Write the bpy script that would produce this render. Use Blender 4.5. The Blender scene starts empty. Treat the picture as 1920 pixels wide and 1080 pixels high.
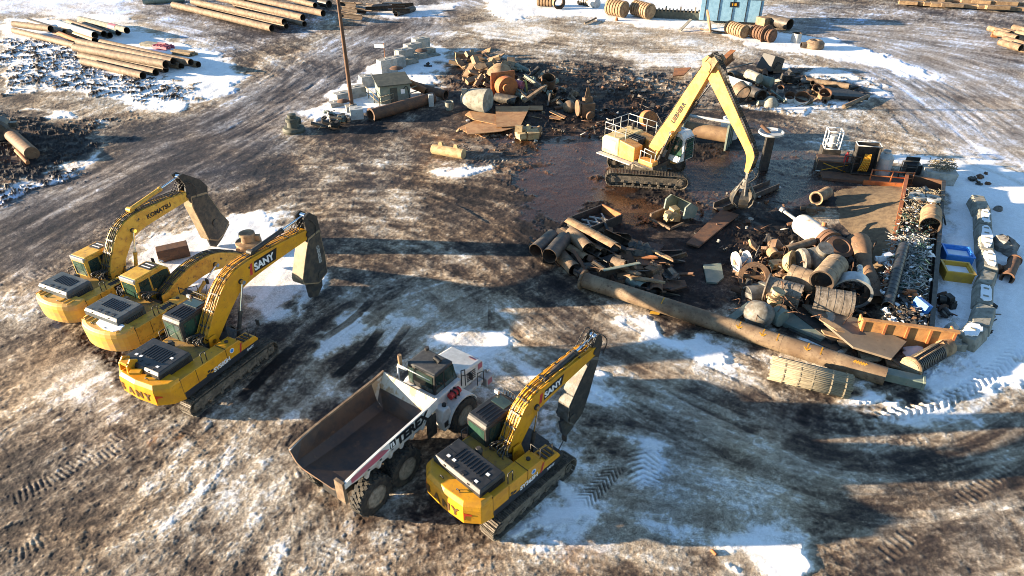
import bpy, bmesh, math, random
import numpy as np
from mathutils import Vector, Matrix
SC = bpy.context.scene
R = math.radians
# ------------------------------------------------------------ camera (a drone 22 m up)
CAM_H, PITCH, FPX = 22.0, R(33.4), 1280.0
cam = bpy.data.cameras.new('camera'); cam.lens = 24.0; cam.sensor_width = 36.0
cam.clip_start = 0.2; cam.clip_end = 6000
camo = bpy.data.objects.new('camera', cam); SC.collection.objects.link(camo)
camo.location = (0, 0, CAM_H); camo.rotation_euler = (R(90) - PITCH, 0, 0)
SC.camera = camo
# ------------------------------------------------------------ sky and low sun from the left
SUN_EL = R(9.7); SUN_AZ = (-1.0, 0.0)
w = bpy.data.worlds.new('World'); SC.world = w; w.use_nodes = True
nt = w.node_tree; sky = nt.nodes.new('ShaderNodeTexSky'); sky.sky_type = 'NISHITA'
sky.sun_disc = False; sky.sun_elevation = SUN_EL; sky.sun_rotation = R(-90)
sky.air_density = 1.0; sky.dust_density = 0.0; sky.ozone_density = 2.2; sky.altitude = 50
bg = nt.nodes['Background']; bg.inputs['Strength'].default_value = 0.072
nt.links.new(sky.outputs[0], bg.inputs['Color'])
sl = bpy.data.lights.new('sun', 'SUN'); sl.energy = 5.0; sl.angle = R(0.6); sl.color = (1.0, 0.80, 0.56)
so = bpy.data.objects.new('sun', sl); SC.collection.objects.link(so)
sd = Vector((math.cos(SUN_EL) * SUN_AZ[0], math.cos(SUN_EL) * SUN_AZ[1], math.sin(SUN_EL)))
so.rotation_euler = sd.to_track_quat('Z', 'Y').to_euler(); so.location = (-60, 0, 60)
SC.view_settings.view_transform = 'Standard'; SC.view_settings.look = 'None'
SC.view_settings.exposure = 2.33; SC.view_settings.gamma = 1.0
SC.render.engine = 'CYCLES'; SC.cycles.filter_width = 0.95
# ------------------------------------------------------------ helpers
COL = SC.collection
S_, C_ = math.sin(PITCH), math.cos(PITCH)
def G(px, py, z=0.0):
    "world point at height z seen at a surveyed photo coordinate"
    u = px - 960; v = py - 540; wz = CAM_H - z; den = FPX * S_ + v * C_
    return Vector((u / den * wz, (FPX * C_ - v * S_) / den * wz, z))
def tag(o, label=None, cat=None, group=None, kind=None):
    if label: o['label'] = label
    if cat: o['category'] = cat
    if group: o['group'] = group
    if kind: o['kind'] = kind
    elif label and cat: o['kind'] = 'thing'
    return o
def thing(name, label, cat, loc=(0, 0, 0), rz=0.0, group=None):
    o = bpy.data.objects.new(name, None); COL.objects.link(o); o.empty_display_size = .3
    o.location = loc; o.rotation_euler = (0, 0, rz)
    return tag(o, label, cat, group)
def frame(d, up=(0, 0, 1)):
    z = Vector(d).normalized(); u = Vector(up)
    if abs(z.dot(u)) > .98: u = Vector((1, 0, 0))
    x = u.cross(z).normalized(); y = z.cross(x)
    return Matrix((x, y, z)).transposed()
class MB:
    def __init__(s): s.v = []; s.f = []; s.m = []; s.s = []
    def add(s, vs, fs, m=0, sm=False):
        b = len(s.v); s.v += [tuple(q) for q in vs]
        for f in fs: s.f.append([b + i for i in f]); s.m.append(m); s.s.append(sm)
    def box(s, c, d, rot=None, m=0, taper=1.0):
        hx, hy, hz = d[0] / 2, d[1] / 2, d[2] / 2; c = Vector(c)
        if rot is not None and not isinstance(rot, Matrix): rot = Matrix.Rotation(rot, 3, 'Z')
        P = []
        for z in (-hz, hz):
            t = taper if z > 0 else 1.0
            for x, y in ((-hx, -hy), (hx, -hy), (hx, hy), (-hx, hy)):
                p = Vector((x * t, y * t, z)); p = rot @ p if rot is not None else p; P.append(c + p)
        s.add(P, [(3, 2, 1, 0), (4, 5, 6, 7), (0, 1, 5, 4), (1, 2, 6, 5), (2, 3, 7, 6), (3, 0, 4, 7)], m)
    def bb(s, x0, x1, y0, y1, z0, z1, m=0): s.box(((x0 + x1) / 2, (y0 + y1) / 2, (z0 + z1) / 2), (x1 - x0, y1 - y0, z1 - z0), m=m)
    def cyl(s, p0, p1, r0, r1=None, n=14, cap=True, m=0, sm=True):
        p0 = Vector(p0); p1 = Vector(p1); r1 = r0 if r1 is None else r1; M = frame(p1 - p0)
        V = []
        for p, r in ((p0, r0), (p1, r1)):
            for k in range(n):
                a = 2 * math.pi * k / n; V.append(p + M @ Vector((math.cos(a) * r, math.sin(a) * r, 0)))
        s.add(V, [(k, (k + 1) % n, n + (k + 1) % n, n + k) for k in range(n)], m, sm)
        if cap:
            b = len(s.v) - 2 * n
            s.f += [[b + k for k in range(n)][::-1], [b + n + k for k in range(n)]]; s.m += [m, m]; s.s += [False, False]
    def rev(s, p0, d, prof, n=18, m=0, sm=True, close=False):
        "surface of revolution: prof = [(dist along d, radius)]"
        p0 = Vector(p0); M = frame(d); V = []; F = []
        for (h, r) in prof:
            for k in range(n):
                a = 2 * math.pi * k / n; V.append(p0 + M @ Vector((math.cos(a) * r, math.sin(a) * r, h)))
        q = len(prof); rr = range(q) if close else range(q - 1)
        for i in rr:
            j = (i + 1) % q
            for k in range(n): F.append((i * n + k, i * n + (k + 1) % n, j * n + (k + 1) % n, j * n + k))
        s.add(V, F, m, sm)
        if not close:
            b = len(s.v) - q * n
            if prof[0][1] > 1e-4: s.f.append([b + k for k in range(n)][::-1]); s.m.append(m); s.s.append(False)
            if prof[-1][1] > 1e-4: s.f.append([b + (q - 1) * n + k for k in range(n)]); s.m.append(m); s.s.append(False)
    def tube(s, p0, p1, r, t=.03, n=20, m=0, arc=None, mi=None):
        "hollow pipe with wall thickness; arc=(a0,a1) gives an open channel"
        p0 = Vector(p0); p1 = Vector(p1); M = frame(p1 - p0); V = []; F = []
        if arc is None: A = [2 * math.pi * k / n for k in range(n)]; cl = True
        else: A = [arc[0] + (arc[1] - arc[0]) * k / (n - 1) for k in range(n)]; cl = False
        for p, rr in ((p0, r), (p1, r), (p1, r - t), (p0, r - t)):
            for a in A: V.append(p + M @ Vector((math.cos(a) * rr, math.sin(a) * rr, 0)))
        kk = n if cl else n - 1
        for i in range(4):
            j = (i + 1) % 4
            F = [(i * n + k, i * n + (k + 1) % n, j * n + (k + 1) % n, j * n + k) for k in range(kk)]
            b = len(s.v)
            if i == 0: b0 = b; s.v += [tuple(q) for q in V]
            for f in F: s.f.append([b0 + q for q in f]); s.m.append(mi if (mi is not None and i in (1, 2, 3)) else m); s.s.append(i in (0, 2))
        if not cl:
            for k in (0, n - 1): s.f.append([b0 + k, b0 + n + k, b0 + 2 * n + k, b0 + 3 * n + k][:: (1 if k else -1)]); s.m.append(m); s.s.append(False)
    def prism(s, pts, y0, y1, m=0):
        "side profile (x,z) extruded over y"
        n = len(pts); V = [(x, y0, z) for x, z in pts] + [(x, y1, z) for x, z in pts]
        s.add(V, [tuple(range(n)), tuple(range(2 * n - 1, n - 1, -1))] + [(k, n + k, n + (k + 1) % n, (k + 1) % n) for k in range(n)], m)
    def plate(s, pts, z0, z1, m=0):
        "plan outline (x,y) extruded over z"
        n = len(pts); V = [(x, y, z0) for x, y in pts] + [(x, y, z1) for x, y in pts]
        s.add(V, [tuple(range(n))[::-1], tuple(range(n, 2 * n))] + [(k, (k + 1) % n, n + (k + 1) % n, n + k) for k in range(n)], m)
    def path(s, P, r=.03, n=6, m=0):
        P = [Vector(p) for p in P]
        for a, b in zip(P[:-1], P[1:]): s.cyl(a, b, r, n=n, m=m, sm=True)
    def grid(s, rows, m=0, sm=True):
        "rows of equally many points -> quads"
        n = len(rows[0]); V = [p for r in rows for p in r]
        s.add(V, [(i * n + k, i * n + k + 1, (i + 1) * n + k + 1, (i + 1) * n + k) for i in range(len(rows) - 1) for k in range(n - 1)], m, sm)
    def build(s, name, mats, parent=None, loc=None, rz=0.0, bevel=0.0, base=False):
        if not isinstance(mats, (list, tuple)): mats = [mats]
        me = bpy.data.meshes.new(name)
        v = s.v
        if base:
            a = np.array(v); o3 = np.array([a[:, 0].mean(), a[:, 1].mean(), a[:, 2].min()]); v = (a - o3).tolist(); loc = tuple(o3)
        me.from_pydata(v, [], s.f)
        for mt in mats: me.materials.append(mt)
        me.polygons.foreach_set('material_index', s.m); me.polygons.foreach_set('use_smooth', s.s)
        bm = bmesh.new(); bm.from_mesh(me); bmesh.ops.recalc_face_normals(bm, faces=bm.faces)
        for e in bm.edges:
            if len(e.link_faces) == 2 and e.calc_face_angle(0) > .62: e.smooth = False
        bm.to_mesh(me); bm.free()
        me.update()
        o = bpy.data.objects.new(name, me); COL.objects.link(o)
        if parent is not None: o.parent = parent
        if loc is not None: o.location = loc
        o.rotation_euler = (0, 0, rz)
        if bevel:
            b = o.modifiers.new('bevel', 'BEVEL'); b.width = bevel; b.segments = 2; b.limit_method = 'ANGLE'; b.angle_limit = R(40)
        return o
def one(mb, name, mats, label, cat, group=None, bevel=0.0, kind=None):
    return tag(mb.build(name, mats, base=True, bevel=bevel), label, cat, group, kind)
def curve(pts, k=6):
    "Catmull-Rom through points"
    P = [np.array(p, float) for p in pts]; P = [2 * P[0] - P[1]] + P + [2 * P[-1] - P[-2]]; out = []
    for i in range(1, len(P) - 2):
        for t in np.linspace(0, 1, k, endpoint=False):
            a, b, c, d = P[i - 1:i + 3]
            out.append(.5 * ((2 * b) + (-a + c) * t + (2 * a - 5 * b + 4 * c - d) * t * t + (-a + 3 * b - 3 * c + d) * t ** 3))
    out.append(P[-2]); return out
def text(s, size, org, xd, yd, mat, parent, name='lettering', bold=.012, shear=0.0, label=None, align='LEFT'):
    cu = bpy.data.curves.new('t', 'FONT'); cu.body = s; cu.size = size; cu.extrude = .004; cu.offset = bold * size; cu.shear = shear
    cu.align_x = align; cu.resolution_u = 3
    to = bpy.data.objects.new('t', cu); COL.objects.link(to)
    dg = bpy.context.evaluated_depsgraph_get(); dg.update()
    me = bpy.data.meshes.new_from_object(to.evaluated_get(dg)); me.name = name
    bpy.data.objects.remove(to)
    x = Vector(xd).normalized(); y = Vector(yd).normalized(); z = x.cross(y)
    M = Matrix((x, y, z)).transposed().to_4x4(); M.translation = Vector(org)
    me.transform(M); me.materials.clear(); me.materials.append(mat)
    o = bpy.data.objects.new(name, me); COL.objects.link(o); o.parent = parent
    if label: o['label'] = label
    return o
# ------------------------------------------------------------ materials
def mat(name, c1, c2=None, rough=.6, metal=0.0, scale=2.0, lo=.4, hi=.62, bump=.15, bscale=14, c3=None, s3=9.0, t3=(.58, .7), spec=.4, stretch=None):
    m = bpy.data.materials.new(name); m.use_nodes = True; n = m.node_tree.nodes; l = m.node_tree.links; p = n['Principled BSDF']
    p.inputs['Roughness'].default_value = rough; p.inputs['Metallic'].default_value = metal
    p.inputs['Specular IOR Level'].default_value = spec
    tc = n.new('ShaderNodeTexCoord'); oi = n.new('ShaderNodeObjectInfo'); va = n.new('ShaderNodeVectorMath'); va.operation = 'ADD'
    sc = n.new('ShaderNodeVectorMath'); sc.operation = 'SCALE'; sc.inputs['Scale'].default_value = 37.0
    cb = n.new('ShaderNodeCombineXYZ')
    for i in range(3): l.new(oi.outputs['Random'], cb.inputs[i])
    l.new(cb.outputs[0], sc.inputs[0]); l.new(tc.outputs['Object'], va.inputs[0]); l.new(sc.outputs[0], va.inputs[1])
    vec = va.outputs[0]
    if stretch:
        mp = n.new('ShaderNodeMapping'); mp.inputs['Scale'].default_value = stretch; l.new(vec, mp.inputs[0]); vec = mp.outputs[0]
    def noise(sc_, det=6, ro=.65):
        q = n.new('ShaderNodeTexNoise'); q.inputs['Scale'].default_value = sc_; q.inputs['Detail'].default_value = det; q.inputs['Roughness'].default_value = ro
        l.new(vec, q.inputs['Vector']); return q.outputs['Fac']
    def ramp(f, a, b):
        q = n.new('ShaderNodeMapRange'); q.inputs['From Min'].default_value = a; q.inputs['From Max'].default_value = b; q.interpolation_type = 'SMOOTHSTEP'
        l.new(f, q.inputs['Value']); return q.outputs[0]
    def mix(f, a, b):
        q = n.new('ShaderNodeMix'); q.data_type = 'RGBA'; l.new(f, q.inputs['Factor'])
        for s_, val in ((q.inputs['A'], a), (q.inputs['B'], b)):
            if isinstance(val, tuple): s_.default_value = val + (1,)
            else: l.new(val, s_)
        return q.outputs['Result']
    base = c1
    if c2 is not None: base = mix(ramp(noise(scale), lo, hi), c1, c2)
    if c3 is not None: base = mix(ramp(noise(s3, 8, .75), *t3), base, c3)
    if isinstance(base, tuple): p.inputs['Base Color'].default_value = base + (1,)
    else: l.new(base, p.inputs['Base Color'])
    if bump:
        bn = n.new('ShaderNodeBump'); bn.inputs['Strength'].default_value = bump; bn.inputs['Distance'].default_value = .02
        l.new(noise(bscale, 5, .6), bn.inputs['Height']); l.new(bn.outputs[0], p.inputs['Normal'])
    if not metal and rough < .7:
        rr = n.new('ShaderNodeMapRange'); rr.inputs['To Min'].default_value = rough * .7; rr.inputs['To Max'].default_value = min(1, rough * 1.5)
        l.new(noise(5), rr.inputs['Value']); l.new(rr.outputs[0], p.inputs['Roughness'])
    return m
M = {}
M['tansheet'] = mat('tan_torn_sheet', (.36, .20, .09), (.28, .14, .06), rough=.75, scale=1.5, c3=(.15, .08, .04), s3=5, t3=(.6, .74), bump=.2)
M['longp'] = mat('long_brown_pipe', (.13, .085, .05), (.22, .16, .10), rough=.6, scale=.6, c3=(.075, .045, .03), s3=5, t3=(.5, .68), bump=.25)
M['yel'] = mat('loader_yellow_paint', (.62, .285, .010), (.52, .23, .015), rough=.38, c3=(.17, .10, .04), s3=5, t3=(.55, .74), bump=.05)
M['yel2'] = mat('faded_yellow_paint', (.60, .36, .05), (.50, .27, .035), rough=.45, c3=(.16, .10, .05), s3=4, t3=(.53, .70), bump=.06)
M['cwt'] = mat('scuffed_yellow_paint', (.62, .36, .055), (.52, .28, .08), rough=.5, scale=1.4, c3=(.25, .14, .06), s3=3, t3=(.56, .8), stretch=(.5, .5, 2.0), bump=.08)
M['creamw'] = mat('pale_handler_paint', (.62, .47, .22), (.55, .38, .15), rough=.45, c3=(.2, .12, .06), s3=3, t3=(.6, .75))
M['cream'] = mat('handler_yellow_paint', (.60, .31, .085), (.54, .24, .05), rough=.42, c3=(.14, .07, .03), s3=4, t3=(.6, .72), bump=.05)
M['white'] = mat('white_paint', (.62, .61, .58), (.5, .49, .46), rough=.45, c3=(.2, .17, .13), s3=4, t3=(.58, .78), bump=.04)
M['lgrey'] = mat('light_grey_paint', (.42, .43, .42), (.33, .33, .32), rough=.5, c3=(.15, .12, .09), s3=5, t3=(.56, .72))
M['hood'] = mat('black_slate_paint', (.04, .052, .06), (.065, .075, .08), rough=.45, scale=3, c3=(.16, .14, .12), s3=6, t3=(.6, .8), bump=.08)
M['hoodk'] = mat('black_hood_paint', (.016, .017, .018), (.03, .03, .032), rough=.4, scale=3, c3=(.12, .10, .08), s3=6, t3=(.6, .8), bump=.08)
M['dark'] = mat('black_steel', (.022, .022, .022), (.05, .042, .035), rough=.5, scale=4, bump=.15)
M['dsteel'] = mat('worn_dark_steel', (.045, .045, .045), (.10, .085, .065), rough=.45, metal=.3, scale=3, c3=(.2, .15, .09), s3=5, t3=(.6, .7))
M['shear'] = mat('sunlit_shear_steel', (.30, .22, .13), (.20, .15, .09), rough=.55, scale=2, c3=(.24, .17, .09), s3=4, t3=(.58, .72))  # tan puts sunlight into the edge faces; the side plates are darker
M['rub'] = mat('tyre_rubber', (.022, .022, .022), (.06, .052, .04), rough=.85, scale=5, bump=.25)
M['mudtrack'] = mat('muddy_track_steel', (.085, .072, .055), (.17, .14, .105), rough=.65, scale=3, c3=(.04, .035, .03), s3=8, t3=(.5, .62))
M['chrome'] = mat('chromed_rod', (.62, .66, .70), None, rough=.18, metal=1.0, bump=0)
M['glass'] = mat('cab_glass', (.02, .035, .03), (.035, .06, .05), rough=.06, bump=0, spec=1.0, scale=1)
M['ggl'] = mat('green_cab_glass', (.03, .075, .05), (.02, .04, .035), rough=.08, bump=0, spec=1.0, scale=1.5)
M['red'] = mat('red_paint', (.5, .03, .03), (.35, .03, .03), rough=.4)
M['pink'] = mat('faded_red_decal', (.42, .10, .14), (.3, .12, .14), rough=.5)
M['blk'] = mat('black_decal', (.012, .012, .014), rough=.4, bump=0)
M['dnavy'] = mat('dark_navy_decal', (.02, .024, .03), rough=.4, bump=0)
M['wht'] = mat('white_decal', (.72, .72, .72), rough=.5, bump=0)
M['brn'] = mat('faded_dark_lettering', (.10, .05, .015), rough=.5, bump=0)
M['blue'] = mat('light_blue_paint', (.22, .38, .50), (.17, .31, .42), rough=.5, c3=(.25, .2, .15), s3=3, t3=(.62, .8))
M['tblue'] = mat('blue_plastic', (.03, .16, .50), (.04, .20, .55), rough=.4, bump=.05)
M['tyel'] = mat('yellow_plastic', (.52, .30, .03), (.42, .24, .04), rough=.45, bump=.05)
M['pipe'] = mat('weathered_tan_pipe', (.215, .155, .10), (.12, .08, .05), rough=.75, scale=1.6, c3=(.10, .055, .03), s3=6, t3=(.5, .68), bump=.25)
M['pipeb'] = mat('brown_steel_pipe', (.15, .09, .05), (.23, .15, .08), rough=.6, scale=1.0, c3=(.08, .05, .03), s3=4, t3=(.54, .7), bump=.2)
M['piped'] = mat('dark_steel_pipe', (.05, .042, .038), (.10, .08, .06), rough=.5, scale=2, c3=(.16, .10, .05), s3=5, t3=(.58, .7))
M['inner'] = mat('dark_pipe_bore', (.035, .025, .018), (.07, .045, .028), rough=.85)
M['rust'] = mat('orange_rust', (.33, .13, .045), (.21, .085, .035), rough=.8, scale=1.5, c3=(.10, .045, .025), s3=5, t3=(.54, .72), bump=.3)
M['rustd'] = mat('dark_rust', (.13, .065, .035), (.08, .045, .03), rough=.8, scale=2, c3=(.22, .11, .05), s3=5, t3=(.56, .7), bump=.3)
M['rusty_tan'] = mat('tan_rust_plate', (.30, .20, .11), (.18, .11, .06), rough=.75, scale=2, c3=(.09, .055, .03), s3=5, t3=(.54, .7), bump=.35)
M['wood'] = mat('weathered_timber', (.27, .20, .12), (.16, .115, .07), rough=.85, scale=3, stretch=(1, 4, 4), bump=.4)
M['straw'] = mat('pale_straw_timber', (.27, .23, .16), (.15, .125, .085), rough=.9, scale=4, stretch=(.4, 5, 5), bump=.5)
M['conc'] = mat('concrete', (.34, .33, .30), (.24, .23, .205), rough=.85, c3=(.12, .10, .08), s3=5, t3=(.58, .74), bump=.3)
M['concd'] = mat('stained_concrete', (.26, .25, .21), (.17, .16, .13), rough=.9, c3=(.08, .07, .05), s3=4, t3=(.55, .7), bump=.4)
M['snow'] = mat('fresh_snow', (.80, .81, .83), (.74, .75, .77), rough=.9, bump=.15, bscale=6, spec=.2)
M['green'] = mat('grey_green_paint', (.13, .17, .145), (.19, .21, .17), rough=.55, c3=(.12, .08, .05), s3=4, t3=(.57, .7))
M['olive'] = mat('olive_sheet', (.05, .053, .042), (.08, .08, .06), rough=.7, c3=(.06, .055, .04), s3=4)
M['olivey'] = mat('olive_yellow_paint', (.32, .26, .06), (.22, .18, .06), rough=.55, c3=(.12, .08, .05), s3=4)
M['alu'] = mat('dull_aluminium', (.45, .46, .46), (.36, .36, .35), rough=.4, metal=.5, c3=(.22, .2, .17), s3=4)
M['binor'] = mat('orange_bin_paint', (.40, .20, .07), (.30, .14, .05), rough=.6, c3=(.14, .08, .04), s3=4, t3=(.56, .7))
M['orange'] = mat('orange_paint', (.36, .12, .035), (.25, .08, .03), rough=.6, c3=(.14, .07, .03), s3=4)
M['bedin'] = mat('worn_bed_steel', (.085, .050, .032), (.042, .032, .028), rough=.5, scale=1.2, c3=(.17, .10, .055), s3=2.5, t3=(.56, .74), bump=.2)
M['bedlit'] = mat('chipped_sunlit_cream_paint', (.52, .46, .36), (.36, .24, .13), rough=.6, scale=1.5, lo=.48, hi=.58, c3=(.2, .11, .05), s3=4)  # cream carries the sunlight on the upper headboard; the brown chips are wear
M['rock'] = mat('grey_rock', (.19, .18, .165), (.11, .10, .09), rough=.9, bump=.6)
M['net'] = mat('green_netting', (.02, .06, .045), (.04, .09, .07), rough=.8)
M['litter'] = mat('pale_litter', (.42, .41, .38), (.28, .27, .24), rough=.85)
M['dirt'] = mat('brown_soil', (.15, .105, .06), (.10, .068, .04), rough=.95, scale=3, bump=.8, bscale=6, c3=(.20, .145, .09), s3=8)

M['crm'] = mat('chipped_cream_paint', (.42, .31, .16), (.30, .20, .10), rough=.6, c3=(.13, .08, .045), s3=4, t3=(.55, .7))
M['rustm'] = mat('mottled_rust', (.17, .095, .05), (.09, .055, .035), rough=.75, scale=3, c3=(.27, .17, .09), s3=6, t3=(.54, .66), bump=.4)
M['greym'] = mat('mottled_grey_steel', (.16, .155, .14), (.09, .08, .065), rough=.55, scale=3, c3=(.24, .16, .10), s3=5, t3=(.55, .68), bump=.3)
M['blkpipe'] = mat('black_corrugated_plastic', (.012, .013, .016), (.03, .03, .035), rough=.4, scale=3)

M['spalt'] = mat('rusty_tube', (.20, .12, .07), (.11, .07, .045), rough=.7, scale=2, c3=(.28, .22, .16), s3=5, t3=(.56, .7), bump=.35)

M['vessel'] = mat('stained_white_vessel', (.50, .48, .45), (.36, .32, .28), rough=.5, scale=1.5, c3=(.24, .14, .08), s3=3, t3=(.55, .7), bump=.15)
# ------------------------------------------------------------ the yard: one height-field sheet, mud, ice, packed and fresh snow
rng = np.random.RandomState(7)
TAB = rng.rand(256, 256).astype(np.float32)
def vn(x, y):
    xi = np.floor(x).astype(np.int64); yi = np.floor(y).astype(np.int64); fx = (x - xi).astype(np.float32); fy = (y - yi).astype(np.float32)
    fx = fx * fx * (3 - 2 * fx); fy = fy * fy * (3 - 2 * fy); x0 = xi & 255; x1 = (xi + 1) & 255; y0 = yi & 255; y1 = (yi + 1) & 255
    a = TAB[x0, y0] * (1 - fx) + TAB[x1, y0] * fx; b = TAB[x0, y1] * (1 - fx) + TAB[x1, y1] * fx
    return a * (1 - fy) + b * fy
def fbm(x, y, o=4, g=.55):
    t = 0; a = 1; n = 0
    for k in range(o):
        t = t + a * vn(x * 2 ** k + 17.3 * k, y * 2 ** k + 9.1 * k); n += a; a *= g
    return t / n      # 0..1 mean .5
NC, NR = 1250, 800
sfine = np.linspace(-.66, .66, NC); scol = np.concatenate([[-40, -12, -4, -2, -1.2, -.85, -.72], sfine, [.72, .85, 1.2, 2, 4, 12, 40]])
vy = np.linspace(1135, -45, NR) - 540
Dfine = (FPX * C_ - vy * S_) / (FPX * S_ + vy * C_) * CAM_H
Drow = np.concatenate([[-400, -100, -30, 0, 9, 13], Dfine[Dfine > 13.3], [150, 190, 260, 400, 900, 4000]])
DD, SS = np.meshgrid(Drow, scol, indexing='ij')
XX = SS * (np.maximum(DD, 0) + 14.5)
zc = DD * C_ + CAM_H * S_; zc = np.maximum(zc, 1.0)
PXX = np.clip(960 + XX / zc * FPX, -200, 2120); PYY = np.clip(540 + (-DD * S_ + CAM_H * C_) * FPX / zc, -110, 1190)
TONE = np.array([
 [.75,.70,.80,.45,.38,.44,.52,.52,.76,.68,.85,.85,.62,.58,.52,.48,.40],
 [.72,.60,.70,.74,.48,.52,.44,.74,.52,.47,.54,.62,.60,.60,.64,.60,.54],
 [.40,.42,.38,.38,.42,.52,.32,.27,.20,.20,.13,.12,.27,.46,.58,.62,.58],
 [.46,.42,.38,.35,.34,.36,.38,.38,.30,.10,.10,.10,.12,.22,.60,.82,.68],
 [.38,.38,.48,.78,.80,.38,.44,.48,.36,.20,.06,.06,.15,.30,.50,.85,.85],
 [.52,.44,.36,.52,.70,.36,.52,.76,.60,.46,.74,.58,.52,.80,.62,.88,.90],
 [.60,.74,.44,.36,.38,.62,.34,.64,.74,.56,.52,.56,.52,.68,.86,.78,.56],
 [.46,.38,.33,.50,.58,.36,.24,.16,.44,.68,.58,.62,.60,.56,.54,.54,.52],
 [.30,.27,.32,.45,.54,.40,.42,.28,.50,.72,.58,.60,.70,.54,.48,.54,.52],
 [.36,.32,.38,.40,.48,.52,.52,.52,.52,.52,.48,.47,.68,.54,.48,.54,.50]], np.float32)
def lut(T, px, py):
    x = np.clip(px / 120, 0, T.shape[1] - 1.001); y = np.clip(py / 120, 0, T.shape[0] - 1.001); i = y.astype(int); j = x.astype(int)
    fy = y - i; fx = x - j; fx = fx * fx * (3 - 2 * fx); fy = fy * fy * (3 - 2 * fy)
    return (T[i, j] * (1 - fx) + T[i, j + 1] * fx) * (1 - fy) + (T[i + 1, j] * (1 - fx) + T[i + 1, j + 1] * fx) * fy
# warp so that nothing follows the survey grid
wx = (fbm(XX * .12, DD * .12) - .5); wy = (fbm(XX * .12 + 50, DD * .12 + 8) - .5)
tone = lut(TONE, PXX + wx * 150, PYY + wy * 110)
inview = (DD > 13) & (DD < 140) & (np.abs(SS) < .7)
def gl(pts): return [tuple(G(a, b)[:2]) for a, b in pts]
def sdist(poly):
    "signed distance (inside > 0) in metres, computed near the polygon only"
    P = np.array(poly); mn = P.min(0) - 6; mx = P.max(0) + 6
    sel = np.nonzero(((XX > mn[0]) & (XX < mx[0]) & (DD > mn[1]) & (DD < mx[1])).ravel())[0]
    x = XX.ravel()[sel]; y = DD.ravel()[sel]; d = np.full(x.shape, 1e9); ins = np.zeros(x.shape, bool)
    for k in range(len(P)):
        ax, ay = P[k]; bx, by = P[(k + 1) % len(P)]; ex, ey = bx - ax, by - ay
        t = np.clip(((x - ax) * ex + (y - ay) * ey) / (ex * ex + ey * ey), 0, 1)
        d = np.minimum(d, np.hypot(x - ax - t * ex, y - ay - t * ey))
        if abs(ey) > 1e-9: ins ^= ((ay > y) != (by > y)) & (x < (y - ay) * ex / ey + ax)
    return sel, np.where(ins, d, -d)
def sm(a, b, x):
    t = np.clip((x - a) / (b - a), 0, 1); return t * t * (3 - 2 * t)
edge = (fbm(XX * .9, DD * .9, 4, .65) - .5)
edge2 = (fbm(XX * .33 + 9, DD * .33, 3) - .5)
def patch(field, poly, val, soft=.5, rag=1.6, amt=1.0):
    sel, d = sdist(gl(poly)); f = field.ravel()
    d = d + edge.ravel()[sel] * rag * 1.3 + edge2.ravel()[sel] * rag * 2.2
    m = sm(-soft, soft, d) * amt
    f[sel] = f[sel] * (1 - m) + val * m
    return field
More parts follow.
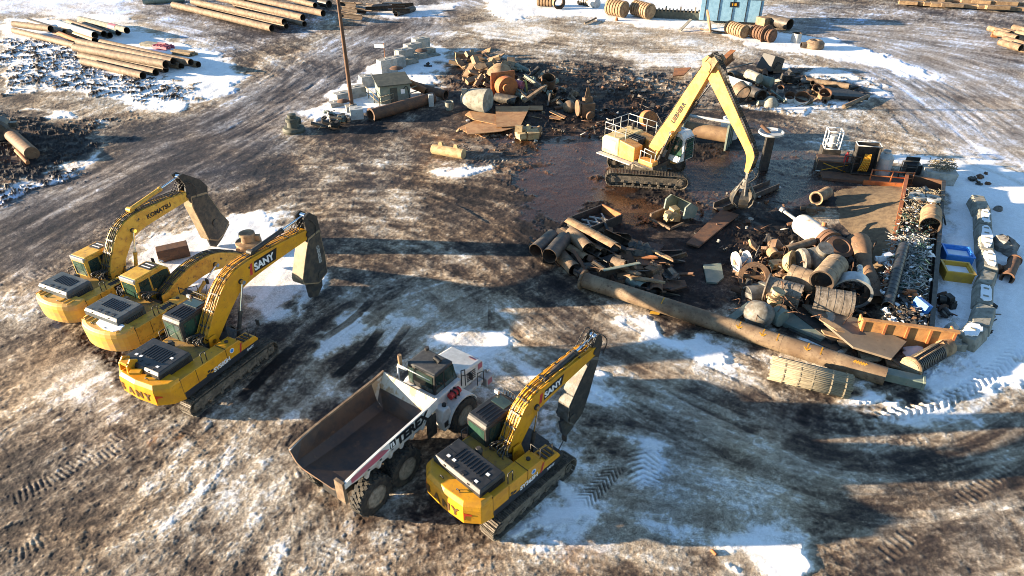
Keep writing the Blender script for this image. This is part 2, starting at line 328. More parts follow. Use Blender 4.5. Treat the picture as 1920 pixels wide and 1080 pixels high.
SNOW = [
 ([(0,36),(90,34),(230,50),(330,75),(400,98),(440,120),(450,145),(430,170),(380,192),(330,210),(270,205),(200,178),(100,175),(0,168)], .97),
 ([(-80,0),(240,-10),(210,22),(100,30),(0,18),(-80,20)], .86), ([(150,22),(250,30),(250,40),(120,34)], .9),
 ([(560,212),(600,190),(660,152),(700,126),(760,92),(800,80),(830,95),(862,120),(872,165),(830,188),(790,190),(700,206),(640,228),(585,236)], .97),
 ([(770,10),(860,4),(820,30),(740,36),(700,28)], .9), ([(920,-20),(1330,-20),(1335,40),(1300,52),(1200,46),(1110,34),(1010,30),(960,38),(915,28)], .96),
 ([(880,44),(960,40),(1030,60),(1010,80),(920,72)], .84), ([(1150,95),(1330,100),(1320,125),(1200,130)], .82), ([(1100,150),(1180,150),(1170,180),(1110,180)], .9),
 ([(980,110),(1080,140),(1060,158),(960,135)], .85),
 ([(1340,52),(1455,58),(1560,72),(1650,100),(1750,137),(1805,168),(1700,142),(1600,118),(1500,102),(1390,84)], .97),
 ([(1365,112),(1480,118),(1640,150),(1662,178),(1600,205),(1500,216),(1400,205),(1350,170)], .93),
 ([(1640,292),(1750,288),(1850,308),(2000,335),(2000,640),(1905,702),(1815,742),(1725,792),(1610,795),(1575,750),(1640,700),(1700,650),(1740,600),(1765,500),(1775,350),(1700,318)], 1.0),
 ([(1440,602),(1520,622),(1620,660),(1705,702),(1660,716),(1560,682),(1450,640)], .95),
 ([(1175,592),(1240,588),(1330,620),(1385,658),(1428,708),(1380,700),(1300,670),(1215,640)], .97),
 ([(785,606),(880,598),(950,608),(962,640),(930,690),(800,700),(775,650)], .92),
 ([(262,492),(300,448),(360,424),(440,400),(520,408),(590,440),(596,500),(575,600),(505,625),(470,615),(430,565),(300,525)], .93),
 ([(585,666),(620,620),(664,594),(645,640),(600,668)], .93), ([(700,655),(745,612),(752,622),(712,665)], .9), ([(515,780),(560,735),(640,692),(720,636),(752,640),(660,722),(560,795)], .86),
 ([(972,1004),(1000,925),(1050,908),(1115,962),(1080,1002),(1020,1030)], 1.0), ([(1000,850),(1060,822),(1172,838),(1150,866),(1080,890),(1010,880)], .9),
 ([(1205,828),(1240,838),(1252,862),(1220,902),(1200,880)], .92), ([(1085,700),(1130,705),(1160,745),(1150,772),(1080,762)], .98), ([(985,690),(1050,700),(1045,800),(990,830),(950,800)], .86),
 ([(1395,1002),(1480,972),(1545,1008),(1500,1042),(1420,1048)], .95), ([(1650,775),(1740,765),(1760,782),(1690,800)], .9),
 ([(100,692),(160,655),(200,690),(240,745),(210,772),(140,742)], .76), ([(190,770),(260,790),(330,830),(280,826),(200,796)], .64),
 ([(795,318),(850,322),(938,311),(925,326),(880,336),(825,333)], .96), ([(430,720),(520,650),(545,640),(440,760)], .75), ([(470,880),(560,800),(590,830),(520,930),(470,960)], .62),
 ([(0,300),(60,270),(100,240),(200,220),(190,300),(120,335),(60,350),(0,372)], .88), ([(1480,390),(1560,380),(1600,420),(1520,440)], .75), ([(60,205),(150,205),(160,222),(90,228)], .93)]
for poly, val in SNOW: patch(tone, poly, val)
wet = np.full(XX.shape, .30); rustt = np.zeros(XX.shape); deb = np.zeros(XX.shape)
patch(wet, [(930,262),(1150,255),(1200,300),(1170,395),(1010,390),(920,330)], 1.0, 1.5, 4.5); patch(rustt, [(955,250),(1150,255),(1180,300),(1150,385),(1010,375),(950,320)], .8, .8)
patch(wet, [(1230,350),(1300,300),(1480,230),(1620,235),(1610,330),(1480,400),(1330,420)], .8, 1.5, 4)
patch(wet, [(1290,60),(1450,100),(1420,120),(1300,85)], 1.0, .4, 2)
patch(wet, [(0,330),(200,240),(420,150),(800,40),(860,60),(560,230),(450,330),(0,560)], .55, 2, 3)
patch(wet, [(400,260),(560,240),(800,300),(640,420),(420,330)], .65, 1, 3)
patch(wet, [(100,590),(170,600),(250,680),(200,700),(110,640)], .9, .3, 1)
DARK = [([(1010,400),(1150,372),(1300,335),(1480,250),(1600,330),(1540,400),(1400,460),(1340,500),(1300,580),(1200,545),(1060,500),(985,440)], .05),
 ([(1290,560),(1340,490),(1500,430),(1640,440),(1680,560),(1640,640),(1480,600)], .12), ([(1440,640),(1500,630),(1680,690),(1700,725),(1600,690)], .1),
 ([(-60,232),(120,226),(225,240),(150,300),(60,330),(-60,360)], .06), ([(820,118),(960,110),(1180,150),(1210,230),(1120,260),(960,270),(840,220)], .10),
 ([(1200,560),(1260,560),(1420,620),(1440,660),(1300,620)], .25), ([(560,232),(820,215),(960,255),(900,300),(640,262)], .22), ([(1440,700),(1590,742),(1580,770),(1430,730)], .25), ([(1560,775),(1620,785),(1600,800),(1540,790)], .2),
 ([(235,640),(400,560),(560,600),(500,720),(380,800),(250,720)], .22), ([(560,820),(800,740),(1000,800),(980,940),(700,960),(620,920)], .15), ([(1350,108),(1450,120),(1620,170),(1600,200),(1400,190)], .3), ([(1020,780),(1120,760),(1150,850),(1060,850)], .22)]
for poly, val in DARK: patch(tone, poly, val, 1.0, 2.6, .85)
patch(rustt, [(280,800),(330,810),(335,845),(285,850)], 1.6, .6); patch(rustt, [(600,920),(700,940),(690,1000),(620,990)], .5, .8); patch(rustt, [(1010,1020),(1100,1015),(1060,1080),(1000,1080)], .8, .8)
patch(rustt, [(820,120),(1200,150),(1200,260),(840,260)], .5, 1.5); patch(rustt, [(780,250),(980,250),(1000,330),(800,330)], .6, 1.5); patch(rustt, [(720,1000),(1000,1000),(960,1100),(760,1100)], .25, 1.5)
patch(rustt, [(1240,395),(1262,398),(1262,425),(1246,420)], 1.0, .3)
for poly, v in (([(0,70),(180,85),(330,150),(360,195),(250,180),(100,170),(0,165)], 1), ([(-60,225),(220,222),(120,340),(-60,380)], 1), ([(860,110),(1240,130),(1320,190),(1200,260),(960,250),(840,160)], .9), ([(1360,130),(1620,150),(1620,210),(1380,205)], .6),
                ([(1380,420),(1680,450),(1690,640),(1480,620),(1340,560)], .8), ([(1780,560),(1850,600),(1760,690),(1640,700),(1480,660)], .35), ([(930,250),(1150,230),(1500,300),(1480,420),(1040,410),(900,330)], .5)):
    patch(deb, poly, v, 1.2, 3)
# travel directions -> streaks
FLOW = [[(0,560),(200,420),(450,300),(640,190),(860,60)], [(0,420),(220,300),(420,220),(560,130),(700,60)], [(0,640),(200,540)], [(0,960),(120,900),(260,800),(420,700)], [(0,1050),(180,1000),(420,900),(560,740)],
 [(330,1080),(480,880),(620,700),(740,600),(960,520)], [(600,1000),(560,860),(700,700),(860,560)], [(620,300),(760,360),(900,440),(1040,560),(1200,660),(1400,760),(1600,830),(1920,700)], [(700,420),(860,480),(1000,570),(1150,690),(1350,800),(1600,900),(1920,860)],
 [(560,340),(760,330),(960,350)], [(420,560),(560,440),(800,430)], [(900,900),(1100,850),(1400,880),(1700,960),(1920,960)], [(700,1060),(1000,1000),(1300,1060)], [(1600,810),(1780,760),(1880,680),(1930,560)], [(1300,60),(1500,80),(1700,160),(1920,330)], [(1400,20),(1700,40),(1920,60)],
 [(1640,280),(1800,310),(1920,360)], [(860,60),(1100,90),(1300,90)], [(250,20),(450,60),(620,130)], [(1700,880),(1820,850),(1920,800)], [(1500,1080),(1700,980),(1920,900)], [(1000,640),(1200,700),(1420,790)]]
cs = np.zeros(XX.shape); sn = np.zeros(XX.shape); ws = np.full(XX.shape, 1e-6)
small = (slice(None, None, 4), slice(None, None, 4)); Xs = XX[small]; Ds = DD[small]; a_ = np.zeros(Xs.shape); b_ = np.zeros(Xs.shape); w_ = np.full(Xs.shape, 1e-9)
for st in FLOW:
    Q = [G(*q) for q in st]; Q = curve([(q.x, q.y) for q in Q], 4)
    for p, q in zip(Q[:-1], Q[1:]):
        th = math.atan2(q[1] - p[1], q[0] - p[0]); c = (p + q) / 2; L = math.hypot(*(q - p)); wgt = L / ((Xs - c[0]) ** 2 + (Ds - c[1]) ** 2 + 2.0) ** 1.5
        a_ += math.cos(2 * th) * wgt; b_ += math.sin(2 * th) * wgt; w_ += wgt
angs = np.arctan2(b_, a_) / 2
ii = np.minimum(np.arange(XX.shape[0]) // 4, angs.shape[0] - 1); jj = np.minimum(np.arange(XX.shape[1]) // 4, angs.shape[1] - 1)
ang = angs[np.ix_(ii, jj)]
K = 10; streak = np.zeros(XX.shape, np.float32); fine = np.zeros(XX.shape, np.float32); wsum = np.zeros(XX.shape, np.float32)
for k in range(K):
    t = math.pi * k / K; wk = np.maximum(np.cos(ang - t) ** 2, 0) ** 24; a = XX * math.cos(t) + DD * math.sin(t); b = -XX * math.sin(t) + DD * math.cos(t)
    streak += wk * (fbm(a * .16 + k * 31, b * 1.3 + k * 7, 4, .7)); fine += wk * fbm(a * .8 + k * 13, b * 5.5, 3, .7); wsum += wk
streak = streak / wsum - .5; fine = fine / wsum - .5
big = fbm(XX * .22 + 3, DD * .22, 5, .6) - .5; grit = fbm(XX * 2.1, DD * 2.1, 4, .72) - .5; micro = fbm(XX * 8, DD * 8, 2, .7) - .5
sn_ = sm(.80, .95, tone)                                 # clean snow stays cleaner
vm = (1 - sn_ * .8) * (1 - .35 * sm(.5, .7, tone))
spk = sm(.60, .72, fbm(XX * 3.3 + 5, DD * 3.3, 4, .8))
road = np.zeros(XX.shape)
for pl in ([(-80,400),(180,300),(420,190),(640,60),(800,-20),(900,0),(700,150),(560,240),(430,330),(250,420),(-80,560)], [(560,620),(760,560),(1000,560),(1180,620),(1400,760),(1700,860),(1960,800),(1960,1100),(1200,1000),(1150,860),(1050,700)], [(1440,40),(1960,40),(1960,320),(1750,260),(1650,180),(1560,100)]): patch(road, pl, 1, 2.5, 3)
gm_ = 1 - .45 * road
rd1 = np.zeros(XX.shape); patch(rd1, [(-80,430),(180,310),(420,200),(640,75),(800,0),(860,20),(700,130),(560,225),(430,320),(250,410),(-80,540)], 1, 2.5, 2); patch(wet, [(-80,430),(180,310),(420,200),(640,75),(800,0),(860,20),(700,130),(560,225),(430,320),(250,410),(-80,540)], .72, 2.5, 2) if 0 else None
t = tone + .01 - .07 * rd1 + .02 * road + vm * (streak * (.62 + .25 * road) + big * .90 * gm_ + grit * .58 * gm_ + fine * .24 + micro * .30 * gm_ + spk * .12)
height = (fbm(XX * .06, DD * .06, 2) - .5) * .25 + big * .14 * (1 - wet * .5) + streak * .035 * vm + grit * .075 * vm * gm_ + fine * .018 * vm + micro * .010 * gm_ + sn_ * .05 + (fbm(XX * .45 + 77, DD * .45, 3) - .5) * .16 * sn_
# debris speckle: clods, scraps
cl = fbm(XX * 1.5 + 4, DD * 1.5, 5, .75); cm = deb * sm(.50, .58, cl); t = t * (1 - cm * .92) + .06 * cm; height += cm * .12 * (1 + 2 * (micro + grit))
cm2 = deb * sm(.60, .66, fbm(XX * 2.7, DD * 2.7 + 40, 3, .8)); rustt = np.maximum(rustt, cm2 * .8)
# crawler and tyre prints
def strip(pts, width, pitch, chev=0.0, depth=.035, dt=.16, fade=.35, base=0.0, thr=.0):
    Q = [G(*q) for q in pts]; Q = curve([(q.x, q.y) for q in Q], 8); P = np.array(Q); mn = P.min(0) - width; mx = P.max(0) + width
    sel = np.nonzero(((XX > mn[0]) & (XX < mx[0]) & (DD > mn[1]) & (DD < mx[1])).ravel())[0]; x = XX.ravel()[sel]; y = DD.ravel()[sel]
    best = np.full(x.shape, 1e9); U = np.zeros(x.shape); Vv = np.zeros(x.shape); acc = 0
    for k in range(len(P) - 1):
        e = P[k + 1] - P[k]; L = np.hypot(*e); tt = ((x - P[k, 0]) * e[0] + (y - P[k, 1]) * e[1]) / L; vv = (-(x - P[k, 0]) * e[1] + (y - P[k, 1]) * e[0]) / L
        tc = np.clip(tt, 0, L); d = np.hypot(tt - tc, vv); b = d < best; best[b] = d[b]; U[b] = acc + tc[b]; Vv[b] = vv[b]; acc += L
    msk = (1 - sm(width / 2 - .05, width / 2 + .05, best)) * (sm(0, .8, U) * (1 - sm(acc - .8, acc, U))); msk = msk * (sm(thr, thr + .2, fbm(x * .7, y * .7, 2) + fade))
    s_ = np.sin(2 * math.pi * (U + chev * np.abs(Vv)) / pitch); s_ = np.clip(s_ * 2.2, -1, 1)
    hf = height.ravel(); tf = t.ravel(); hf[sel] += msk * (s_ * depth - depth * .6); tf[sel] += msk * (s_ * dt + base)
def offs(pts, o):
    Q = np.array([tuple(G(*q)[:2]) for q in pts]); T_ = np.gradient(Q, axis=0); T_ /= np.hypot(T_[:, 0], T_[:, 1])[:, None]; N_ = np.stack([-T_[:, 1], T_[:, 0]], -1); Q = Q + N_ * o; out = []
    for X0, D0 in Q:
        z_ = D0 * C_ + CAM_H * S_; out.append((960 + X0 / z_ * FPX, 540 + (-D0 * S_ + CAM_H * C_) * FPX / z_))
    return out
rr2 = random.Random(77)
for st in FLOW:
    if len(st) < 3: continue
    for rep in range(4):
        o0 = rr2.uniform(-5, 5); wd_ = rr2.uniform(.35, .7); tn = rr2.choice([-.07, -.05, .09, .07]); lo_ = rr2.uniform(-.42, -.1)
        for o1 in (-1.05, 1.05): strip(offs(st, o0 + o1), wd_, 50, 0, .014, 0, lo_, tn, .0)
STR = [([(196,842),(245,808)], .7, .20), ([(0,950),(100,902),(190,836)], .75, .20), ([(30,925),(105,890)], .6, .2), ([(0,1055),(60,1030),(110,1000)], .7, .2), ([(150,960),(190,930)], .6, .2), ([(160,880),(240,830)], .7, .2), ([(325,835),(370,790)], .65, .2), ([(520,905),(640,850)], .5, .25),
       ([(745,1030),(800,940)], .6, .25), ([(20,540),(80,510),(120,495)], .9, .3), ([(880,430),(950,370)], .8, .3), ([(600,1060),(640,1000)], .6, .2), ([(1640,1060),(1720,990)], .7, .3), ([(1790,950),(1900,870)], .7, .3), ([(1540,780),(1700,765),(1800,735),(1870,690),(1925,640)], 0.0, 0)]
for p_, w_2, pt in STR:
    if w_2: strip(p_, w_2, pt, 0, .008, .06, -.05, .04)
strip([(1625,792),(1700,774),(1790,742),(1860,700),(1915,655)], .8, .42, .9, .035, .06, 1); strip([(1640,778),(1720,757),(1790,730),(1850,695)], .35, .42, .5, .03, .07, 1)
strip([(1082,952),(1120,915),(1165,866)], .75, .22, .9, .03, .12, 1, -.1); strip([(1212,925),(1205,880),(1212,835)], 1.3, .28, .6, .025, .09, 1, .0); strip([(1235,905),(1240,860)], .9, .3, .6, .02, .06, 1)
strip([(620,715),(680,660),(720,610)], .55, 9, 0, .04, -.1, 1, -.35); strip([(655,730),(720,670),(770,600)], .45, 9, 0, .04, -.1, 1, -.35); strip([(600,640),(660,600),(700,560)], .5, 9, 0, .03, -.1, 1, -.3)
strip([(1405,930),(1430,905)], .6, .3, .5, .03, .15, 1); strip([(1385,960),(1430,975)], 1.2, .3, .4, .02, .12, 1); strip([(560,640),(500,700),(440,760)], .6, 9, 0, .03, -.1, 1, -.3)
strip([(860,270),(900,300),(960,300)], .7, .35, .4, .03, .15, 1); strip([(780,350),(860,380),(930,420)], .6, 9, 0, .04, .1, 1, .1); strip([(900,620),(960,640),(1060,700)], .5, 9, 0, .03, .1, 1, .05)
for q in range(12): strip([(1720 + 14 * q, 742 - 12 * q), (1724 + 14 * q, 738 - 12 * q)], .2, .2, 0, .0, -.2, 1)
height *= np.where(inview, 1, .3); wetm = sm(.6, .9, wet) * (1 - sm(.25, .45, t)); height = height * (1 - .85 * wetm)
tcl = np.clip(t, 0, 1.05)
stops = [0, .12, .28, .42, .55, .70, .85, 1.05]
ramp = np.array([[.010,.008,.008],[.020,.016,.015],[.046,.033,.027],[.105,.078,.057],[.225,.178,.132],[.36,.305,.235],[.60,.575,.545],[.82,.83,.85]])
colr = np.stack([np.interp(tcl, stops, ramp[:, i]) for i in range(3)], -1)
rr_ = (rustt * sm(.40, .60, fbm(XX * .8 + 30, DD * .8, 4, .7)) * (1 - sn_))[..., None]
colr = colr * (1 - rr_ * .75) + rr_ * .75 * (np.array([.17, .075, .025]) * (.35 + tcl[..., None] * 1.2))
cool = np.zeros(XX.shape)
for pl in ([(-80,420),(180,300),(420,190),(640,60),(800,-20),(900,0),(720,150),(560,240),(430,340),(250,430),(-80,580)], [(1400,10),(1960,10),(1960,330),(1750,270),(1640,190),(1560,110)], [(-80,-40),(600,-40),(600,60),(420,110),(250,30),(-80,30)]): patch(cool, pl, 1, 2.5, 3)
colr = colr * (1 + cool[..., None] * (1 - sn_[..., None]) * np.array([-.16, -.05, .22]))  # bluish tint paints sky sheen on the left road, frost at upper right
hue = (fbm(XX * .3 + 90, DD * .3, 3) - .5)[..., None]; colr = colr * (1 + hue * np.array([.35, .08, -.30]) * (1 - sn_[..., None]))
rough = np.clip(.92 - wet * .45 + (tcl > .5) * .1 + sn_ * .2, .12, 1); rough = rough * (1 - wetm) + .13 * wetm; colr = colr * (1 - wetm[..., None] * .6) + np.array([.050, .022, .011]) * wetm[..., None] * .6
n_r, n_c = XX.shape; nv = n_r * n_c
me = bpy.data.meshes.new('ground'); me.vertices.add(nv)
me.vertices.foreach_set('co', np.stack([XX, DD, height], -1).astype(np.float32).ravel())
idx = np.arange(nv).reshape(n_r, n_c); q = np.stack([idx[:-1, :-1], idx[:-1, 1:], idx[1:, 1:], idx[1:, :-1]], -1).reshape(-1, 4); nf = len(q)
me.loops.add(nf * 4); me.loops.foreach_set('vertex_index', q.ravel().astype(np.int32)); me.polygons.add(nf)
me.polygons.foreach_set('loop_start', (np.arange(nf) * 4).astype(np.int32)); me.update(calc_edges=True)
me.polygons.foreach_set('use_smooth', np.ones(nf, bool))
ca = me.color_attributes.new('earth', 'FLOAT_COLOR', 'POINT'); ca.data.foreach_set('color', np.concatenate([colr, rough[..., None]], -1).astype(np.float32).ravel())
gm = bpy.data.materials.new('yard_mud_and_snow'); gm.use_nodes = True; n = gm.node_tree.nodes; l = gm.node_tree.links; p = n['Principled BSDF']
at = n.new('ShaderNodeAttribute'); at.attribute_name = 'earth'; tc = n.new('ShaderNodeTexCoord')
def nz(s_, d_, r_=.7):
    q_ = n.new('ShaderNodeTexNoise'); q_.inputs['Scale'].default_value = s_; q_.inputs['Detail'].default_value = d_; q_.inputs['Roughness'].default_value = r_; l.new(tc.outputs['Object'], q_.inputs['Vector']); return q_.outputs['Fac']
def rng_(src, a, b, c, d):
    q_ = n.new('ShaderNodeMapRange'); q_.inputs['From Min'].default_value = a; q_.inputs['From Max'].default_value = b; q_.inputs['To Min'].default_value = c; q_.inputs['To Max'].default_value = d; l.new(src, q_.inputs['Value']); return q_.outputs[0]
m0 = n.new('ShaderNodeMath'); m0.operation = 'MULTIPLY'; l.new(rng_(nz(5, 8, .85), .32, .68, .45, 1.55), m0.inputs[0]); l.new(rng_(nz(20, 4, .85), .3, .7, .5, 1.5), m0.inputs[1])
sep_ = n.new('ShaderNodeSeparateColor'); l.new(at.outputs['Color'], sep_.inputs[0]); damp = rng_(sep_.outputs[2], .45, .75, 0, .8); damp.node.clamp = True
mr = n.new('ShaderNodeMix'); mr.data_type = 'FLOAT'; l.new(damp, mr.inputs[0]); l.new(m0.outputs[0], mr.inputs[2]); mr.inputs[3].default_value = 1.0
mx = n.new('ShaderNodeVectorMath'); mx.operation = 'SCALE'; l.new(at.outputs['Color'], mx.inputs[0]); l.new(mr.outputs[0], mx.inputs['Scale']); l.new(mx.outputs[0], p.inputs['Base Color'])
l.new(at.outputs['Alpha'], p.inputs['Roughness']); p.inputs['Specular IOR Level'].default_value = .22
bn = n.new('ShaderNodeBump'); bn.inputs['Strength'].default_value = .55; bn.inputs['Distance'].default_value = .035; l.new(nz(11, 8, .8), bn.inputs['Height']); l.new(bn.outputs[0], p.inputs['Normal'])
me.materials.append(gm); ground = bpy.data.objects.new('ground', me); COL.objects.link(ground); tag(ground, kind='structure')
# ------------------------------------------------------------ crawler excavators with boom-mounted shears
def crawler(parent, yc, L, wd, h=.95, name='crawler_track', frm='mudtrack', cx=0.0, shoe=.19):
    "oval loop of separate grouser shoes round a frame with sprocket, idler and rollers"
    r = h / 2 - .05; s = L / 2 - r; P = []; per = 4 * s + 2 * math.pi * r; nsh = int(per / shoe); mb = MB()
    for k in range(nsh):
        d = per * k / nsh
        if d < 2 * s: p = (-s + d, h - .05); a = 0
        elif d < 2 * s + math.pi * r: q = (d - 2 * s) / r; p = (s + math.sin(q) * r, h / 2 + math.cos(q) * r); a = -q
        elif d < 4 * s + math.pi * r: p = (s - (d - 2 * s - math.pi * r), .05); a = math.pi
        else: q = (d - 4 * s - math.pi * r) / r; p = (-s - math.sin(q) * r, h / 2 - math.cos(q) * r); a = math.pi - q
        Rm = Matrix.Rotation(-a, 3, 'Y'); c = Vector((p[0] + cx, yc, p[1]))
        mb.box(c, (shoe * .86, wd, .045), Rm); 
        mb.box(c + Rm @ Vector((.05, 0, .04)), (.025, wd, .045), Rm); mb.box(c + Rm @ Vector((-.03, 0, .03)), (.02, wd, .03), Rm)
        mb.box(c + Rm @ Vector((0, 0, -.05)), (shoe * .9, .16, .06), Rm)
    t = mb.build(name, M['mudtrack'], parent)
    f = MB(); f.prism([(cx - s, h * .28), (cx + s, h * .28), (cx + s + .1, h * .5), (cx + s * .9, h * .72), (cx - s * .9, h * .74), (cx - s - .1, h * .5)], yc - wd * .36, yc + wd * .36)
    for k in range(-2, 3): f.bb(cx + k * s * .35 - .12, cx + k * s * .35 + .12, yc - wd * .42, yc + wd * .42, h * .3, h * .45)
    for k in range(8): x = cx - s + (k + .5) * 2 * s / 8; f.cyl((x, yc - wd * .3, .17), (x, yc + wd * .3, .17), .11, n=10)
    for k in (-.4, .4): f.cyl((cx + k * s, yc - wd * .3, h - .14), (cx + k * s, yc + wd * .3, h - .14), .07, n=8)
    f.build('track_frame', M[frm], t, bevel=.015)
    for nm, x in (('sprocket', -s), ('idler_wheel', s)):
        g = MB(); g.cyl((cx + x, yc - wd * .22, h / 2), (cx + x, yc + wd * .22, h / 2), r - .09, n=20)
        g.cyl((cx + x, yc - wd * .42, h / 2), (cx + x, yc + wd * .42, h / 2), r * .5, n=16); g.cyl((cx + x, yc - wd * .47, h / 2), (cx + x, yc + wd * .47, h / 2), r * .22, n=12)
        g.build(nm, M[frm], t)
    return t
def boom_mesh(cl, th, wd, y0=0.0, k=7, top_only=False):
    Q = curve([(c[0], c[1], t) for c, t in zip(cl, th)], k); up = []; lo = []
    for i, q in enumerate(Q):
        a = Q[max(i - 1, 0)]; b = Q[min(i + 1, len(Q) - 1)]; d = np.array([b[0] - a[0], b[1] - a[1]]); d /= np.hypot(*d); nn = np.array([-d[1], d[0]])
        up.append(q[:2] + nn * q[2] / 2); lo.append(q[:2] - nn * q[2] / 2)
    mb = MB(); n_ = len(Q); h = wd / 2
    V = [(u[0], y0 - h, u[1]) for u in up] + [(u[0], y0 + h, u[1]) for u in up] + [(u[0], y0 - h, u[1]) for u in lo] + [(u[0], y0 + h, u[1]) for u in lo]
    F = []
    for i in range(n_ - 1):
        F += [(i, i + 1, n_ + i + 1, n_ + i), (2 * n_ + i, 3 * n_ + i, 3 * n_ + i + 1, 2 * n_ + i + 1), (i, 2 * n_ + i, 2 * n_ + i + 1, i + 1), (n_ + i, n_ + i + 1, 3 * n_ + i + 1, 3 * n_ + i)]
    F += [(0, n_, 3 * n_, 2 * n_), (n_ - 1, 3 * n_ - 1, 4 * n_ - 1, 2 * n_ - 1)]
    mb.add(V, F); return mb, Q, up, lo
def ram(parent, p0, p1, r, frac, bm, name='hydraulic_cylinder'):
    p0 = Vector(p0); p1 = Vector(p1); pm = p0.lerp(p1, frac); b = MB(); b.cyl(p0, pm, r, n=14); b.cyl(pm - (p1 - p0).normalized() * .12, pm, r * 1.18, n=14)
    b.cyl(p0 + Vector((0, -r * 1.4, 0)), p0 + Vector((0, r * 1.4, 0)), r * 1.3, n=12)
    o = b.build(name, bm, parent); c = MB(); c.cyl(pm, p1, r * .5, n=12); c.cyl(p1 + Vector((0, -r * 1.3, 0)), p1 + Vector((0, r * 1.3, 0)), r * 1.05, n=12)
    c.build('piston_rod', M['chrome'], o); return o
def excavator(C, head, thead, label, st):
    t = thing('excavator', label, 'excavator', (C[0], C[1], 0), R(head), st.get('group'))
    L, gauge, tw = st['L'], st['gauge'], st['tw']; W = st['W'] / 2; Rr = st['R']; Y = st['paint']; SY = st['make'] == 'S'
    if st.get('snow'):
        e = MB(); e.plate([(-Rr + .35, -1.05), (-Rr + .6, -1.25), (-Rr + .95, -1.1), (-Rr + 1.0, -.2), (-Rr + .8, .45), (-Rr + .45, .3), (-Rr + .3, -.4)], 2.343, 2.40); e.build('snow_patch', M['snow'], t, bevel=.02)
    if st.get('bracket'):
        e = MB(); e.prism([(-Rr + .25, 2.34), (-Rr + .75, 2.34), (-Rr + .85, 2.75), (-Rr + .55, 2.95), (-Rr + .3, 2.7)], .55, .65); e.prism([(-Rr + .25, 2.34), (-Rr + .75, 2.34), (-Rr + .85, 2.75), (-Rr + .55, 2.95), (-Rr + .3, 2.7)], 1.05, 1.15); e.box((-Rr + .5, .85, 2.72), (.35, .5, .18)); e.box((-Rr + .4, .2, 2.5), (.3, .5, .14), .5); e.build('lifting_bracket', M['yel'], t, bevel=.02)
    # undercarriage turns on its own heading
    dt = R(thead - head); und = MB(); und.cyl((0, 0, .95), (0, 0, 1.12), .85, n=28); und.box((0, 0, .75), (1.7, 1.5, .45), taper=.8); und.box((.95, 0, .6), (.5, gauge - tw * .5, .32), rot=0); und.box((-.95, 0, .6), (.5, gauge - tw * .5, .32), rot=0)
    u = und.build('undercarriage', M['mudtrack'], t, rz=dt, bevel=.02)
    for s in (-1, 1):
        ct = crawler(t, s * gauge / 2, L, tw, cx=st.get('tcx', 0)); ct.rotation_euler = (0, 0, dt)
    # deck
    d = MB(); d.bb(-Rr + 1.0, 1.95, -.62, .62, 1.13, 1.38); d.bb(-1.6, 1.9, -W + .12, -.62, 1.13, 1.36); d.bb(-1.6, .2, .62, W - .12, 1.13, 1.36)
    d.bb(-Rr + .9, -.35, -W + .1, W - .1, 1.15, 2.02); d.build('deck_frame', M['deckm' if SY else 'dark'], t, bevel=.02)
    dk = MB(); dk.bb(-1.25, -.34, -W + .55, W - .12, 2.02, 2.10); dk.build('rear_walkway', st['deck'], t, bevel=.015)
    # counterweight
    cw = MB(); top = 2.32; V = []
    if SY: out = [(-Rr + 1.1, -W), (-Rr + .5, -W), (-Rr + .08, -W * .66), (-Rr, 0), (-Rr + .08, W * .66), (-Rr + .5, W), (-Rr + 1.1, W)]
    else: out = [(-Rr + 1.1, -W)] + [(-Rr + .75 - .75 * math.cos(a) * 1.0, W * math.sin(a)) for a in np.linspace(-1.35, 1.35, 13)] + [(-Rr + 1.1, W)]
    levels = [(1.12, .78, .30), (1.3, 1, 0), (2.0, 1, 0), (2.16, .98, .03), (top, .90, .14)] if SY else [(1.10, .75, .35), (1.25, .97, .04), (2.05, 1, 0), (2.25, .97, .04), (top + .02, .88, .16)]
    n_ = len(out)
    for z, sc_, inx in levels:
        for x, y in out: V.append((x + inx if x < -Rr + 1.05 else x, y * sc_ if x < -Rr + 1.05 else y * (1 if z < 2.2 else .96), z))
    F = [(i * n_ + k, i * n_ + k + 1, (i + 1) * n_ + k + 1, (i + 1) * n_ + k) for i in range(len(levels) - 1) for k in range(n_ - 1)] + [tuple(range(n_))[::-1], tuple(range(n_ * (len(levels) - 1), n_ * len(levels)))]
    cw.add(V, F); cwo = cw.build('counterweight', st['cw'], t, bevel=.03)
    if SY:
        # rear lettering on the flat back and tail lamps
        for s in (-1, 1):
            l_ = MB(); l_.prism([(0, 1.86), (.3, 1.80), (.3, 1.74), (.06, 1.72), (.02, 1.5), (0, 1.5)], -.012, .012); lo_ = l_.build('tail_lamp', M['redl'], cwo)
            a = math.atan2(W * .42, .12 * 3.6) if 0 else 0
            th_ = math.atan2(.43, W * .38); lo_.location = (-Rr + .09, s * W * .675, 0); lo_.rotation_euler = (0, 0, s * math.atan2(W * .34, .42))
        nm = 'SANY'; ys = np.linspace(W * .56, -W * .40, 4)
        for ch, yy in zip(nm, ys):
            yc_ = yy + .16; xx = -Rr + .08 * abs(yc_) / (W * .66) - .02; tl = math.copysign(.08 / (W * .66), yy)
            text(ch, .5, (xx, yc_, 1.5), (-tl, -1, 0), (0, 0, 1), M['brn'], cwo, bold=.05)
    else:
        for k in range(9):
            yy = W * (.78 - .19 * k); sl_ = MB(); sl_.box((-Rr + .58, yy, top + .045), (.42, .035, .05)); 
            if k not in (3, 4, 5): sl_.build('vent_rib', M['cwt'], cwo)
        e = MB(); e.bb(-Rr + .14, -Rr + .2, -.1, .3, 2.26, 2.33)
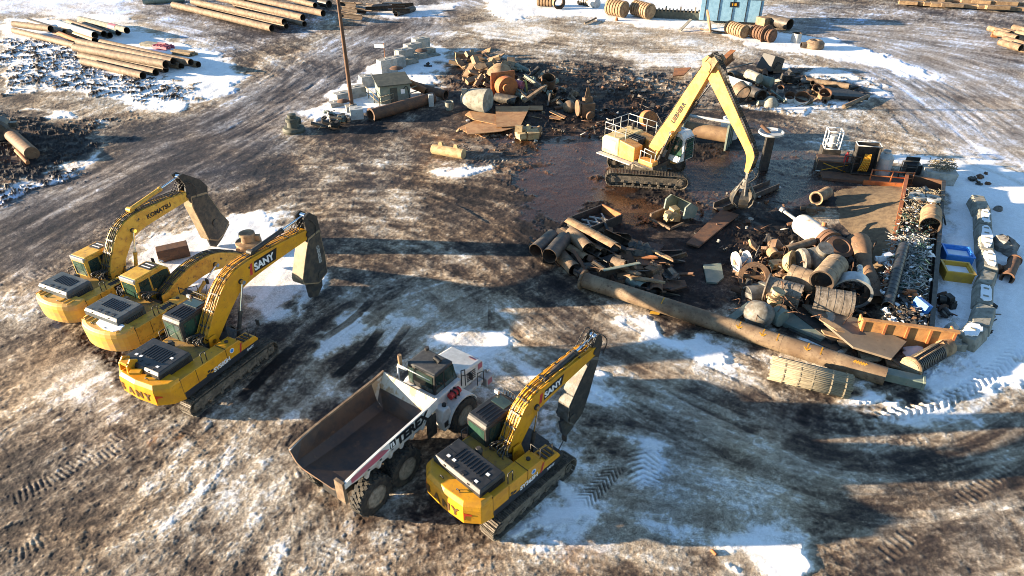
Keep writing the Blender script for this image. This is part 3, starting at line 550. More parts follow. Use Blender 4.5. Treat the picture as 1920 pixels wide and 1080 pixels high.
    for yy in (-.45, .45):
        e = MB(); e.path([(-Rr + .38, yy - .08, 2.32), (-Rr + .38, yy - .08, 2.40), (-Rr + .38, yy + .08, 2.40), (-Rr + .38, yy + .08, 2.32)], .02); e.build('lifting_eye', M['dark'], cwo)
    # engine hood
    hx0, hx1, hy0, hy1, hz = st['hood']; hd = MB(); zb = 2.02
    hd.add([(hx0 + (.0 if z < hz - .1 else .12), hy0, z) if 0 else (x, y, z) for z, i in ((zb, 0), (hz - .13, 0), (hz, .10)) for x, y in ((hx0 + i, hy0 + i * .6), (hx1 - i * .4, hy0 + i * .6), (hx1 - i * .4, hy1 - i * .6), (hx0 + i, hy1 - i * .6))],
           [(0, 1, 2, 3)] + [(j * 4 + k, j * 4 + (k + 1) % 4, j * 4 + 4 + (k + 1) % 4, j * 4 + 4 + k) for j in (0, 1) for k in range(4)] + [(8, 9, 10, 11)])
    ho = hd.build('engine_hood', M['hoodk'] if SY else M['hood'], t, bevel=.025)
    sl2 = MB(); nv_ = 9
    for k in range(nv_):
        yy = hy0 + (hy1 - hy0) * (.22 + .6 * k / nv_)
        sl2.box(((hx0 + hx1) / 2 + .12, yy, hz + .006), (.42 * (hx1 - hx0), .045, .03))
        if k % 3 == 0: sl2.box(((hx0 + hx1) / 2 - .32 * (hx1 - hx0), yy, hz + .006), (.12, .22, .02))
    sl2.build('hood_louvre', M['blk'], ho)
    gr = MB()
    for k in range(6): gr.box(((hx0 + hx1) / 2, hy0 + .015, zb + .08 + k * .065), ((hx1 - hx0) * .8, .06, .025))
    gr.build('hood_grille', M['blk'], ho)
    for yy in (.25, .75): hi = MB(); hi.box((hx0 + .04, hy0 + (hy1 - hy0) * yy, hz - .1), (.06, .12, .06)); hi.build('hood_latch', M['dark'], ho)
    for yy, xx in ((.18, .3), (.3, .3), (.82, .2), (.85, .6)):
        hi = MB(); hi.box((hx0 + (hx1 - hx0) * xx, hy0 + (hy1 - hy0) * (1 - yy), hz + .012), (.11, .15, .012)); 
        if SY: hi.build('hood_sticker', M['wht'], ho)
    for k in range(4): hi = MB(); hi.box((hx0 + .14, hy0 + (hy1 - hy0) * (.2 + .2 * k), hz + .004), (.05, .05, .04)); hi.build('hood_bolt', M['dsteel'], ho)
    sm2 = MB(); sm2.bb(hx0 + (hx1 - hx0) * .5, hx0 + (hx1 - hx0) * .5 + .012, hy0 + .1, hy1 - .1, hz - .002, hz + .008); sm2.build('hood_seam', M['blk'], ho)
    if SY or True:
        ex = MB(); ex.cyl((hx1 + .15, hy0 + (hy1 - hy0) * .62, 2.05), (hx1 + .15, hy0 + (hy1 - hy0) * .62, 2.48), .14, n=16); ex.cyl((hx1 + .15, hy0 + (hy1 - hy0) * .62, 2.48), (hx1 + .15, hy0 + (hy1 - hy0) * .62, 2.62), .17, .10, n=16); ex.build('exhaust_stack', M['dark'], t)
    # right side machinery house
    x1 = st['side']; sd_ = MB()
    sd_.prism([(-Rr + 1.06, 1.45), (x1, 1.45), (x1, 1.95), (x1 - .12, 2.12), (-Rr + 1.06, 2.22)], -W + .01, -W + .72)
    so_ = sd_.build('side_panel', Y, t, bevel=.03)
    lo2 = MB(); lo2.bb(-Rr + .95, x1 + .02, -W + .02, -W + .7, 1.12, 1.45); lo2.build('lower_side_panel', M['dnavy'] if SY else Y, t, bevel=.02)
    for xx in (-Rr + 1.9, x1 - .95): g = MB(); g.bb(xx, xx + .015, -W - .004, -W + .7, 1.46, 2.17); g.build('panel_seam', M['blk'], so_)
    tb = MB(); tb.prism([(x1 + .02, 1.14), (x1 + 1.0, 1.14), (x1 + 1.0, 1.5), (x1 + .85, 1.72), (x1 + .02, 1.78)], -W + .05, -W + .72); tb.build('tool_box', Y, t, bevel=.03)
    tb2 = MB(); tb2.bb(x1 + .03, x1 + .98, -W + .03, -W + .055, 1.14, 1.42); tb2.build('tool_box_trim', M['dnavy'] if SY else M['dark'], t)
    lp = MB(); lp.bb(-.95, .15, W - .70, W - .02, 1.14, 2.05); lp.build('left_side_panel', Y, t, bevel=.03)
    if SY:
        lw = MB(); lw.add([(-.9, -W + .003, 1.45), (x1 - .1, -W + .003, 1.45), (x1 - .1, -W + .003, 1.72), (-.2, -W + .003, 1.62)], [(0, 1, 2, 3)])
        text(st['model'], .30, (st['mx'], -W - .006, 1.42), (1, 0, .04), (0, 0, 1), M['wht'], so_, bold=.035)
        s_ = MB(); s_.add([(x1 - .24, -W - .004, 1.46), (x1 - .14, -W - .004, 1.46), (x1 + .0, -W - .004, 1.92), (x1 - .1, -W - .004, 1.92)], [(0, 1, 2, 3)]); s_.build('red_slash', M['red'], so_)
        r_ = MB(); r_.cyl((x1 - .62, -W + .004, 1.86), (x1 - .62, -W - .006, 1.86), .125, n=24); ro = r_.build('round_emblem', M['wht'], so_); r_ = MB(); r_.cyl((x1 - .62, -W - .004, 1.86), (x1 - .62, -W - .010, 1.86), .09, n=24); r_.build('emblem_disc', M['tblue'], ro) if 0 else r_.build('emblem_disc', M['tblue'], so_)
        text('SANY', .17, (x1 + .2, -W + .024, 1.24), (1, 0, 0), (0, 0, 1), M['wht'], t, bold=.02)
        dn = MB()
        for a, b, z in ((0, .25, 1.45), (.25, .40, 1.55), (.1, .22, 1.60)): dn.bb(-1.35 + a, -1.35 + b, -W - .004, -W + .02, z, z + .1)
        dn.build('checker_decal', M['dnavy'], so_)
    else:
        bl = MB(); bl.add([(-.62, -W + .004, 1.44), (.02, -W + .004, 1.44), (-.05, -W + .004, 2.12), (-.7, -W + .004, 2.14)], [(0, 1, 2, 3)]); bl.add([(-.70, -W + .02, 2.145), (-.05, -W + .02, 2.125), (-.05, -W + .5, 2.14), (-.70, -W + .5, 2.165)], [(0, 1, 2, 3)]); b2 = bl.build('number_decal', M['blk'], so_)
        b2.location.y = -.012; b2.location.z = .012
        text('PC', .2, (-.58, -W - .014, 1.92), (1, 0, 0), (0, 0, 1), M['wht'], so_, bold=.02); text(st['model'], .26, (-.56, -W - .014, 1.64), (1, 0, 0), (0, 0, 1), M['wht'], so_, bold=.03); text('LC', .16, (-.56, -W - .014, 1.48), (1, 0, 0), (0, 0, 1), M['wht'], so_, bold=.02)
        for k in range(5): g = MB(); g.bb(-.75 + k * .14, -.70 + k * .14, -W + .08, -W + .62, 2.10, 2.165 - .004 * k); g.build('side_vent', M['blk'], so_)
    # handrails
    q = -W + .10; a, b = x1 - .15, x1 + .55
    for P_ in ([(a, q, 2.0), (a, q, 2.62), (b, q, 2.4), (b, q, 1.7)], [(a, q + .5, 2.0), (a, q + .5, 2.55), (a, q + .06, 2.55)], [(-1.3, q, 2.15), (-1.3, q, 2.7), (-1.05, q + .0, 2.7), (-1.05, q, 2.15)], [(-.62, W - .05, 1.4), (-.62, W - .05, 2.6), (-.95, W - .05, 2.6), (-.95, W - .05, 2.05)]): hr = MB(); hr.path(P_, .022); hr.build('handrail', M['dark'], t)
    for k in range(3): e = MB(); e.bb(x1 + .2 + .2 * k, x1 + .32 + .2 * k, -W + .12, -W + .6, 1.74 - .02 * k, 1.80 - .02 * k); e.build('step_grip', M['dark'], t)
    e = MB(); e.cyl((x1 - .5, -W + .4, 2.12), (x1 - .5, -W + .4, 2.2), .09, n=14); e.build('filler_cap', M['dark'], t)
    e = MB(); e.bb(-Rr + 1.07, -Rr + 1.085, -W - .004, W + .004, 1.3, 2.26); e.build('counterweight_seam', M['blk'], t)
    mi = MB(); mi.path([(x1 + .95, -W + .15, 1.6), (x1 + 1.15, -W + .0, 2.3)], .018); mi.box((x1 + 1.15, -W + .0, 2.35), (.06, .2, .3)); mi.build('mirror', M['dark'], t)
    # cab on the left
    cx0, cx1, cy0, cy1, cz = -.55, 1.62, .48, W + .04, st['cabz']
    cb = MB(); cb.prism([(cx0, 1.35), (cx1 - .25, 1.35), (cx1, 1.75), (cx1 - .12, cz - .30), (cx1 - .42, cz - .06), (cx0 + .1, cz - .06), (cx0, cz - .2)], cy0, cy1); co = cb.build('cab', st['cab'], t, bevel=.05)
    rf = MB(); rf.prism([(cx0 + .03, cz - .07), (cx1 - .45, cz - .07), (cx1 - .55, cz), (cx0 + .12, cz)], cy0 + .03, cy1 - .03); rf.build('cab_roof', st['roof'], co, bevel=.03)
    g = MB(); g.bb(cx0 - .012, cx0 + .02, cy0 + .1, cy1 - .1, 2.15, cz - .3); g.build('rear_window', M['ggl'], co)
    for s, yy in ((-1, cy0), (1, cy1)):
        g = MB(); a, b = (yy - .012, yy + .01)
        g.prism([(cx0 + .15, 2.1), (cx0 + .78, 2.0), (cx0 + .78, cz - .25), (cx0 + .2, cz - .25)], a, b); g.prism([(cx0 + .88, 1.95), (cx1 - .12, 1.85), (cx1 - .22, cz - .33), (cx1 - .45, cz - .25), (cx0 + .88, cz - .25)], a, b); g.build('side_window', st['sideg'], co)
    g = MB(); g.add([(cx1 + .006, cy0 + .08, 1.85), (cx1 + .006, cy1 - .08, 1.85), (cx1 - .10, cy1 - .08, cz - .38), (cx1 - .10, cy0 + .08, cz - .38)], [(0, 1, 2, 3)]); g.build('windscreen', M['glass'], co)
    rh = MB(); 
    if SY:
        rh.bb(cx1 - 1.0, cx1 - .5, cy0 + .18, cy1 - .18, cz + .002, cz + .03); rho = rh.build('roof_hatch', M['glass'], co)
        r2 = MB(); 
        for k in range(5): r2.bb(cx0 + .25, cx1 - 1.1, cy0 + .15 + k * .17, cy0 + .18 + k * .17, cz, cz + .03)
        r2.build('roof_rib', st['roof'], co)
        r3 = MB(); xg = cx1 - .28
        for k in range(7): r3.path([(xg, cy0 + .02 + k * .15, cz - .1), (xg + .06, cy0 + .02 + k * .15, cz + .18)], .016)
        r3.path([(xg + .06, cy0, cz + .18), (xg + .06, cy1, cz + .18)], .02); r3.path([(xg, cy0, cz - .1), (xg, cy1, cz - .1)], .02); r3.build('roof_guard', M['dark'], co)
        r4 = MB(); r4.box((cx1 - .55, cy1 - .06, cz + .12), (.10, .22, .16)); r4.build('work_lamp', M['lgrey'], co)
    else:
        rh.bb(cx1 - 1.1, cx1 - .55, cy0 + .16, cy1 - .16, cz + .002, cz + .035); rho = rh.build('roof_hatch', M['dark'], co)
        r2 = MB(); r2.bb(cx1 - .98, cx1 - .92, cy0 + .25, cy1 - .3, cz + .037, cz + .045); r2.bb(cx1 - .74, cx1 - .68, cy0 + .25, cy1 - .3, cz + .037, cz + .045); r2.build('hatch_strip', M['wht'], co)
        r2 = MB(); r2.bb(cx0 - .02, cx0 + .14, cy0 + .03, cy1 - .03, cz - .27, cz - .02); r2.build('roof_rear_trim', M['alu'], co, bevel=.03)
        r2 = MB()
        for yy in (cy0 + .1, cy0 + .28): r2.cyl((cx1 - .35, yy, cz + .1), (cx1 - .25, yy, cz + .1), .07)
        r2.build('work_lamp', M['alu'], co)
    # boom
    mbm, Q, up, lo = boom_mesh(st['cl'], st['th'], st.get('bw', .62)); bo = mbm.build('boom', Y, t, bevel=.015); hw = st.get('bw', .62) / 2
    plates = MB()
    for s in (-1, 1): plates.prism([(-.05, 1.36), (.75, 1.36), (.45, 2.25), (.05, 2.25)], s * (hw + .09) - .03, s * (hw + .09) + .03)
    plates.build('boom_foot_bracket', Y, t, bevel=.01)
    i1 = int(len(Q) * st.get('pin', .45)); pc = lo[i1] * .62 + up[i1] * .38
    pins = MB(); pins.cyl((pc[0], -hw - .07, pc[1]), (pc[0], hw + .07, pc[1]), .13, n=18); pins.build('pivot_pin', M['dark'], bo); pins = MB(); pins.cyl((st['cl'][0][0], -hw - .12, st['cl'][0][1]), (st['cl'][0][0], hw + .12, st['cl'][0][1]), .12, n=16); pins.build('pivot_pin', M['dark'], bo); pins = MB()
    p2 = lo[int(len(Q) * .62)] * .35 + up[int(len(Q) * .62)] * .65; pins.cyl((p2[0], -hw - .012, p2[1]), (p2[0], hw + .012, p2[1]), .06, n=14); pins.build('pivot_pin', M['dark'], bo)
    lc = st['lift']; 
    for s in (-1, 1): ram(t, (lc[0], s * (hw + .16), lc[1]), (pc[0], s * (hw + .12), pc[1]), st['lr'], lc[2], st['liftm'], 'boom_cylinder')
    # hydraulic hoses along the boom top
    rg = random.Random(5)
    for k in range(st.get('nh', 5)):
        hs = MB(); yy = -hw + .08 + k * (2 * hw - .16) / 4; P = []
        for i in range(0, len(Q), 2): dd = up[i] - lo[i]; dd = dd / np.hypot(*dd); q_ = up[i] + dd * (.06 + .03 * rg.random()); P.append((q_[0], yy + .03 * rg.uniform(-1, 1), q_[1]))
        P = [(P[0][0] - .35, yy * .5, P[0][1] - .25), (P[0][0] - .28, yy * .8, P[0][1] + .15)] + P; hs.path(P, .022 if st['make'] == 'S' else .026, 6); hs.build('hydraulic_hose', M['dark'] if (k % 2 or not SY) else M['yelp'], bo)
    for i in range(3, len(Q) - 3, 4): cl_ = MB(); dd = up[i] - lo[i]; dd = dd / np.hypot(*dd); q_ = up[i] + dd * .05; cl_.box((q_[0], 0, q_[1]), (.07, 2 * hw * .92, .05), Matrix.Rotation(-math.atan2(-dd[0], dd[1]), 3, 'Y')); cl_.build('hose_clamp', M['dsteel'], bo)
    # valve block, swivel hoses behind boom foot
    vb = MB(); vb.bb(-.32, -.02, -.4, .4, 1.4, 1.95); 
    for k in range(10): a = rg.uniform(-.5, .5); vb.path(curve([(-.2, a, 1.7), (-.35 - rg.random() * .3, a + rg.uniform(-.2, .2), 2.2 + rg.random() * .3), (.05, a * .5, 2.35), (.3, a * .4, 2.1)], 4), .025)
    vb.build('valve_hoses', M['dsteel'], t)
    if st.get('letter'):
        s_, size, i0, fr, colr_ = st['letter']; i0 = int(len(Q) * i0); a = Q[i0]; b = Q[min(i0 + 4, len(Q) - 1)]; d_ = Vector((b[0] - a[0], 0, b[1] - a[1])).normalized(); nn = Vector((-d_.z, 0, d_.x))
        o_ = Vector((a[0], -hw - .010, a[1])) - nn * size * .36
        if SY:
            bk = MB(); c_ = o_ + Vector((0, .004, 0)); e = c_ - d_ * .34 - nn * size * .22; wd_ = size * 3.4; hh = size * 1.15
            bk.add([e + d_ * .28, e + d_ * wd_, e + d_ * (wd_ + .2) + nn * hh, e + d_ * .40 + nn * hh], [(0, 1, 2, 3)]); bk.build('lettering_panel', M['blk'], bo)
            rd = MB(); rd.add([e, e + d_ * .16, e + d_ * .28 + nn * hh, e + d_ * .12 + nn * hh], [(0, 1, 2, 3)]); rd.build('red_slash', M['red'], bo)
        text(s_, size, o_, d_, nn, colr_, bo, bold=.04)
    if st.get('shear'):
        sh = st['shear']; tp = st['cl'][-1]
        if st.get('scyl'): c0, c1, fr = st['scyl']; ram(t, (c0[0], 0, c0[1]), (c1[0], 0, c1[1]), .12, fr, st['scylm'], 'shear_cylinder')
        sw = st.get('sw', .34); sp = MB(); sp.prism(sh['br'], -sw * .92, -sw * .6); sp.prism(sh['br'], sw * .6, sw * .92); 
        sp.cyl((tp[0], -sw - .05, tp[1]), (tp[0], sw + .05, tp[1]), .16, n=18); mc = np.mean(sh['br'], 0); sp.box((mc[0], 0, mc[1]), (.5, sw * 1.3, .7)); so2 = sp.build('shear_bracket', M['dark'], t, bevel=.012)
        bd = MB(); bd.prism(sh['body'], -sw, sw); b_ = bd.build('shear', sh['mat'], t, bevel=.02)
        bx = MB(); c_ = np.mean(sh['body'], 0)
        sc2 = [tuple(c_ + (np.array(p) - c_) * .93) for p in sh['body']]; bx.prism(sc2, -sw - .03, -sw + .01); bx.prism(sc2, sw - .01, sw + .03); bx.build('shear_side_plate', sh['mat2'], b_)
        j = MB(); j.prism(sh['jaw1'], -.14, -.01); j.prism(sh['jaw2'], .01, .16); j.build('shear_jaw', M['dsteel'], t, bevel=.01)
        pn = MB(); pp = sh['pin']; pn.cyl((pp[0], -sw - .08, pp[1]), (pp[0], sw + .08, pp[1]), .22, n=20); pn.build('jaw_pivot', M['dsteel'], b_)
        hz_ = MB(); q = tp
        for k in range(4):
            yy = -.25 + .16 * k; hz_.path(curve([(q[0] - .7, yy, q[1] + .35), (q[0] + .05, yy * 1.4, q[1] + .85), (q[0] + .55, yy * 1.8, q[1] + .35), (q[0] + .45, yy * 1.5, q[1] - .35)], 5), .025)
        hz_.build('shear_hoses', M['dark'], so2)
        if sh.get('txt'):
            tx, org, xd, yd, sz = sh['txt']; text(tx, sz, org, xd, yd, M['lgrey'], b_, bold=.02)
    return t
M['redl'] = mat('tail_lamp_red', (.55, .05, .02), rough=.25, bump=0); M['yelp'] = mat('yellow_steel_pipe', (.5, .24, .02), rough=.4)
M['deckm'] = M['dark']
M['ydeck'] = mat('dusty_yellow_deck', (.34, .19, .03), (.2, .12, .04), rough=.6, c3=(.06, .045, .03), s3=4, t3=(.55, .7))
def mx_(a, b, t): return a + (b - a) * t
S365 = dict(make='S', L=4.9, gauge=2.75, tw=.68, W=3.05, R=3.25, paint=M['yel'], cw=M['yel'], deck=M['ydeck'], hood=(-2.55, -1.25, -1.25, 1.3, 2.62), side=.62, model='SY365H', mx=-.75, cab=M['dark'], roof=M['hoodk'], cabz=3.2, sideg=M['glass'],
            cl=[(.15, 1.9), (.65, 2.75), (1.2, 3.42), (1.9, 3.72), (3.4, 3.92), (5.1, 4.08)], th=[.6, .82, .95, .9, .7, .45], lift=(.95, 1.15, .52), lr=.085, liftm=M['dark'], pin=.47, letter=('SANY', .40, .60, 0, M['wht']),
            scyl=((2.2, 4.15), (5.3, 4.62), .62), scylm=M['dark'], sw=.30,
            shear=dict(mat=M['greym'], mat2=M['dark'], br=[(5.1, 4.75), (5.4, 4.8), (5.6, 4.3), (5.4, 3.4), (4.7, 3.3), (4.9, 4.0)], body=[(4.85, 3.85), (5.4, 3.6), (4.9, 1.9), (4.5, .9), (3.95, .6), (3.5, 1.1), (3.55, 2.0), (4.25, 3.05)],
                       jaw1=[(3.2, 1.2), (4.2, 1.0), (4.15, .25), (3.7, .06), (3.4, .4)], jaw2=[(3.5, 1.2), (4.3, .9), (4.35, .35), (4.0, .05), (3.6, .3)], pin=(3.75, 1.25)))
S500 = dict(make='S', bracket=1, L=5.45, gauge=2.95, tw=.68, W=3.3, R=3.7, paint=M['yel'], cw=M['yel'], deck=M['ydeck'], hood=(-3.1, -1.35, -1.0, 1.45, 2.66), side=.85, model='SY500H', mx=-.95, cab=M['dark'], roof=M['hoodk'], cabz=3.3, sideg=M['ggl'],
            cl=[(.3, 1.95), (1.15, 2.95), (2.1, 3.85), (3.1, 4.2), (5.2, 4.25), (7.5, 4.2)], th=[.7, .95, 1.12, 1.08, .82, .55], bw=.7, lift=(1.55, 1.2, .5), lr=.10, liftm=M['dark'], pin=.50, letter=('SANY', .52, .66, 0, M['wht']),
            scyl=((3.9, 4.85), (7.75, 5.15), .58), scylm=M['dark'], sw=.40,
            shear=dict(mat=M['shear'], mat2=M['dsteel'], br=[(7.4, 5.2), (7.85, 5.35), (8.35, 4.9), (8.45, 3.9), (8.2, 3.5), (7.3, 3.6), (7.45, 4.3)], body=[(7.45, 4.0), (8.35, 4.1), (8.45, 2.5), (8.4, 1.3), (7.6, 1.0), (6.5, 1.55), (6.45, 1.8), (7.05, 3.2)],
                       jaw1=[(6.9, 1.5), (8.2, 1.5), (8.1, .5), (7.6, .06), (7.0, .3)], jaw2=[(7.1, 1.5), (8.25, 1.6), (8.3, .7), (7.7, .15), (7.2, .2)], pin=(7.8, 1.5), txt=('GENESIS', (7.85, -.435, 3.3), (0.02, 0, -1), (1, 0, .02), .30)))
KA = dict(make='K', L=5.0, gauge=2.6, tw=.62, W=3.1, R=3.4, paint=M['yel2'], cw=M['cwt'], deck=M['ydeck'], hood=(-2.7, -1.3, -.8, 1.4, 2.72), side=.75, model='390', mx=0, cab=M['yel2'], roof=M['yel2'], cabz=3.25, sideg=M['glass'],
          cl=[(.3, 1.9), (.95, 2.9), (1.65, 3.75), (2.5, 4.12), (4.3, 4.22), (6.2, 4.2)], th=[.65, .92, 1.05, 1.02, .82, .5], bw=.66, lift=(1.35, 1.25, .55), lr=.10, liftm=M['yel2'], pin=.52, letter=('KOMATSU', .36, .68, 0, M['blk']),
          scyl=((2.6, 4.85), (6.15, 5.4), .62), scylm=M['yel2'], sw=.36,
          shear=dict(mat=M['shear'], mat2=M['dsteel'], br=[(5.9, 5.55), (6.25, 5.6), (7.3, 4.8), (7.7, 4.2), (7.5, 3.5), (6.3, 3.6), (6.05, 4.2), (6.2, 4.9)], body=[(6.3, 4.1), (7.5, 3.9), (8.15, 2.2), (8.6, 1.3), (8.0, .7), (7.4, .5), (6.75, .9), (6.5, 2.2), (6.25, 3.4)],
                     jaw1=[(6.8, 1.2), (8.6, 1.3), (8.75, 1.0), (7.9, .35), (7.3, .06), (6.95, .3)], jaw2=[(7.0, 1.4), (8.3, 1.5), (8.2, .8), (7.4, .1), (7.0, .5)], pin=(7.5, 1.8)))
KB = dict(make='K', snow=1, L=5.2, gauge=2.7, tw=.62, W=3.2, R=3.6, paint=M['yel2'], cw=M['cwt'], deck=M['ydeck'], hood=(-2.85, -1.3, -.9, 1.45, 2.74), side=.85, model='450', mx=0, cab=M['yel2'], roof=M['yel2'], cabz=3.25, sideg=M['glass'],
          cl=[(.4, 1.8), (1.9, 2.25), (3.5, 2.3), (5.0, 1.7), (6.9, .5)], th=[.6, .9, .98, .8, .45], bw=.66, lift=(1.5, .95, .55), lr=.10, liftm=M['yel2'], pin=.52)
M['roofg'] = mat('weathered_black_roof', (.035, .037, .04), (.06, .06, .06), rough=.75, scale=6, bump=.3)
M['roofs'] = M['hood']
excavator((-.27, 18.91), 46, 47, 'clean yellow excavator with a black cab in the foreground, parked beside the white dump truck', S365)
excavator((-14.75, 25.75), 62.5, 62.5, 'yellow excavator with a black cab, nearest the dump truck of three parked side by side', S500)
excavator((-22.2, 31.5), 65, 65, 'farthest of the faded yellow excavators, its raised boom ending in a brown shear', KA)
excavator((-18.5, 29.35), 64, 64, 'faded yellow excavator between two others, boom lowered and snow on its counterweight', KB)
# ------------------------------------------------------------ articulated dump truck
def wheel(parent, x, y, r, wd, out):
    "tyre with lugs + rim; out = +1/-1 side the rim faces"
    m = MB(); n = 40; prof = [(-wd / 2, r * .60), (-wd / 2, r * .86), (-wd * .44, r * .95), (-wd * .3, r * .985), (wd * .3, r * .985), (wd * .44, r * .95), (wd / 2, r * .86), (wd / 2, r * .56), (-wd / 2, r * .56)]
    m.rev((x, y, r), (0, 1, 0), prof[:-1] + [(-wd / 2, r * .56)], n=n, close=True); ny = 22
    for k in range(ny):
        a = 2 * math.pi * k / ny
        for s, da in ((-1, 0), (1, math.pi / ny)):
            for yo, sl in ((.14, .0), (.33, .10)):
                aa = a + da + sl * 1.2; c = Vector((x + math.sin(aa) * r * .99, y + s * wd * yo, r + math.cos(aa) * r * .99)); m.box(c, (r * .15, wd * .25, .06), Matrix.Rotation(aa, 3, 'Y') @ Matrix.Rotation(s * .45, 3, 'Z'))
    t = m.build('wheel', M['rub'], parent); q = MB()
    q.rev((x, y + out * wd * .5, r), (0, -out, 0), [(0, r * .60), (.0, r * .50), (.07, r * .46), (.10, r * .32), (.02, r * .30), (.0, r * .16), (.02, .01)], n=28); q.build('rim', M['rimm'], t)
    b = MB()
    for k in range(12): a = k * math.pi / 6; b.cyl((x + math.sin(a) * r * .38, y + out * (wd * .5 - .10), r + math.cos(a) * r * .38), (x + math.sin(a) * r * .38, y + out * (wd * .5 - .05), r + math.cos(a) * r * .38), .022, n=6)
    b.build('wheel_nuts', M['dsteel'], t); return t
M['rimm'] = mat('dusty_rim', (.30, .27, .22), (.18, .155, .12), rough=.7, scale=6)
T = thing('dump_truck', 'white articulated dump truck with an empty rust-brown bed, between the foreground excavator and the others', 'dump truck', (-6.46, 18.40, 0), R(54.5))
for x in (0, 1.72, 5.42):
    for s in (-1, 1): wheel(T, x, s * 1.26, .85, .60, s)
m = MB(); m.bb(-.9, 4.3, -.45, .45, .75, 1.2); m.bb(-.6, 2.9, -.6, -.4, 1.2, 1.66); m.bb(-.6, 2.9, .4, .6, 1.2, 1.66); m.bb(-.15, .15, -1.0, 1.0, .7, .98); m.bb(1.57, 1.87, -1.0, 1.0, .7, .98); m.cyl((4.25, 0, .6), (4.25, 0, 1.5), .32, n=18); m.build('rear_chassis', M['dark'], T, bevel=.02)
m = MB(); m.bb(4.4, 7.1, -.5, .5, .7, 1.25); m.bb(5.27, 5.57, -1.0, 1.0, .7, .98); m.build('front_chassis', M['dark'], T, bevel=.02)
# bed: V-ish cross-section, scooped tail
def sect(x, zt, zb, wt, wb): return [(x, -wt, zt), (x, -wb, zb + (zt - zb) * .25), (x, -wb * .72, zb), (x, wb * .72, zb), (x, wb, zb + (zt - zb) * .25), (x, wt, zt)]
X = [(-1.35, 2.72, 2.12, 1.38, 1.12), (-.7, 2.82, 1.95, 1.42, 1.2), (.4, 2.88, 1.80, 1.45, 1.25), (3.0, 2.96, 1.74, 1.46, 1.25)]
b = MB(); inn = [sect(*q) for q in X]; out_ = [[(p[0] - (.0), p[1] * 1.055 + (0.0), p[2] - (.07 if i in (1, 2, 3, 4) else 0)) for i, p in enumerate(s_)] for s_ in inn]
b.grid(inn, 0, False); bi = b.build('bed_interior', M['bedin'], T)
b = MB()
for k in range(5): b.add([inn[0][k], inn[0][k + 1], out_[0][k + 1], out_[0][k]], [(0, 1, 2, 3)])
b.build('bed_lip', M['spalt'], T)
b = MB(); b.grid(out_, 0, False)
for s in (0, 1):
    for i in range(3):
        k = 0 if s == 0 else 5; a = inn[i][k]; c = inn[i + 1][k]; d = out_[i + 1][k]; e = out_[i][k]; b.add([a, c, d, e], [(0, 1, 2, 3)])
bo = b.build('bed', M['whitebed'] if 'whitebed' in M else M['white'], T)
b = MB(); b.add([(2.98, -.9, 1.74), (2.98, .9, 1.74), (3.05, 1.25, 2.04), (3.36, 1.38, 2.45), (3.36, -1.38, 2.45), (3.05, -1.25, 2.04)], [(0, 1, 2, 3, 4, 5)]); b.build('headboard_lower', M['bedin'], T)
b = MB(); b.add([(3.362, -1.38, 2.45), (3.362, 1.38, 2.45), (3.72, 1.44, 3.02), (3.72, -1.44, 3.02), (3.80, -1.44, 3.0), (3.80, 1.44, 3.0), (3.46, 1.38, 2.4), (3.46, -1.38, 2.4)], [(0, 1, 2, 3), (4, 5, 6, 7), (0, 3, 4, 7), (1, 6, 5, 2), (3, 2, 5, 4)]); b.build('headboard_upper', M['bedlit'], T)
for s in (-1, 1):
    b = MB(); b.add([(2.99, s * 1.46, 2.96), (2.99, s * 1.25, 1.98), (3.05, s * 1.25, 2.04), (3.37, s * 1.40, 2.46), (3.72, s * 1.46, 3.0)], [(0, 1, 2, 3, 4)]); b.build('headboard_corner', M['bedlit'], T)
for k in range(6): b = MB(); x = -.2 + .62 * k; b.add([(x, -1.38, 1.9), (x + .12, -1.38, 1.9), (x + .12, -1.565, 2.46), (x, -1.565, 2.46), (x, -1.24, 1.9), (x + .12, -1.24, 1.9), (x + .12, -1.44, 2.46), (x, -1.44, 2.46)], [(0, 1, 2, 3), (0, 4, 7, 3), (1, 5, 6, 2)]); b.build('bed_rib', M['white'], T)
for s in (-1, 1):
    b = MB(); y0 = s * 1.54; yi = s * 1.44
    P = [(-1.3, 2.50, 2.74), (-.7, 2.52, 2.86), (.4, 2.52, 2.92), (3.2, 2.50, 3.0), (3.78, 2.62, 3.06)]
    V = [(x, yi, z1) for x, z0, z1 in P] + [(x, y0, z1) for x, z0, z1 in P] + [(x, y0, z0) for x, z0, z1 in P] + [(x, yi, z0) for x, z0, z1 in P]; n = 5
    F = [(i * n + k, i * n + k + 1, ((i + 1) % 4) * n + k + 1, ((i + 1) % 4) * n + k) for i in range(4) for k in range(n - 1)] + [(0, n, 2 * n, 3 * n), (n - 1, 4 * n - 1, 3 * n - 1, 2 * n - 1)]
    b.add(V, F); b.build('bed_side_rail', M['white'] if s < 0 else M['pipe'], T)
    e = MB()
    for k in range(0): xx = -.6 + k * .66; e.add([(xx, s * 1.50, 2.5), (xx + .1, s * 1.50, 2.5), (xx + .1, s * 1.13, 1.55), (xx, s * 1.13, 1.55), (xx, s * 1.62, 2.5), (xx + .1, s * 1.62, 2.5), (xx + .1, s * 1.26, 1.5), (xx, s * 1.26, 1.5)], [(0, 1, 2, 3), (4, 5, 6, 7), (0, 1, 5, 4), (3, 2, 6, 7), (1, 2, 6, 5), (0, 3, 7, 4)])
text('TEREX', .60, (1.35, -1.566, 2.48), (1, 0, .02), (0, 0, 1), M['blk'], T, bold=.05)
p_ = MB(); p_.add([(.98, -1.545, 2.56), (1.30, -1.545, 2.56), (1.30, -1.545, 2.90), (.98, -1.545, 2.90)], [(0, 1, 2, 3)]); p_.build('logo_panel', M['blk'], T)
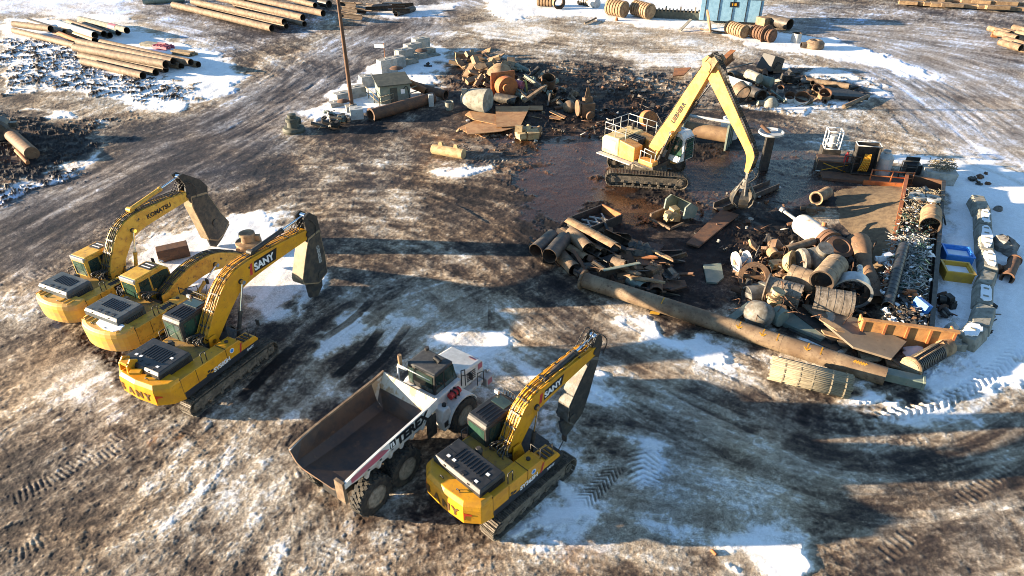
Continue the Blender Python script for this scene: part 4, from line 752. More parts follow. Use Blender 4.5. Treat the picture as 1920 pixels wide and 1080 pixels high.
p_ = MB(); p_.add([(1.02, -1.55, 2.60), (1.09, -1.55, 2.60), (1.09, -1.55, 2.84), (1.02, -1.55, 2.84)], [(0, 1, 2, 3)]); p_.add([(1.13, -1.55, 2.60), (1.25, -1.55, 2.60), (1.19, -1.55, 2.84), (1.13, -1.55, 2.84)], [(0, 1, 2, 3)]); p_.build('logo_mark', M['wht'], T)
p_ = MB(); p_.add([(-1.0, -1.545, 2.53), (.55, -1.545, 2.56), (.95, -1.545, 2.62), (.55, -1.545, 2.88), (-1.0, -1.545, 2.78)], [(0, 1, 2, 3, 4)]); p_.build('red_decal', M['pink'], T)
m = MB(); m.bb(-1.38, -1.24, -1.5, -1.05, 1.75, 2.78); m.build('tail_post', M['pipe'], T, bevel=.01)
m = MB(); m.bb(3.35, 3.9, -1.25, -1.2, .9, 2.0); m.build('mud_flap', M['rub'], T)
# tractor: cab, bonnet, wings
c = MB(); c.prism([(4.25, 1.35), (6.0, 1.35), (6.0, 2.25), (4.2, 2.25)], -.95, .95); cb_ = c.build('cab_base', M['white'], T, bevel=.05)
c = MB(); c.prism([(4.5, 2.2), (6.0, 2.2), (5.72, 3.25), (4.57, 3.25)], -.72, .78); co = c.build('cab', M['dark'], T, bevel=.04)
c = MB(); c.prism([(4.52, 3.25), (5.75, 3.25), (5.7, 3.36), (4.57, 3.36)], -.74, .80); c.build('cab_roof', M['roofg'], co, bevel=.05)
for nm, P in (('side_window', [(4.58, 2.3), (5.08, 2.3), (5.08, 3.17), (4.62, 3.17)]), ('door_window', [(5.16, 2.3), (5.9, 2.3), (5.74, 3.17), (5.16, 3.17)])):
    for a, b2 in ((-.732, -.71), (.84, .862)): c = MB(); c.prism(P, a, b2); c.build(nm, M['glass'], co)
c = MB(); c.add([(4.495, -.6, 2.35), (4.495, .72, 2.35), (4.538, .72, 3.15), (4.538, -.6, 3.15)], [(0, 1, 2, 3)]); c.build('rear_window', M['glass'], co)
c = MB(); c.add([(6.0, -.6, 2.3), (6.0, .75, 2.3), (5.815, .75, 3.2), (5.815, -.6, 3.2)], [(0, 1, 2, 3)]); c.build('windscreen', M['glass'], co)
c = MB(); c.prism([(5.98, 1.3), (7.75, 1.3), (7.8, 1.95), (7.6, 2.15), (6.02, 2.38)], -.78, 1.0); bn_ = c.build('bonnet', M['white'], T, bevel=.09)
g = MB()
for k in range(5): g.box((6.85, -.785, 2.0 - k * .11), (.62, .03, .05), Matrix.Rotation(.12, 3, 'Y'))
g.build('bonnet_grille', M['blk'], bn_)
g = MB(); g.add([(7.66, -.6, 2.11), (7.66, -.2, 2.11), (7.4, -.2, 2.21), (7.4, -.6, 2.21)], [(0, 1, 2, 3)]); g.build('nose_badge', M['pink'], bn_); g = MB(); g.bb(7.35, 7.65, -.795, -.785, 1.75, 2.05); g.build('side_badge', M['pink'], bn_)
for s in (-1, 1):
    w_ = MB(); r0, r1 = .94, 1.02; A = np.linspace(.12 * math.pi, .92 * math.pi, 12); P = [(5.42 + r1 * math.cos(a), .83 + r1 * math.sin(a)) for a in A] + [(5.42 + r0 * math.cos(a), .83 + r0 * math.sin(a)) for a in A[::-1]]
    w_.prism(P, s * .85, s * 1.50); w_.build('mudguard', M['white'], T, bevel=.01)
m = MB(); m.prism([(4.2, .75), (4.65, .75), (4.75, 1.35), (4.6, 1.95), (4.2, 1.95), (4.05, 1.4)], -1.42, -.95); tk = m.build('fuel_tank', M['white'], T, bevel=.06)
m = MB(); m.bb(4.2, 4.45, -1.43, -1.41, 1.0, 1.3); m.build('tank_grille', M['dark'], tk); m = MB(); m.cyl((4.5, -1.2, 1.95), (4.5, -1.2, 2.05), .10, n=14); m.build('filler_cap', M['dark'], tk)
m = MB(); m.cyl((5.0, -1.1, 2.02), (5.62, -1.1, 2.02), .15, n=16); m.build('fire_extinguisher', M['red'], T); m = MB(); m.bb(5.2, 5.25, -1.27, -.93, 1.85, 2.19); m.bb(5.42, 5.47, -1.27, -.93, 1.85, 2.19); m.build('extinguisher_strap', M['dark'], T)
m = MB(); m.bb(7.5, 8.05, -1.15, 1.15, .75, 1.25); m.bb(6.1, 7.4, -1.05, -.5, 1.1, 1.3); bu = m.build('bumper', M['lgrey'], T, bevel=.05)
for s in (-1, 1):
    m = MB(); m.cyl((7.85, s * .85, 1.38), (8.0, s * .85, 1.38), .10, n=14); m.build('headlight', M['alu'], bu)
m = MB(); m.bb(7.6, 7.9, -1.16, -1.145, .85, 1.15); m.build('bumper_decal', M['pink'], bu)
m = MB(); m.path([(5.95, -.98, 1.9), (5.95, -.98, 2.75), (6.2, -.98, 2.65), (6.2, -.98, 1.75)], .025); m.path([(6.9, -1.1, 1.3), (6.9, -1.1, 2.0), (7.35, -1.1, 1.85), (7.35, -1.1, 1.3)], .02); m.build('handrail', M['dark'], T)
m = MB(); m.path([(4.12, .95, 1.6), (4.12, .95, 3.35), (4.12, .45, 3.35)], .04); m.path([(4.12, -.85, 3.44), (4.12, .95, 3.44)], .02); m.build('cab_guard_frame', M['white'], T)
m = MB(); m.cyl((4.35, 1.02, 3.2), (4.35, 1.02, 3.75), .09, n=14); m.build('exhaust_stack', M['rusty_tan'], T); m = MB(); m.cyl((5.3, -.4, 3.42), (5.3, -.1, 3.52), .12, n=12); m.cyl((5.6, .6, 3.42), (5.6, .6, 3.55), .1, n=12); m.build('beacon', M['dark'], co)
m = MB(); m.path([(5.9, -1.0, 2.5), (6.25, -1.25, 2.5)], .02); m.box((6.25, -1.27, 2.4), (.05, .2, .35)); m.build('mirror', M['dark'], T)
M_ROOF = None
# ------------------------------------------------------------ tracked material handler with orange-peel grab
HC = (10.35, 48.95); HH = -47.0
Hn = thing('material_handler', 'tall cream-yellow tracked handler with a bent boom and hanging grab in the wet yard', 'material handler', (HC[0], HC[1], 0), R(HH))
dt = R(-9.0 - HH)
m = MB(); m.cyl((0, 0, 1.15), (0, 0, 1.5), 1.1, n=28); m.box((0, 0, .95), (2.6, 1.9, .5), taper=.8); 
for x in (-1.2, 1.2): m.box((x, 0, .75), (.6, 3.0, .4))
m.build('undercarriage', M['mudtrack'], Hn, rz=dt, bevel=.03)
for s in (-1, 1): ct = crawler(Hn, s * 1.65, 6.05, .75, h=1.15, shoe=.21, frm='mudtrack'); ct.rotation_euler = (0, 0, dt)
m = MB(); m.bb(-3.0, 1.6, -1.45, 1.45, 1.5, 1.75); m.build('deck_frame', M['dark'], Hn, bevel=.02)
m = MB(); m.prism([(-3.35, 1.6), (-1.7, 1.6), (-1.7, 3.0), (-3.1, 3.0), (-3.4, 2.7)], -1.5, 1.5); hb = m.build('counterweight', M['creamw'] if 'creamw' in M else M['cwt'], Hn, bevel=.10)
m = MB(); m.prism([(-1.68, 1.6), (-.2, 1.6), (-.2, 2.75), (-1.68, 2.95)], -1.48, -.5); sp_ = m.build('engine_cover', M['cream'], Hn, bevel=.06)
m = MB(); m.prism([(-1.68, 1.6), (-.4, 1.6), (-.4, 2.75), (-1.68, 2.95)], .5, 1.48); m.build('engine_cover', M['cream'], Hn, bevel=.06)
m = MB(); m.bb(-3.2, -2.0, -1.512, -1.50, 1.95, 2.7); m.build('side_grille', M['lgrey'], hb)
m = MB(); m.bb(-3.45, -.2, -1.95, -1.5, 1.5, 1.58); m.build('catwalk', M['lgrey'], Hn)
m = MB(); m.bb(-2.6, -.7, -.48, .48, 2.4, 2.95); m.build('radiator_grille', M['hoodk'], Hn, bevel=.02)
for k in range(7): m = MB(); m.bb(-2.5 + k * .26, -2.42 + k * .26, -.4, .4, 2.96, 3.0); m.build('cooling_fin', M['dark'], Hn)
m = MB(); z0, z1 = 3.0, 3.95
for a, b2 in (((-3.2, -1.4), (-3.2, 1.4)), ((-3.2, 1.4), (-.5, 1.4)), ((-3.2, -1.4), (-1.2, -1.4))):
    for zz in (3.48, z1): m.path([(a[0], a[1], zz), (b2[0], b2[1], zz)], .028)
    L = math.hypot(b2[0] - a[0], b2[1] - a[1]); nn = int(L / .9)
    for k in range(nn + 1): q = k / nn; m.path([(mx_(a[0], b2[0], q), mx_(a[1], b2[1], q), 2.9), (mx_(a[0], b2[0], q), mx_(a[1], b2[1], q), z1)], .028)
m.build('guard_rail', M['lgrey'], Hn)
CABS = len(bpy.data.objects)
before = set(bpy.data.objects)
# cab (raised) on the left
m = MB(); m.prism([(.2, 1.75), (1.9, 1.6), (2.3, 1.9), (2.2, 3.3), (1.9, 3.65), (.35, 3.65), (.2, 3.4)], .62, 1.65); co = m.build('cab', M['wht2'] if 'wht2' in M else M['white'], Hn, bevel=.06)
m = MB(); m.prism([(.35, 2.35), (1.2, 2.3), (1.2, 3.35), (.42, 3.35)], .60, .625); m.prism([(1.28, 2.1), (2.15, 2.1), (2.08, 3.2), (1.85, 3.38), (1.28, 3.38)], .60, .625); m.build('side_window', M['ggl'], co)
m = MB(); m.prism([(.35, 2.35), (1.2, 2.3), (1.2, 3.35), (.42, 3.35)], 1.645, 1.67); m.prism([(1.28, 2.1), (2.15, 2.1), (2.08, 3.2), (1.85, 3.38), (1.28, 3.38)], 1.645, 1.67); m.build('side_window', M['ggl'], co)
m = MB(); m.add([(2.315, .72, 1.95), (2.315, 1.55, 1.95), (2.225, 1.55, 3.25), (2.225, .72, 3.25)], [(0, 1, 2, 3)]); m.build('windscreen', M['ggl'], co)
m = MB(); m.path([(2.38, .66, 1.9), (2.32, .66, 3.4), (2.32, 1.6, 3.4), (2.38, 1.6, 1.9)], .025)
for k in range(4): m.path([(2.37 - .01 * k, .66, 2.2 + .3 * k), (2.37 - .01 * k, 1.6, 2.2 + .3 * k)], .018)
m.build('window_guard', M['dark'], co)
m = MB(); m.bb(.6, 1.5, .8, 1.45, 3.655, 3.69); m.build('roof_window', M['glass'], co)
m = MB(); m.add([(.3, .60, 1.7), (1.7, .60, 1.62), (2.1, .60, 2.05), (1.2, .60, 2.2)], [(0, 1, 2, 3)]); 
m = MB(); m.prism([(.1, 1.55), (1.7, 1.5), (1.9, 1.62), (.2, 1.75)], .62, 1.6); m.build('cab_riser', M['cream'], Hn, bevel=.02)
for o_ in set(bpy.data.objects) - before:
    if o_.parent is Hn or o_.parent == Hn or o_.parent == co:
        me_ = o_.data; q_ = [v.co for v in me_.vertices]
        for c_ in q_: c_.x = .0 + (c_.x - .1) * 1.22; c_.y = .66 + (c_.y - .6) * 1.25; c_.z = 1.5 + (c_.z - 1.5) * 1.15
# boom and stick
cl = [(.35, 1.7), (.8, 2.9), (2.0, 5.0), (3.1, 7.3), (4.15, 9.4)]; th = [.7, .95, 1.05, .9, .7]
bm_, Q, up, lo = boom_mesh(cl, th, .62); bo = bm_.build('boom', M['cream'], Hn, bevel=.02)
i0 = int(len(Q) * .50); a = Q[i0]; b2 = Q[i0 + 4]; d_ = Vector((b2[0] - a[0], 0, b2[1] - a[1])).normalized(); nn_ = Vector((-d_.z, 0, d_.x)); text('LIEBHERR', .42, Vector((a[0], -.322, a[1])) - nn_ * .12, d_, nn_, M['blk'], bo, bold=.04)
for s in (-1, 1): ram(Hn, (1.25, s * .52, 1.75), (2.1, s * .46, 4.3), .12, .55, M['dsteel'], 'boom_cylinder')
for P_, w2_, r2_ in (((2.1, 4.3), .6, .14), ((1.35, 3.6), .325, .12), ((4.15, 9.4), .55, .34)): m = MB(); m.cyl((P_[0], -w2_, P_[1]), (P_[0], w2_, P_[1]), r2_, n=20); m.build('pivot_pin', M['cream'], bo)
st_ = [(3.75, 9.9), (4.3, 9.25), (6.0, 7.2), (7.7, 5.2), (8.3, 4.3), (8.25, 3.15)]; tt_ = [.5, .95, .85, .62, .6, .30]
sm_, Q2, up2, lo2_ = boom_mesh(st_, tt_, .46, k=5); so_ = sm_.build('stick', M['cream'], Hn, bevel=.02)
ram(Hn, (2.6, .0, 5.2), (4.55, .0, 8.55), .13, .5, M['dsteel'], 'stick_cylinder')
m = MB(); m.prism([(3.9, 9.6), (4.6, 10.15), (4.9, 9.9), (4.5, 9.1)], .3, .5); m.prism([(3.9, 9.6), (4.6, 10.15), (4.9, 9.9), (4.5, 9.1)], -.5, -.3); m.build('elbow_bracket', M['rusty_tan'], bo)
for k in range(5):
    yy = -.24 + .12 * k; m = MB(); P = [(q[0], yy, q[1]) for q in [(u[0] - .04, u[1] + .08) for u in up[::3]]] + [(4.3, yy, 10.3), (5.0, yy, 9.6)] + [(u[0] + .06, yy, u[1] + .06) for u in up2[8::4]]; m.path(P, .03); m.build('hydraulic_hose', M['dark'], bo)
# grab
gx, gz = 8.25, 3.15; m = MB(); m.cyl((gx, -.12, gz), (gx, .12, gz), .16, n=14); m.box((gx, 0, gz - .30), (.16, .16, .5)); m.cyl((gx, 0, gz - .55), (gx, 0, gz - .95), .22, .30, n=18); m.cyl((gx, 0, gz - .95), (gx, 0, gz - 1.15), .42, n=18); gb = m.build('grab_head', M['greym'], Hn)
for k in range(5):
    a = 2 * math.pi * k / 5 + .3; ca, sa = math.cos(a), math.sin(a); z = gz - 1.1; prof = [(.38, 0), (.62, -.25), (.82, -.65), (.80, -1.05), (.58, -1.42), (.28, -1.62), (.10, -1.68)]; V = []
    for i, (r_, h) in enumerate(prof):
        w2 = [.14, .24, .32, .32, .24, .13, .04][i]; ca2, sa2 = -sa, ca
        for (ro, sw_) in ((r_, -w2), (r_, w2), (r_ - .07, w2 * .9), (r_ - .07, -w2 * .9)): V.append((gx + ca * ro + ca2 * sw_, sa * ro + sa2 * sw_, z + h))
    F = [(i * 4 + j, i * 4 + (j + 1) % 4, i * 4 + 4 + (j + 1) % 4, i * 4 + 4 + j) for i in range(len(prof) - 1) for j in range(4)] + [(0, 1, 2, 3), (27, 26, 25, 24)]
    m = MB(); m.add(V, F, sm=False); m.build('grab_tine', M['dsteel'], Hn, bevel=.01)
    m = MB(); m.cyl((gx + ca * .25, sa * .25, gz - .75), (gx + ca * .70, sa * .70, z - .42), .07, n=10); m.build('grab_cylinder', M['greym'], Hn)
m = MB(); m.path(curve([(8.4, .2, 3.7), (8.85, .25, 3.3), (8.75, .2, 2.7), (8.4, .1, 2.4)], 5), .03); m.path(curve([(8.35, -.2, 3.7), (8.9, -.1, 3.0), (8.45, -.1, 2.35)], 5), .03); m.build('grab_hoses', M['dark'], gb)
m = MB(); m.cyl((-2.4, 1.0, 3.0), (-2.4, 1.0, 3.5), .12, n=14); m.build('exhaust_stack', M['dark'], Hn)
m = MB(); m.path([(.3, -.9, 1.7), (.3, -.9, 2.7), (1.3, -.9, 2.6), (1.3, -.9, 1.7)], .03); m.path([(.3, -1.4, 1.7), (.3, -1.4, 2.7), (1.3, -1.4, 2.6), (1.3, -1.4, 1.7)], .03); m.build('step_rail', M['lgrey'], Hn)
m = MB(); m.bb(.2, 1.5, -1.45, -.75, 1.6, 2.05); m.build('tool_box', M['cream'], Hn, bevel=.04)
# ------------------------------------------------------------ scrap-yard pieces
RG = random.Random(11)
def seg(mb, a, b, r, **k): mb.tube(a, b, r, **k)
def pipe(name, label, cat, a, b, r, m, z=None, z1=None, t=.03, n=22, group=None, flange=None, bands=0, mi=None, ribs=0, closed=False, bandm=None):
    z = r if z is None else z; z1 = z if z1 is None else z1; A = G(a[0], a[1], z); B = G(b[0], b[1], z1); d = (B - A).normalized(); mb = MB()
    if closed: mb.rev(A, B - A, [(0, .001), (0, r * .93), (.03, r), ((B - A).length - .03, r), ((B - A).length, r * .93), ((B - A).length, .001)], n=n)
    else: mb.tube(A, B, r, t, n, mi=1)
    if flange:
        for q, s in ((A, 1), (B, -1)):
            if (s > 0 and 'a' in flange) or (s < 0 and 'b' in flange): mb.tube(q, q + d * s * .07, r * 1.22, r * .24, n)
    for k in range(bands): q = A.lerp(B, (k + .5) / bands); mb.tube(q - d * .02, q + d * .02, r + .012, .02, n)
    for k in range(ribs): q = A.lerp(B, (k + .5) / ribs); mb.tube(q - d * .03, q + d * .03, r * 1.28, r * .3, n)
    return one(mb, name, [m, mi or M['inner']], label, cat, group)
def orient(mb, loc, rz=0, ry=0, rx=0):
    X_ = Matrix.Rotation(R(rz), 3, 'Z') @ Matrix.Rotation(R(ry), 3, 'Y') @ Matrix.Rotation(R(rx), 3, 'X'); loc = Vector(loc); mb.v = [tuple(loc + X_ @ Vector(p)) for p in mb.v]; return mb
def slab(rg, L, Wd, T_, jag=.2, n=6):
    mb = MB(); P = []
    for k in range(n):
        a = 2 * math.pi * (k + .5 * rg.random()) / n; c, s = math.cos(a), math.sin(a); q = max(abs(c), abs(s)); f = (1 - jag * rg.random()) / q; P.append((c * f * L / 2, s * f * Wd / 2))
    mb.plate(P, -T_ / 2, T_ / 2); return mb
def chan(L, r, t=.03, arc=170):
    mb = MB(); a = R(arc) / 2; mb.tube((-L / 2, 0, 0), (L / 2, 0, 0), r, t, 14, arc=(math.pi / 2 - a - math.pi / 2, a), mi=1); return mb
def beam(L, h, w_, t=.03, kind='I'):
    mb = MB(); mb.bb(-L / 2, L / 2, -t / 2, t / 2, -h / 2, h / 2); mb.bb(-L / 2, L / 2, -w_ / 2, w_ / 2, h / 2, h / 2 + t)
    if kind == 'I': mb.bb(-L / 2, L / 2, -w_ / 2, w_ / 2, -h / 2 - t, -h / 2)
    return mb
def lump(rg, s, n=7):
    "a seized machine part: overlapping castings, shafts and flanges in one body"
    mb = MB()
    for k in range(n):
        c = Vector((rg.uniform(-.3, .3) * s, rg.uniform(-.25, .25) * s, rg.uniform(-.15, .2) * s)); Rm = Matrix.Rotation(rg.uniform(-.5, .5), 3, 'Z') @ Matrix.Rotation(rg.uniform(-.4, .4), 3, 'X')
        if rg.random() < .5: mb.box(c, (s * rg.uniform(.25, .6), s * rg.uniform(.2, .4), s * rg.uniform(.15, .35)), Rm)
        else: d = Rm @ Vector((rg.choice([1, 0]), .7, rg.choice([0, .6]))); d = d.normalized() * s * rg.uniform(.2, .45); mb.cyl(c - d / 2, c + d / 2, s * rg.uniform(.08, .2), n=12)
    return mb
def elbow(R_, r, a0, a1, t=.03, n=16, k=9):
    mb = MB(); rows = []
    for rr in (r, r - t):
        for i in range(k):
            a = mx_(a0, a1, i / (k - 1)); c = Vector((math.cos(a) * R_, math.sin(a) * R_, 0)); e = Vector((math.cos(a), math.sin(a), 0))
            rows.append([tuple(c + e * rr * math.cos(2 * math.pi * j / n) + Vector((0, 0, rr * math.sin(2 * math.pi * j / n)))) for j in range(n + 1)])
    o = rows[:k]; i_ = rows[k:]; mb.grid(o + [i_[-1]] + i_[::-1][1:] + [o[0]]); return mb
def put(mb, name, m, label, cat, px, py, z, rz=0, ry=0, rx=0, group=None, bevel=0.0, kind=None):
    p = G(px, py, z); return one(orient(mb, p, rz, ry, rx), name, m if isinstance(m, list) else [m, M['inner']], label, cat, group, bevel, kind)
def inpoly(x, y, P):
    c = False
    for i in range(len(P)):
        (ax, ay), (bx, by) = P[i], P[i - 1]
        if (ay > y) != (by > y) and x < (by - ay) and False: pass
        if (ay > y) != (by > y) and x < (bx - ax) * (y - ay) / (by - ay) + ax: c = not c
    return c
def heap(n, poly, hmax, kinds, mats, name_map, group, s0=.8, s1=1.8, seed=1, rzr=(0, 180), tilt=25):
    "individual scrap pieces scattered over a heap outline (higher towards its middle)"
    rg = random.Random(seed); xs = [p[0] for p in poly]; ys = [p[1] for p in poly]; cx = sum(xs) / len(xs); cy = sum(ys) / len(ys); k = 0; tr = 0
    while k < n and tr < n * 30:
        tr += 1; x = rg.uniform(min(xs), max(xs)); y = rg.uniform(min(ys), max(ys))
        if not inpoly(x, y, poly): continue
        e = max(0, 1 - math.hypot((x - cx) / ((max(xs) - min(xs)) * .5), (y - cy) / ((max(ys) - min(ys)) * .5))); z = hmax * e * rg.uniform(.3, 1) + .12
        kd = rg.choice(kinds); s = rg.uniform(s0, s1); m = M[rg.choice(mats)]
        if kd == 'slab': mb = slab(rg, s, s * rg.uniform(.4, .8), rg.uniform(.05, .2))
        elif kd == 'brick': mb = MB(); mb.box((0, 0, 0), (s, s * .45, s * rg.uniform(.2, .35)))
        elif kd == 'chan': mb = chan(s * 1.6, s * .22)
        elif kd == 'beam': mb = beam(s * 1.7, .22, .16, .03, rg.choice('IT'))
        elif kd == 'pipe': mb = MB(); q = s * rg.uniform(.12, .26); mb.tube((-s * .7, 0, 0), (s * .7, 0, 0), q, .03, 16, mi=1)
        elif kd == 'ring': mb = MB(); mb.tube((0, 0, -.1), (0, 0, .1), s * .4, s * .12, 20)
        elif kd == 'elbow': mb = elbow(s * .4, s * .16, 0, 1.5)
        elif kd == 'rod': mb = MB(); mb.cyl((-s, 0, 0), (s, 0, 0), .035, n=8)
        else: mb = lump(rg, s * .9)
        nm, lb, ct = name_map[kd]; put(mb, nm, m, lb, ct, x, y, z, rg.uniform(*rzr), rg.uniform(-tilt, tilt), rg.uniform(-tilt, tilt), group=group); k += 1
# ------------------------------------------------------------ upper-left: long pipes on the snow
g1 = 'tan steel pipes stacked on the snow at upper left'
row = [((155,115),(268,142),.40,.42,'front pipe of the tan stack on the snow, nearest the dark debris'), ((150,104),(292,136),.40,.42,'second pipe from the front in the tan stack on the snow'), ((150,99),(311,130),.38,.42,'low pipe mostly hidden inside the tan stack on the snow'),
 ((140,89),(311,121),.44,1.15,'thickest top pipe lying across the front of the tan stack on the snow'), ((146,78),(325,115),.40,1.1,'long top pipe in the middle of the tan stack on the snow'), ((160,88),(340,124),.40,.42,'lower pipe under the rear of the tan stack on the snow'),
 ((190,79),(358,117),.38,1.0,'rear top pipe of the tan stack, ending beside the timber bundle'), ((210,90),(372,121),.36,.4,'rearmost low pipe of the tan stack, ending under the timber bundle')]
for a, b, r, z, lb in row: pipe('steel_pipe', lb, 'pipe', a, b, r, M['pipe'], z=z, group=g1, t=.05)
row = [((26,57),(142,86),.38,.4,'pipe','long tan pipe running left from the tan stack, under another pipe'), ((26,45),(95,54),.42,1.05,'pipe','short tan pipe lying on top at the far left of the stacks'), ((54,39),(122,60),.36,.5,'piped','dark pipe behind the short tan one at the far left'),
 ((100,58),(162,84),.30,.5,'rust','thin orange-brown pipe leading into the tan stack'), ((113,45),(178,66),.44,1.0,'lgrey','pale grey pipe on top of the rear stack'), ((118,56),(178,76),.40,.42,'pipeb','brown pipe under the pale grey one in the rear stack'),
 ((129,41),(195,64),.40,.9,'pipe','tan pipe right behind the pale grey one in the rear stack'), ((150,42),(206,66),.38,.45,'piped','dark pipe in the middle of the rear stack'), ((170,42),(222,61),.40,.5,'green','grey-green pipe in the right half of the rear stack'), ((150,36),(238,57),.42,.9,'concd','rearmost pipe with a red band round its end')]
for a, b, r, z, mm, lb in row: pipe('steel_pipe', lb, 'pipe', a, b, r, M[mm], z=z, t=.04)
o = bpy.data.objects[-1] if 0 else None
mb = MB(); A = G(207, 49.7, .9); B = G(220, 52.7, .9); mb.tube(A, B, .45, .03, 22); one(mb, 'pipe_collar', M['pink'], 'red collar band round the rearmost pipe at upper left', 'band')
g2 = 'long tan pipes lying side by side at the top edge'
row = [((325,9),(510,53),.46,.48,'nearest of the long tan pipes at the top edge, lying on the mud'), ((361,3),(533,41),.44,.95,'second long tan pipe from the front at the top edge, raised on another'), ((372,9),(537,49),.40,.40,'low pipe end showing under the second long tan pipe at the top edge'),
 ((408,-4),(568,33),.46,1.0,'third long tan pipe from the front at the top edge'), ((440,8),(571,45),.38,.40,'dark-ended low pipe below the third long tan pipe at the top edge'), ((450,-6),(606,25),.46,.9,'longest-reaching tan pipe at the top edge, ending nearest the lamp pole'), ((500,-14),(591,10),.40,.6,'short rear tan pipe at the top edge, left of the yellow-ended pipe')]
for a, b, r, z, lb in row: pipe('steel_pipe', lb, 'pipe', a, b, r, M['pipe'], z=z, group=g2, t=.05)
pipe('drain_pipe', 'dark pipe at the top edge over the icy track, left of the long tan pipes', 'pipe', (268,2), (345,-2), .5, M['green'])
pipe('capped_pipe', 'short dark pipe with a yellow end, left of the lamp pole at the top edge', 'pipe', (600,4), (617,8), .5, M['piped'], flange='b'); 
# timber and pallet beside the stack
def bundle(px, py, L, n, rz, m, nm, lb):
    t = MB(); rg = random.Random(px)
    for k in range(n): t.box((rg.uniform(-.1, .1), (k % 4 - 1.5) * .30, .10 + .2 * (k // 4)), (L * rg.uniform(.85, 1.05), .24, .17), rg.uniform(-.06, .06))
    put(t, nm, m, lb, 'timber', px, py, 0, rz)
bundle(347, 104, 3.2, 11, -25, M['wood'], 'timber_bundle', 'dark timber bundle lying on the snow behind the end of the tan pipe stack')
bundle(282, 86, 2.3, 8, -22, M['concd'], 'timber_stack', 'small stack of grey timbers beside the red frame near the tan pipes')
t = MB(); [t.bb(-1.2, 1.2, y, y + .12, 0, .45) for y in (-.7, -.1, .5)]; [t.bb(x, x + .12, -.7, .62, .45, .55) for x in (-1.1, -.5, .1, .7)]; t.cyl((-.8, 0, .62), (.3, .2, .62), .12); put(t, 'steel_rack', M['pink'], 'dark red steel frame on the snow between the timber bundles', 'frame', 308, 92, 0, -25)
# bottom-left of the road: large tank pieces at the left edge
pipe('rusty_cylinder', 'rusty cylinder with a dark round end lying among debris at the left edge', 'cylinder', (20,252), (60,288), .55, M['rustm'], z=.55, z1=.55, closed=True)
t = MB(); t.rev((0, 0, 0), (0, 1, 0), [(-.8, .8), (-.6, 1.05), (.5, 1.05), (.7, .7)], n=24); t.box((.9, 0, .3), (1.2, .5, .4)); t.box((-.3, .2, 1.0), (.5, .9, .3)); put(t, 'machine_housing', M['dsteel'], 'dark round machine housing cut by the left edge, behind the rusty cylinder', 'machine part', -2, 242, .9, 20)
pipe('curved_bar', 'thin rusty bar pointing at the road beside the rusty cylinder', 'bar', (30,282), (52,305), .16, M['rust'], z=.3, closed=True)
# scrap bundle at the top left of the pole
g3 = 'dark boards and half pipes stacked behind the lamp pole'; rg = random.Random(3)
for k in range(15):
    x = 652 + (k % 7) * 17 + rg.uniform(-5, 5); y = 8 + (k // 7) * 10 + rg.uniform(-3, 3); far = x > 705
    mb = chan(rg.uniform(2.6, 4.2), .36, .05) if rg.random() < .55 else slab(rg, 3.2, .7, .12, .1)
    put(mb, 'half_pipe' if len(mb.v) > 20 else 'steel_board', M['dsteel'] if far else M['pipe'], 'dark board in the stack behind the lamp pole' if far else 'tan half pipe in the stack behind the lamp pole', 'scrap steel', x, y, .35 + .45 * rg.random(), (12 if far else -28) + rg.uniform(-8, 8), rg.uniform(-4, 4), rg.uniform(-20, 20), group=g3 if far else g3 + ', tan ones')
pipe('steel_pipe', 'dark pipe slanting at the right end of the stack behind the lamp pole', 'pipe', (742,26), (776,16), .4, M['piped'])
# lamp pole with footing, fenced hut, blocks, sign
T = thing('lamp_pole', 'tall rusty brown pole rising past the top edge, footed in a concrete block', 'pole', tuple(G(661, 207)))
p = MB(); p.rev((0, 0, 0), (0, 0, 1), [(0, .20), (7, .17), (14.6, .12)], n=14); p.build('pole', M['rustd'], T)
p = MB(); p.bb(-.6, .6, -.5, .5, 0, .12); p.build('base_plate', M['rustd'], T)
p = MB(); p.path([(0, 0, 14.3), (1.2, 0, 14.75)], .06); p.build('lamp_arm', M['rustd'], T); p = MB(); p.box((1.5, 0, 14.8), (.8, .35, .2)); p.build('lamp_head', M['lgrey'], T)
def cblock(px, py, w_, d_, h, rz, lb, m='conc', top=None, name='concrete_block', group=None, z=0):
    t = MB(); t.box((0, 0, h / 2), (w_, d_, h)); t.box((0, 0, h + .02), (w_ * .3, d_ * .25, .06)); o = put(t, name, M[m], lb, 'block', px, py, z, rz, bevel=.04, group=group)
    if top: mbt = MB(); mbt.rev((0, 0, 0), (0, 0, 1), [(0, w_ * .38), (.12, w_ * .30), (.2, .05)], n=9); put(mbt, 'rust_heap_cap', M['rustd'], 'small rusty heap on top of ' + top, 'scrap', px, py, z + h + .04, rz)
    return o
cblock(660, 209, 1.1, 1.0, .6, 20, 'low concrete block at the foot of the lamp pole, left of a white one'); cblock(670, 222, 1.2, 1.0, 1.0, 15, 'white concrete block in front of the lamp pole foot', 'lgrey')
cblock(643, 190, 1.6, 1.1, .9, 40, 'concrete block left of the lamp pole carrying a small rusty heap', top='the block left of the lamp pole'); cblock(670, 182, 1.6, 1.2, 1.1, 35, 'pale concrete block right behind the lamp pole'); cblock(690, 163, 1.5, 1.1, 1.2, 30, 'concrete block at the left corner of the grey hut'); cblock(630, 200, 1.3, 1.0, .5, 35, 'low snow-edged block beside the dark scrap heap left of the pole')
wl = [(727,137,'first block of the concrete wall, nearest the hut'), (743,128,'second block of the wall, with a rusty heap on top'), (759,117,'third block of the concrete wall behind the hut'), (775,106,'fourth block of the concrete wall, under the highest ones'), (790,95,'last upper block of the concrete wall, dark stained on top')]
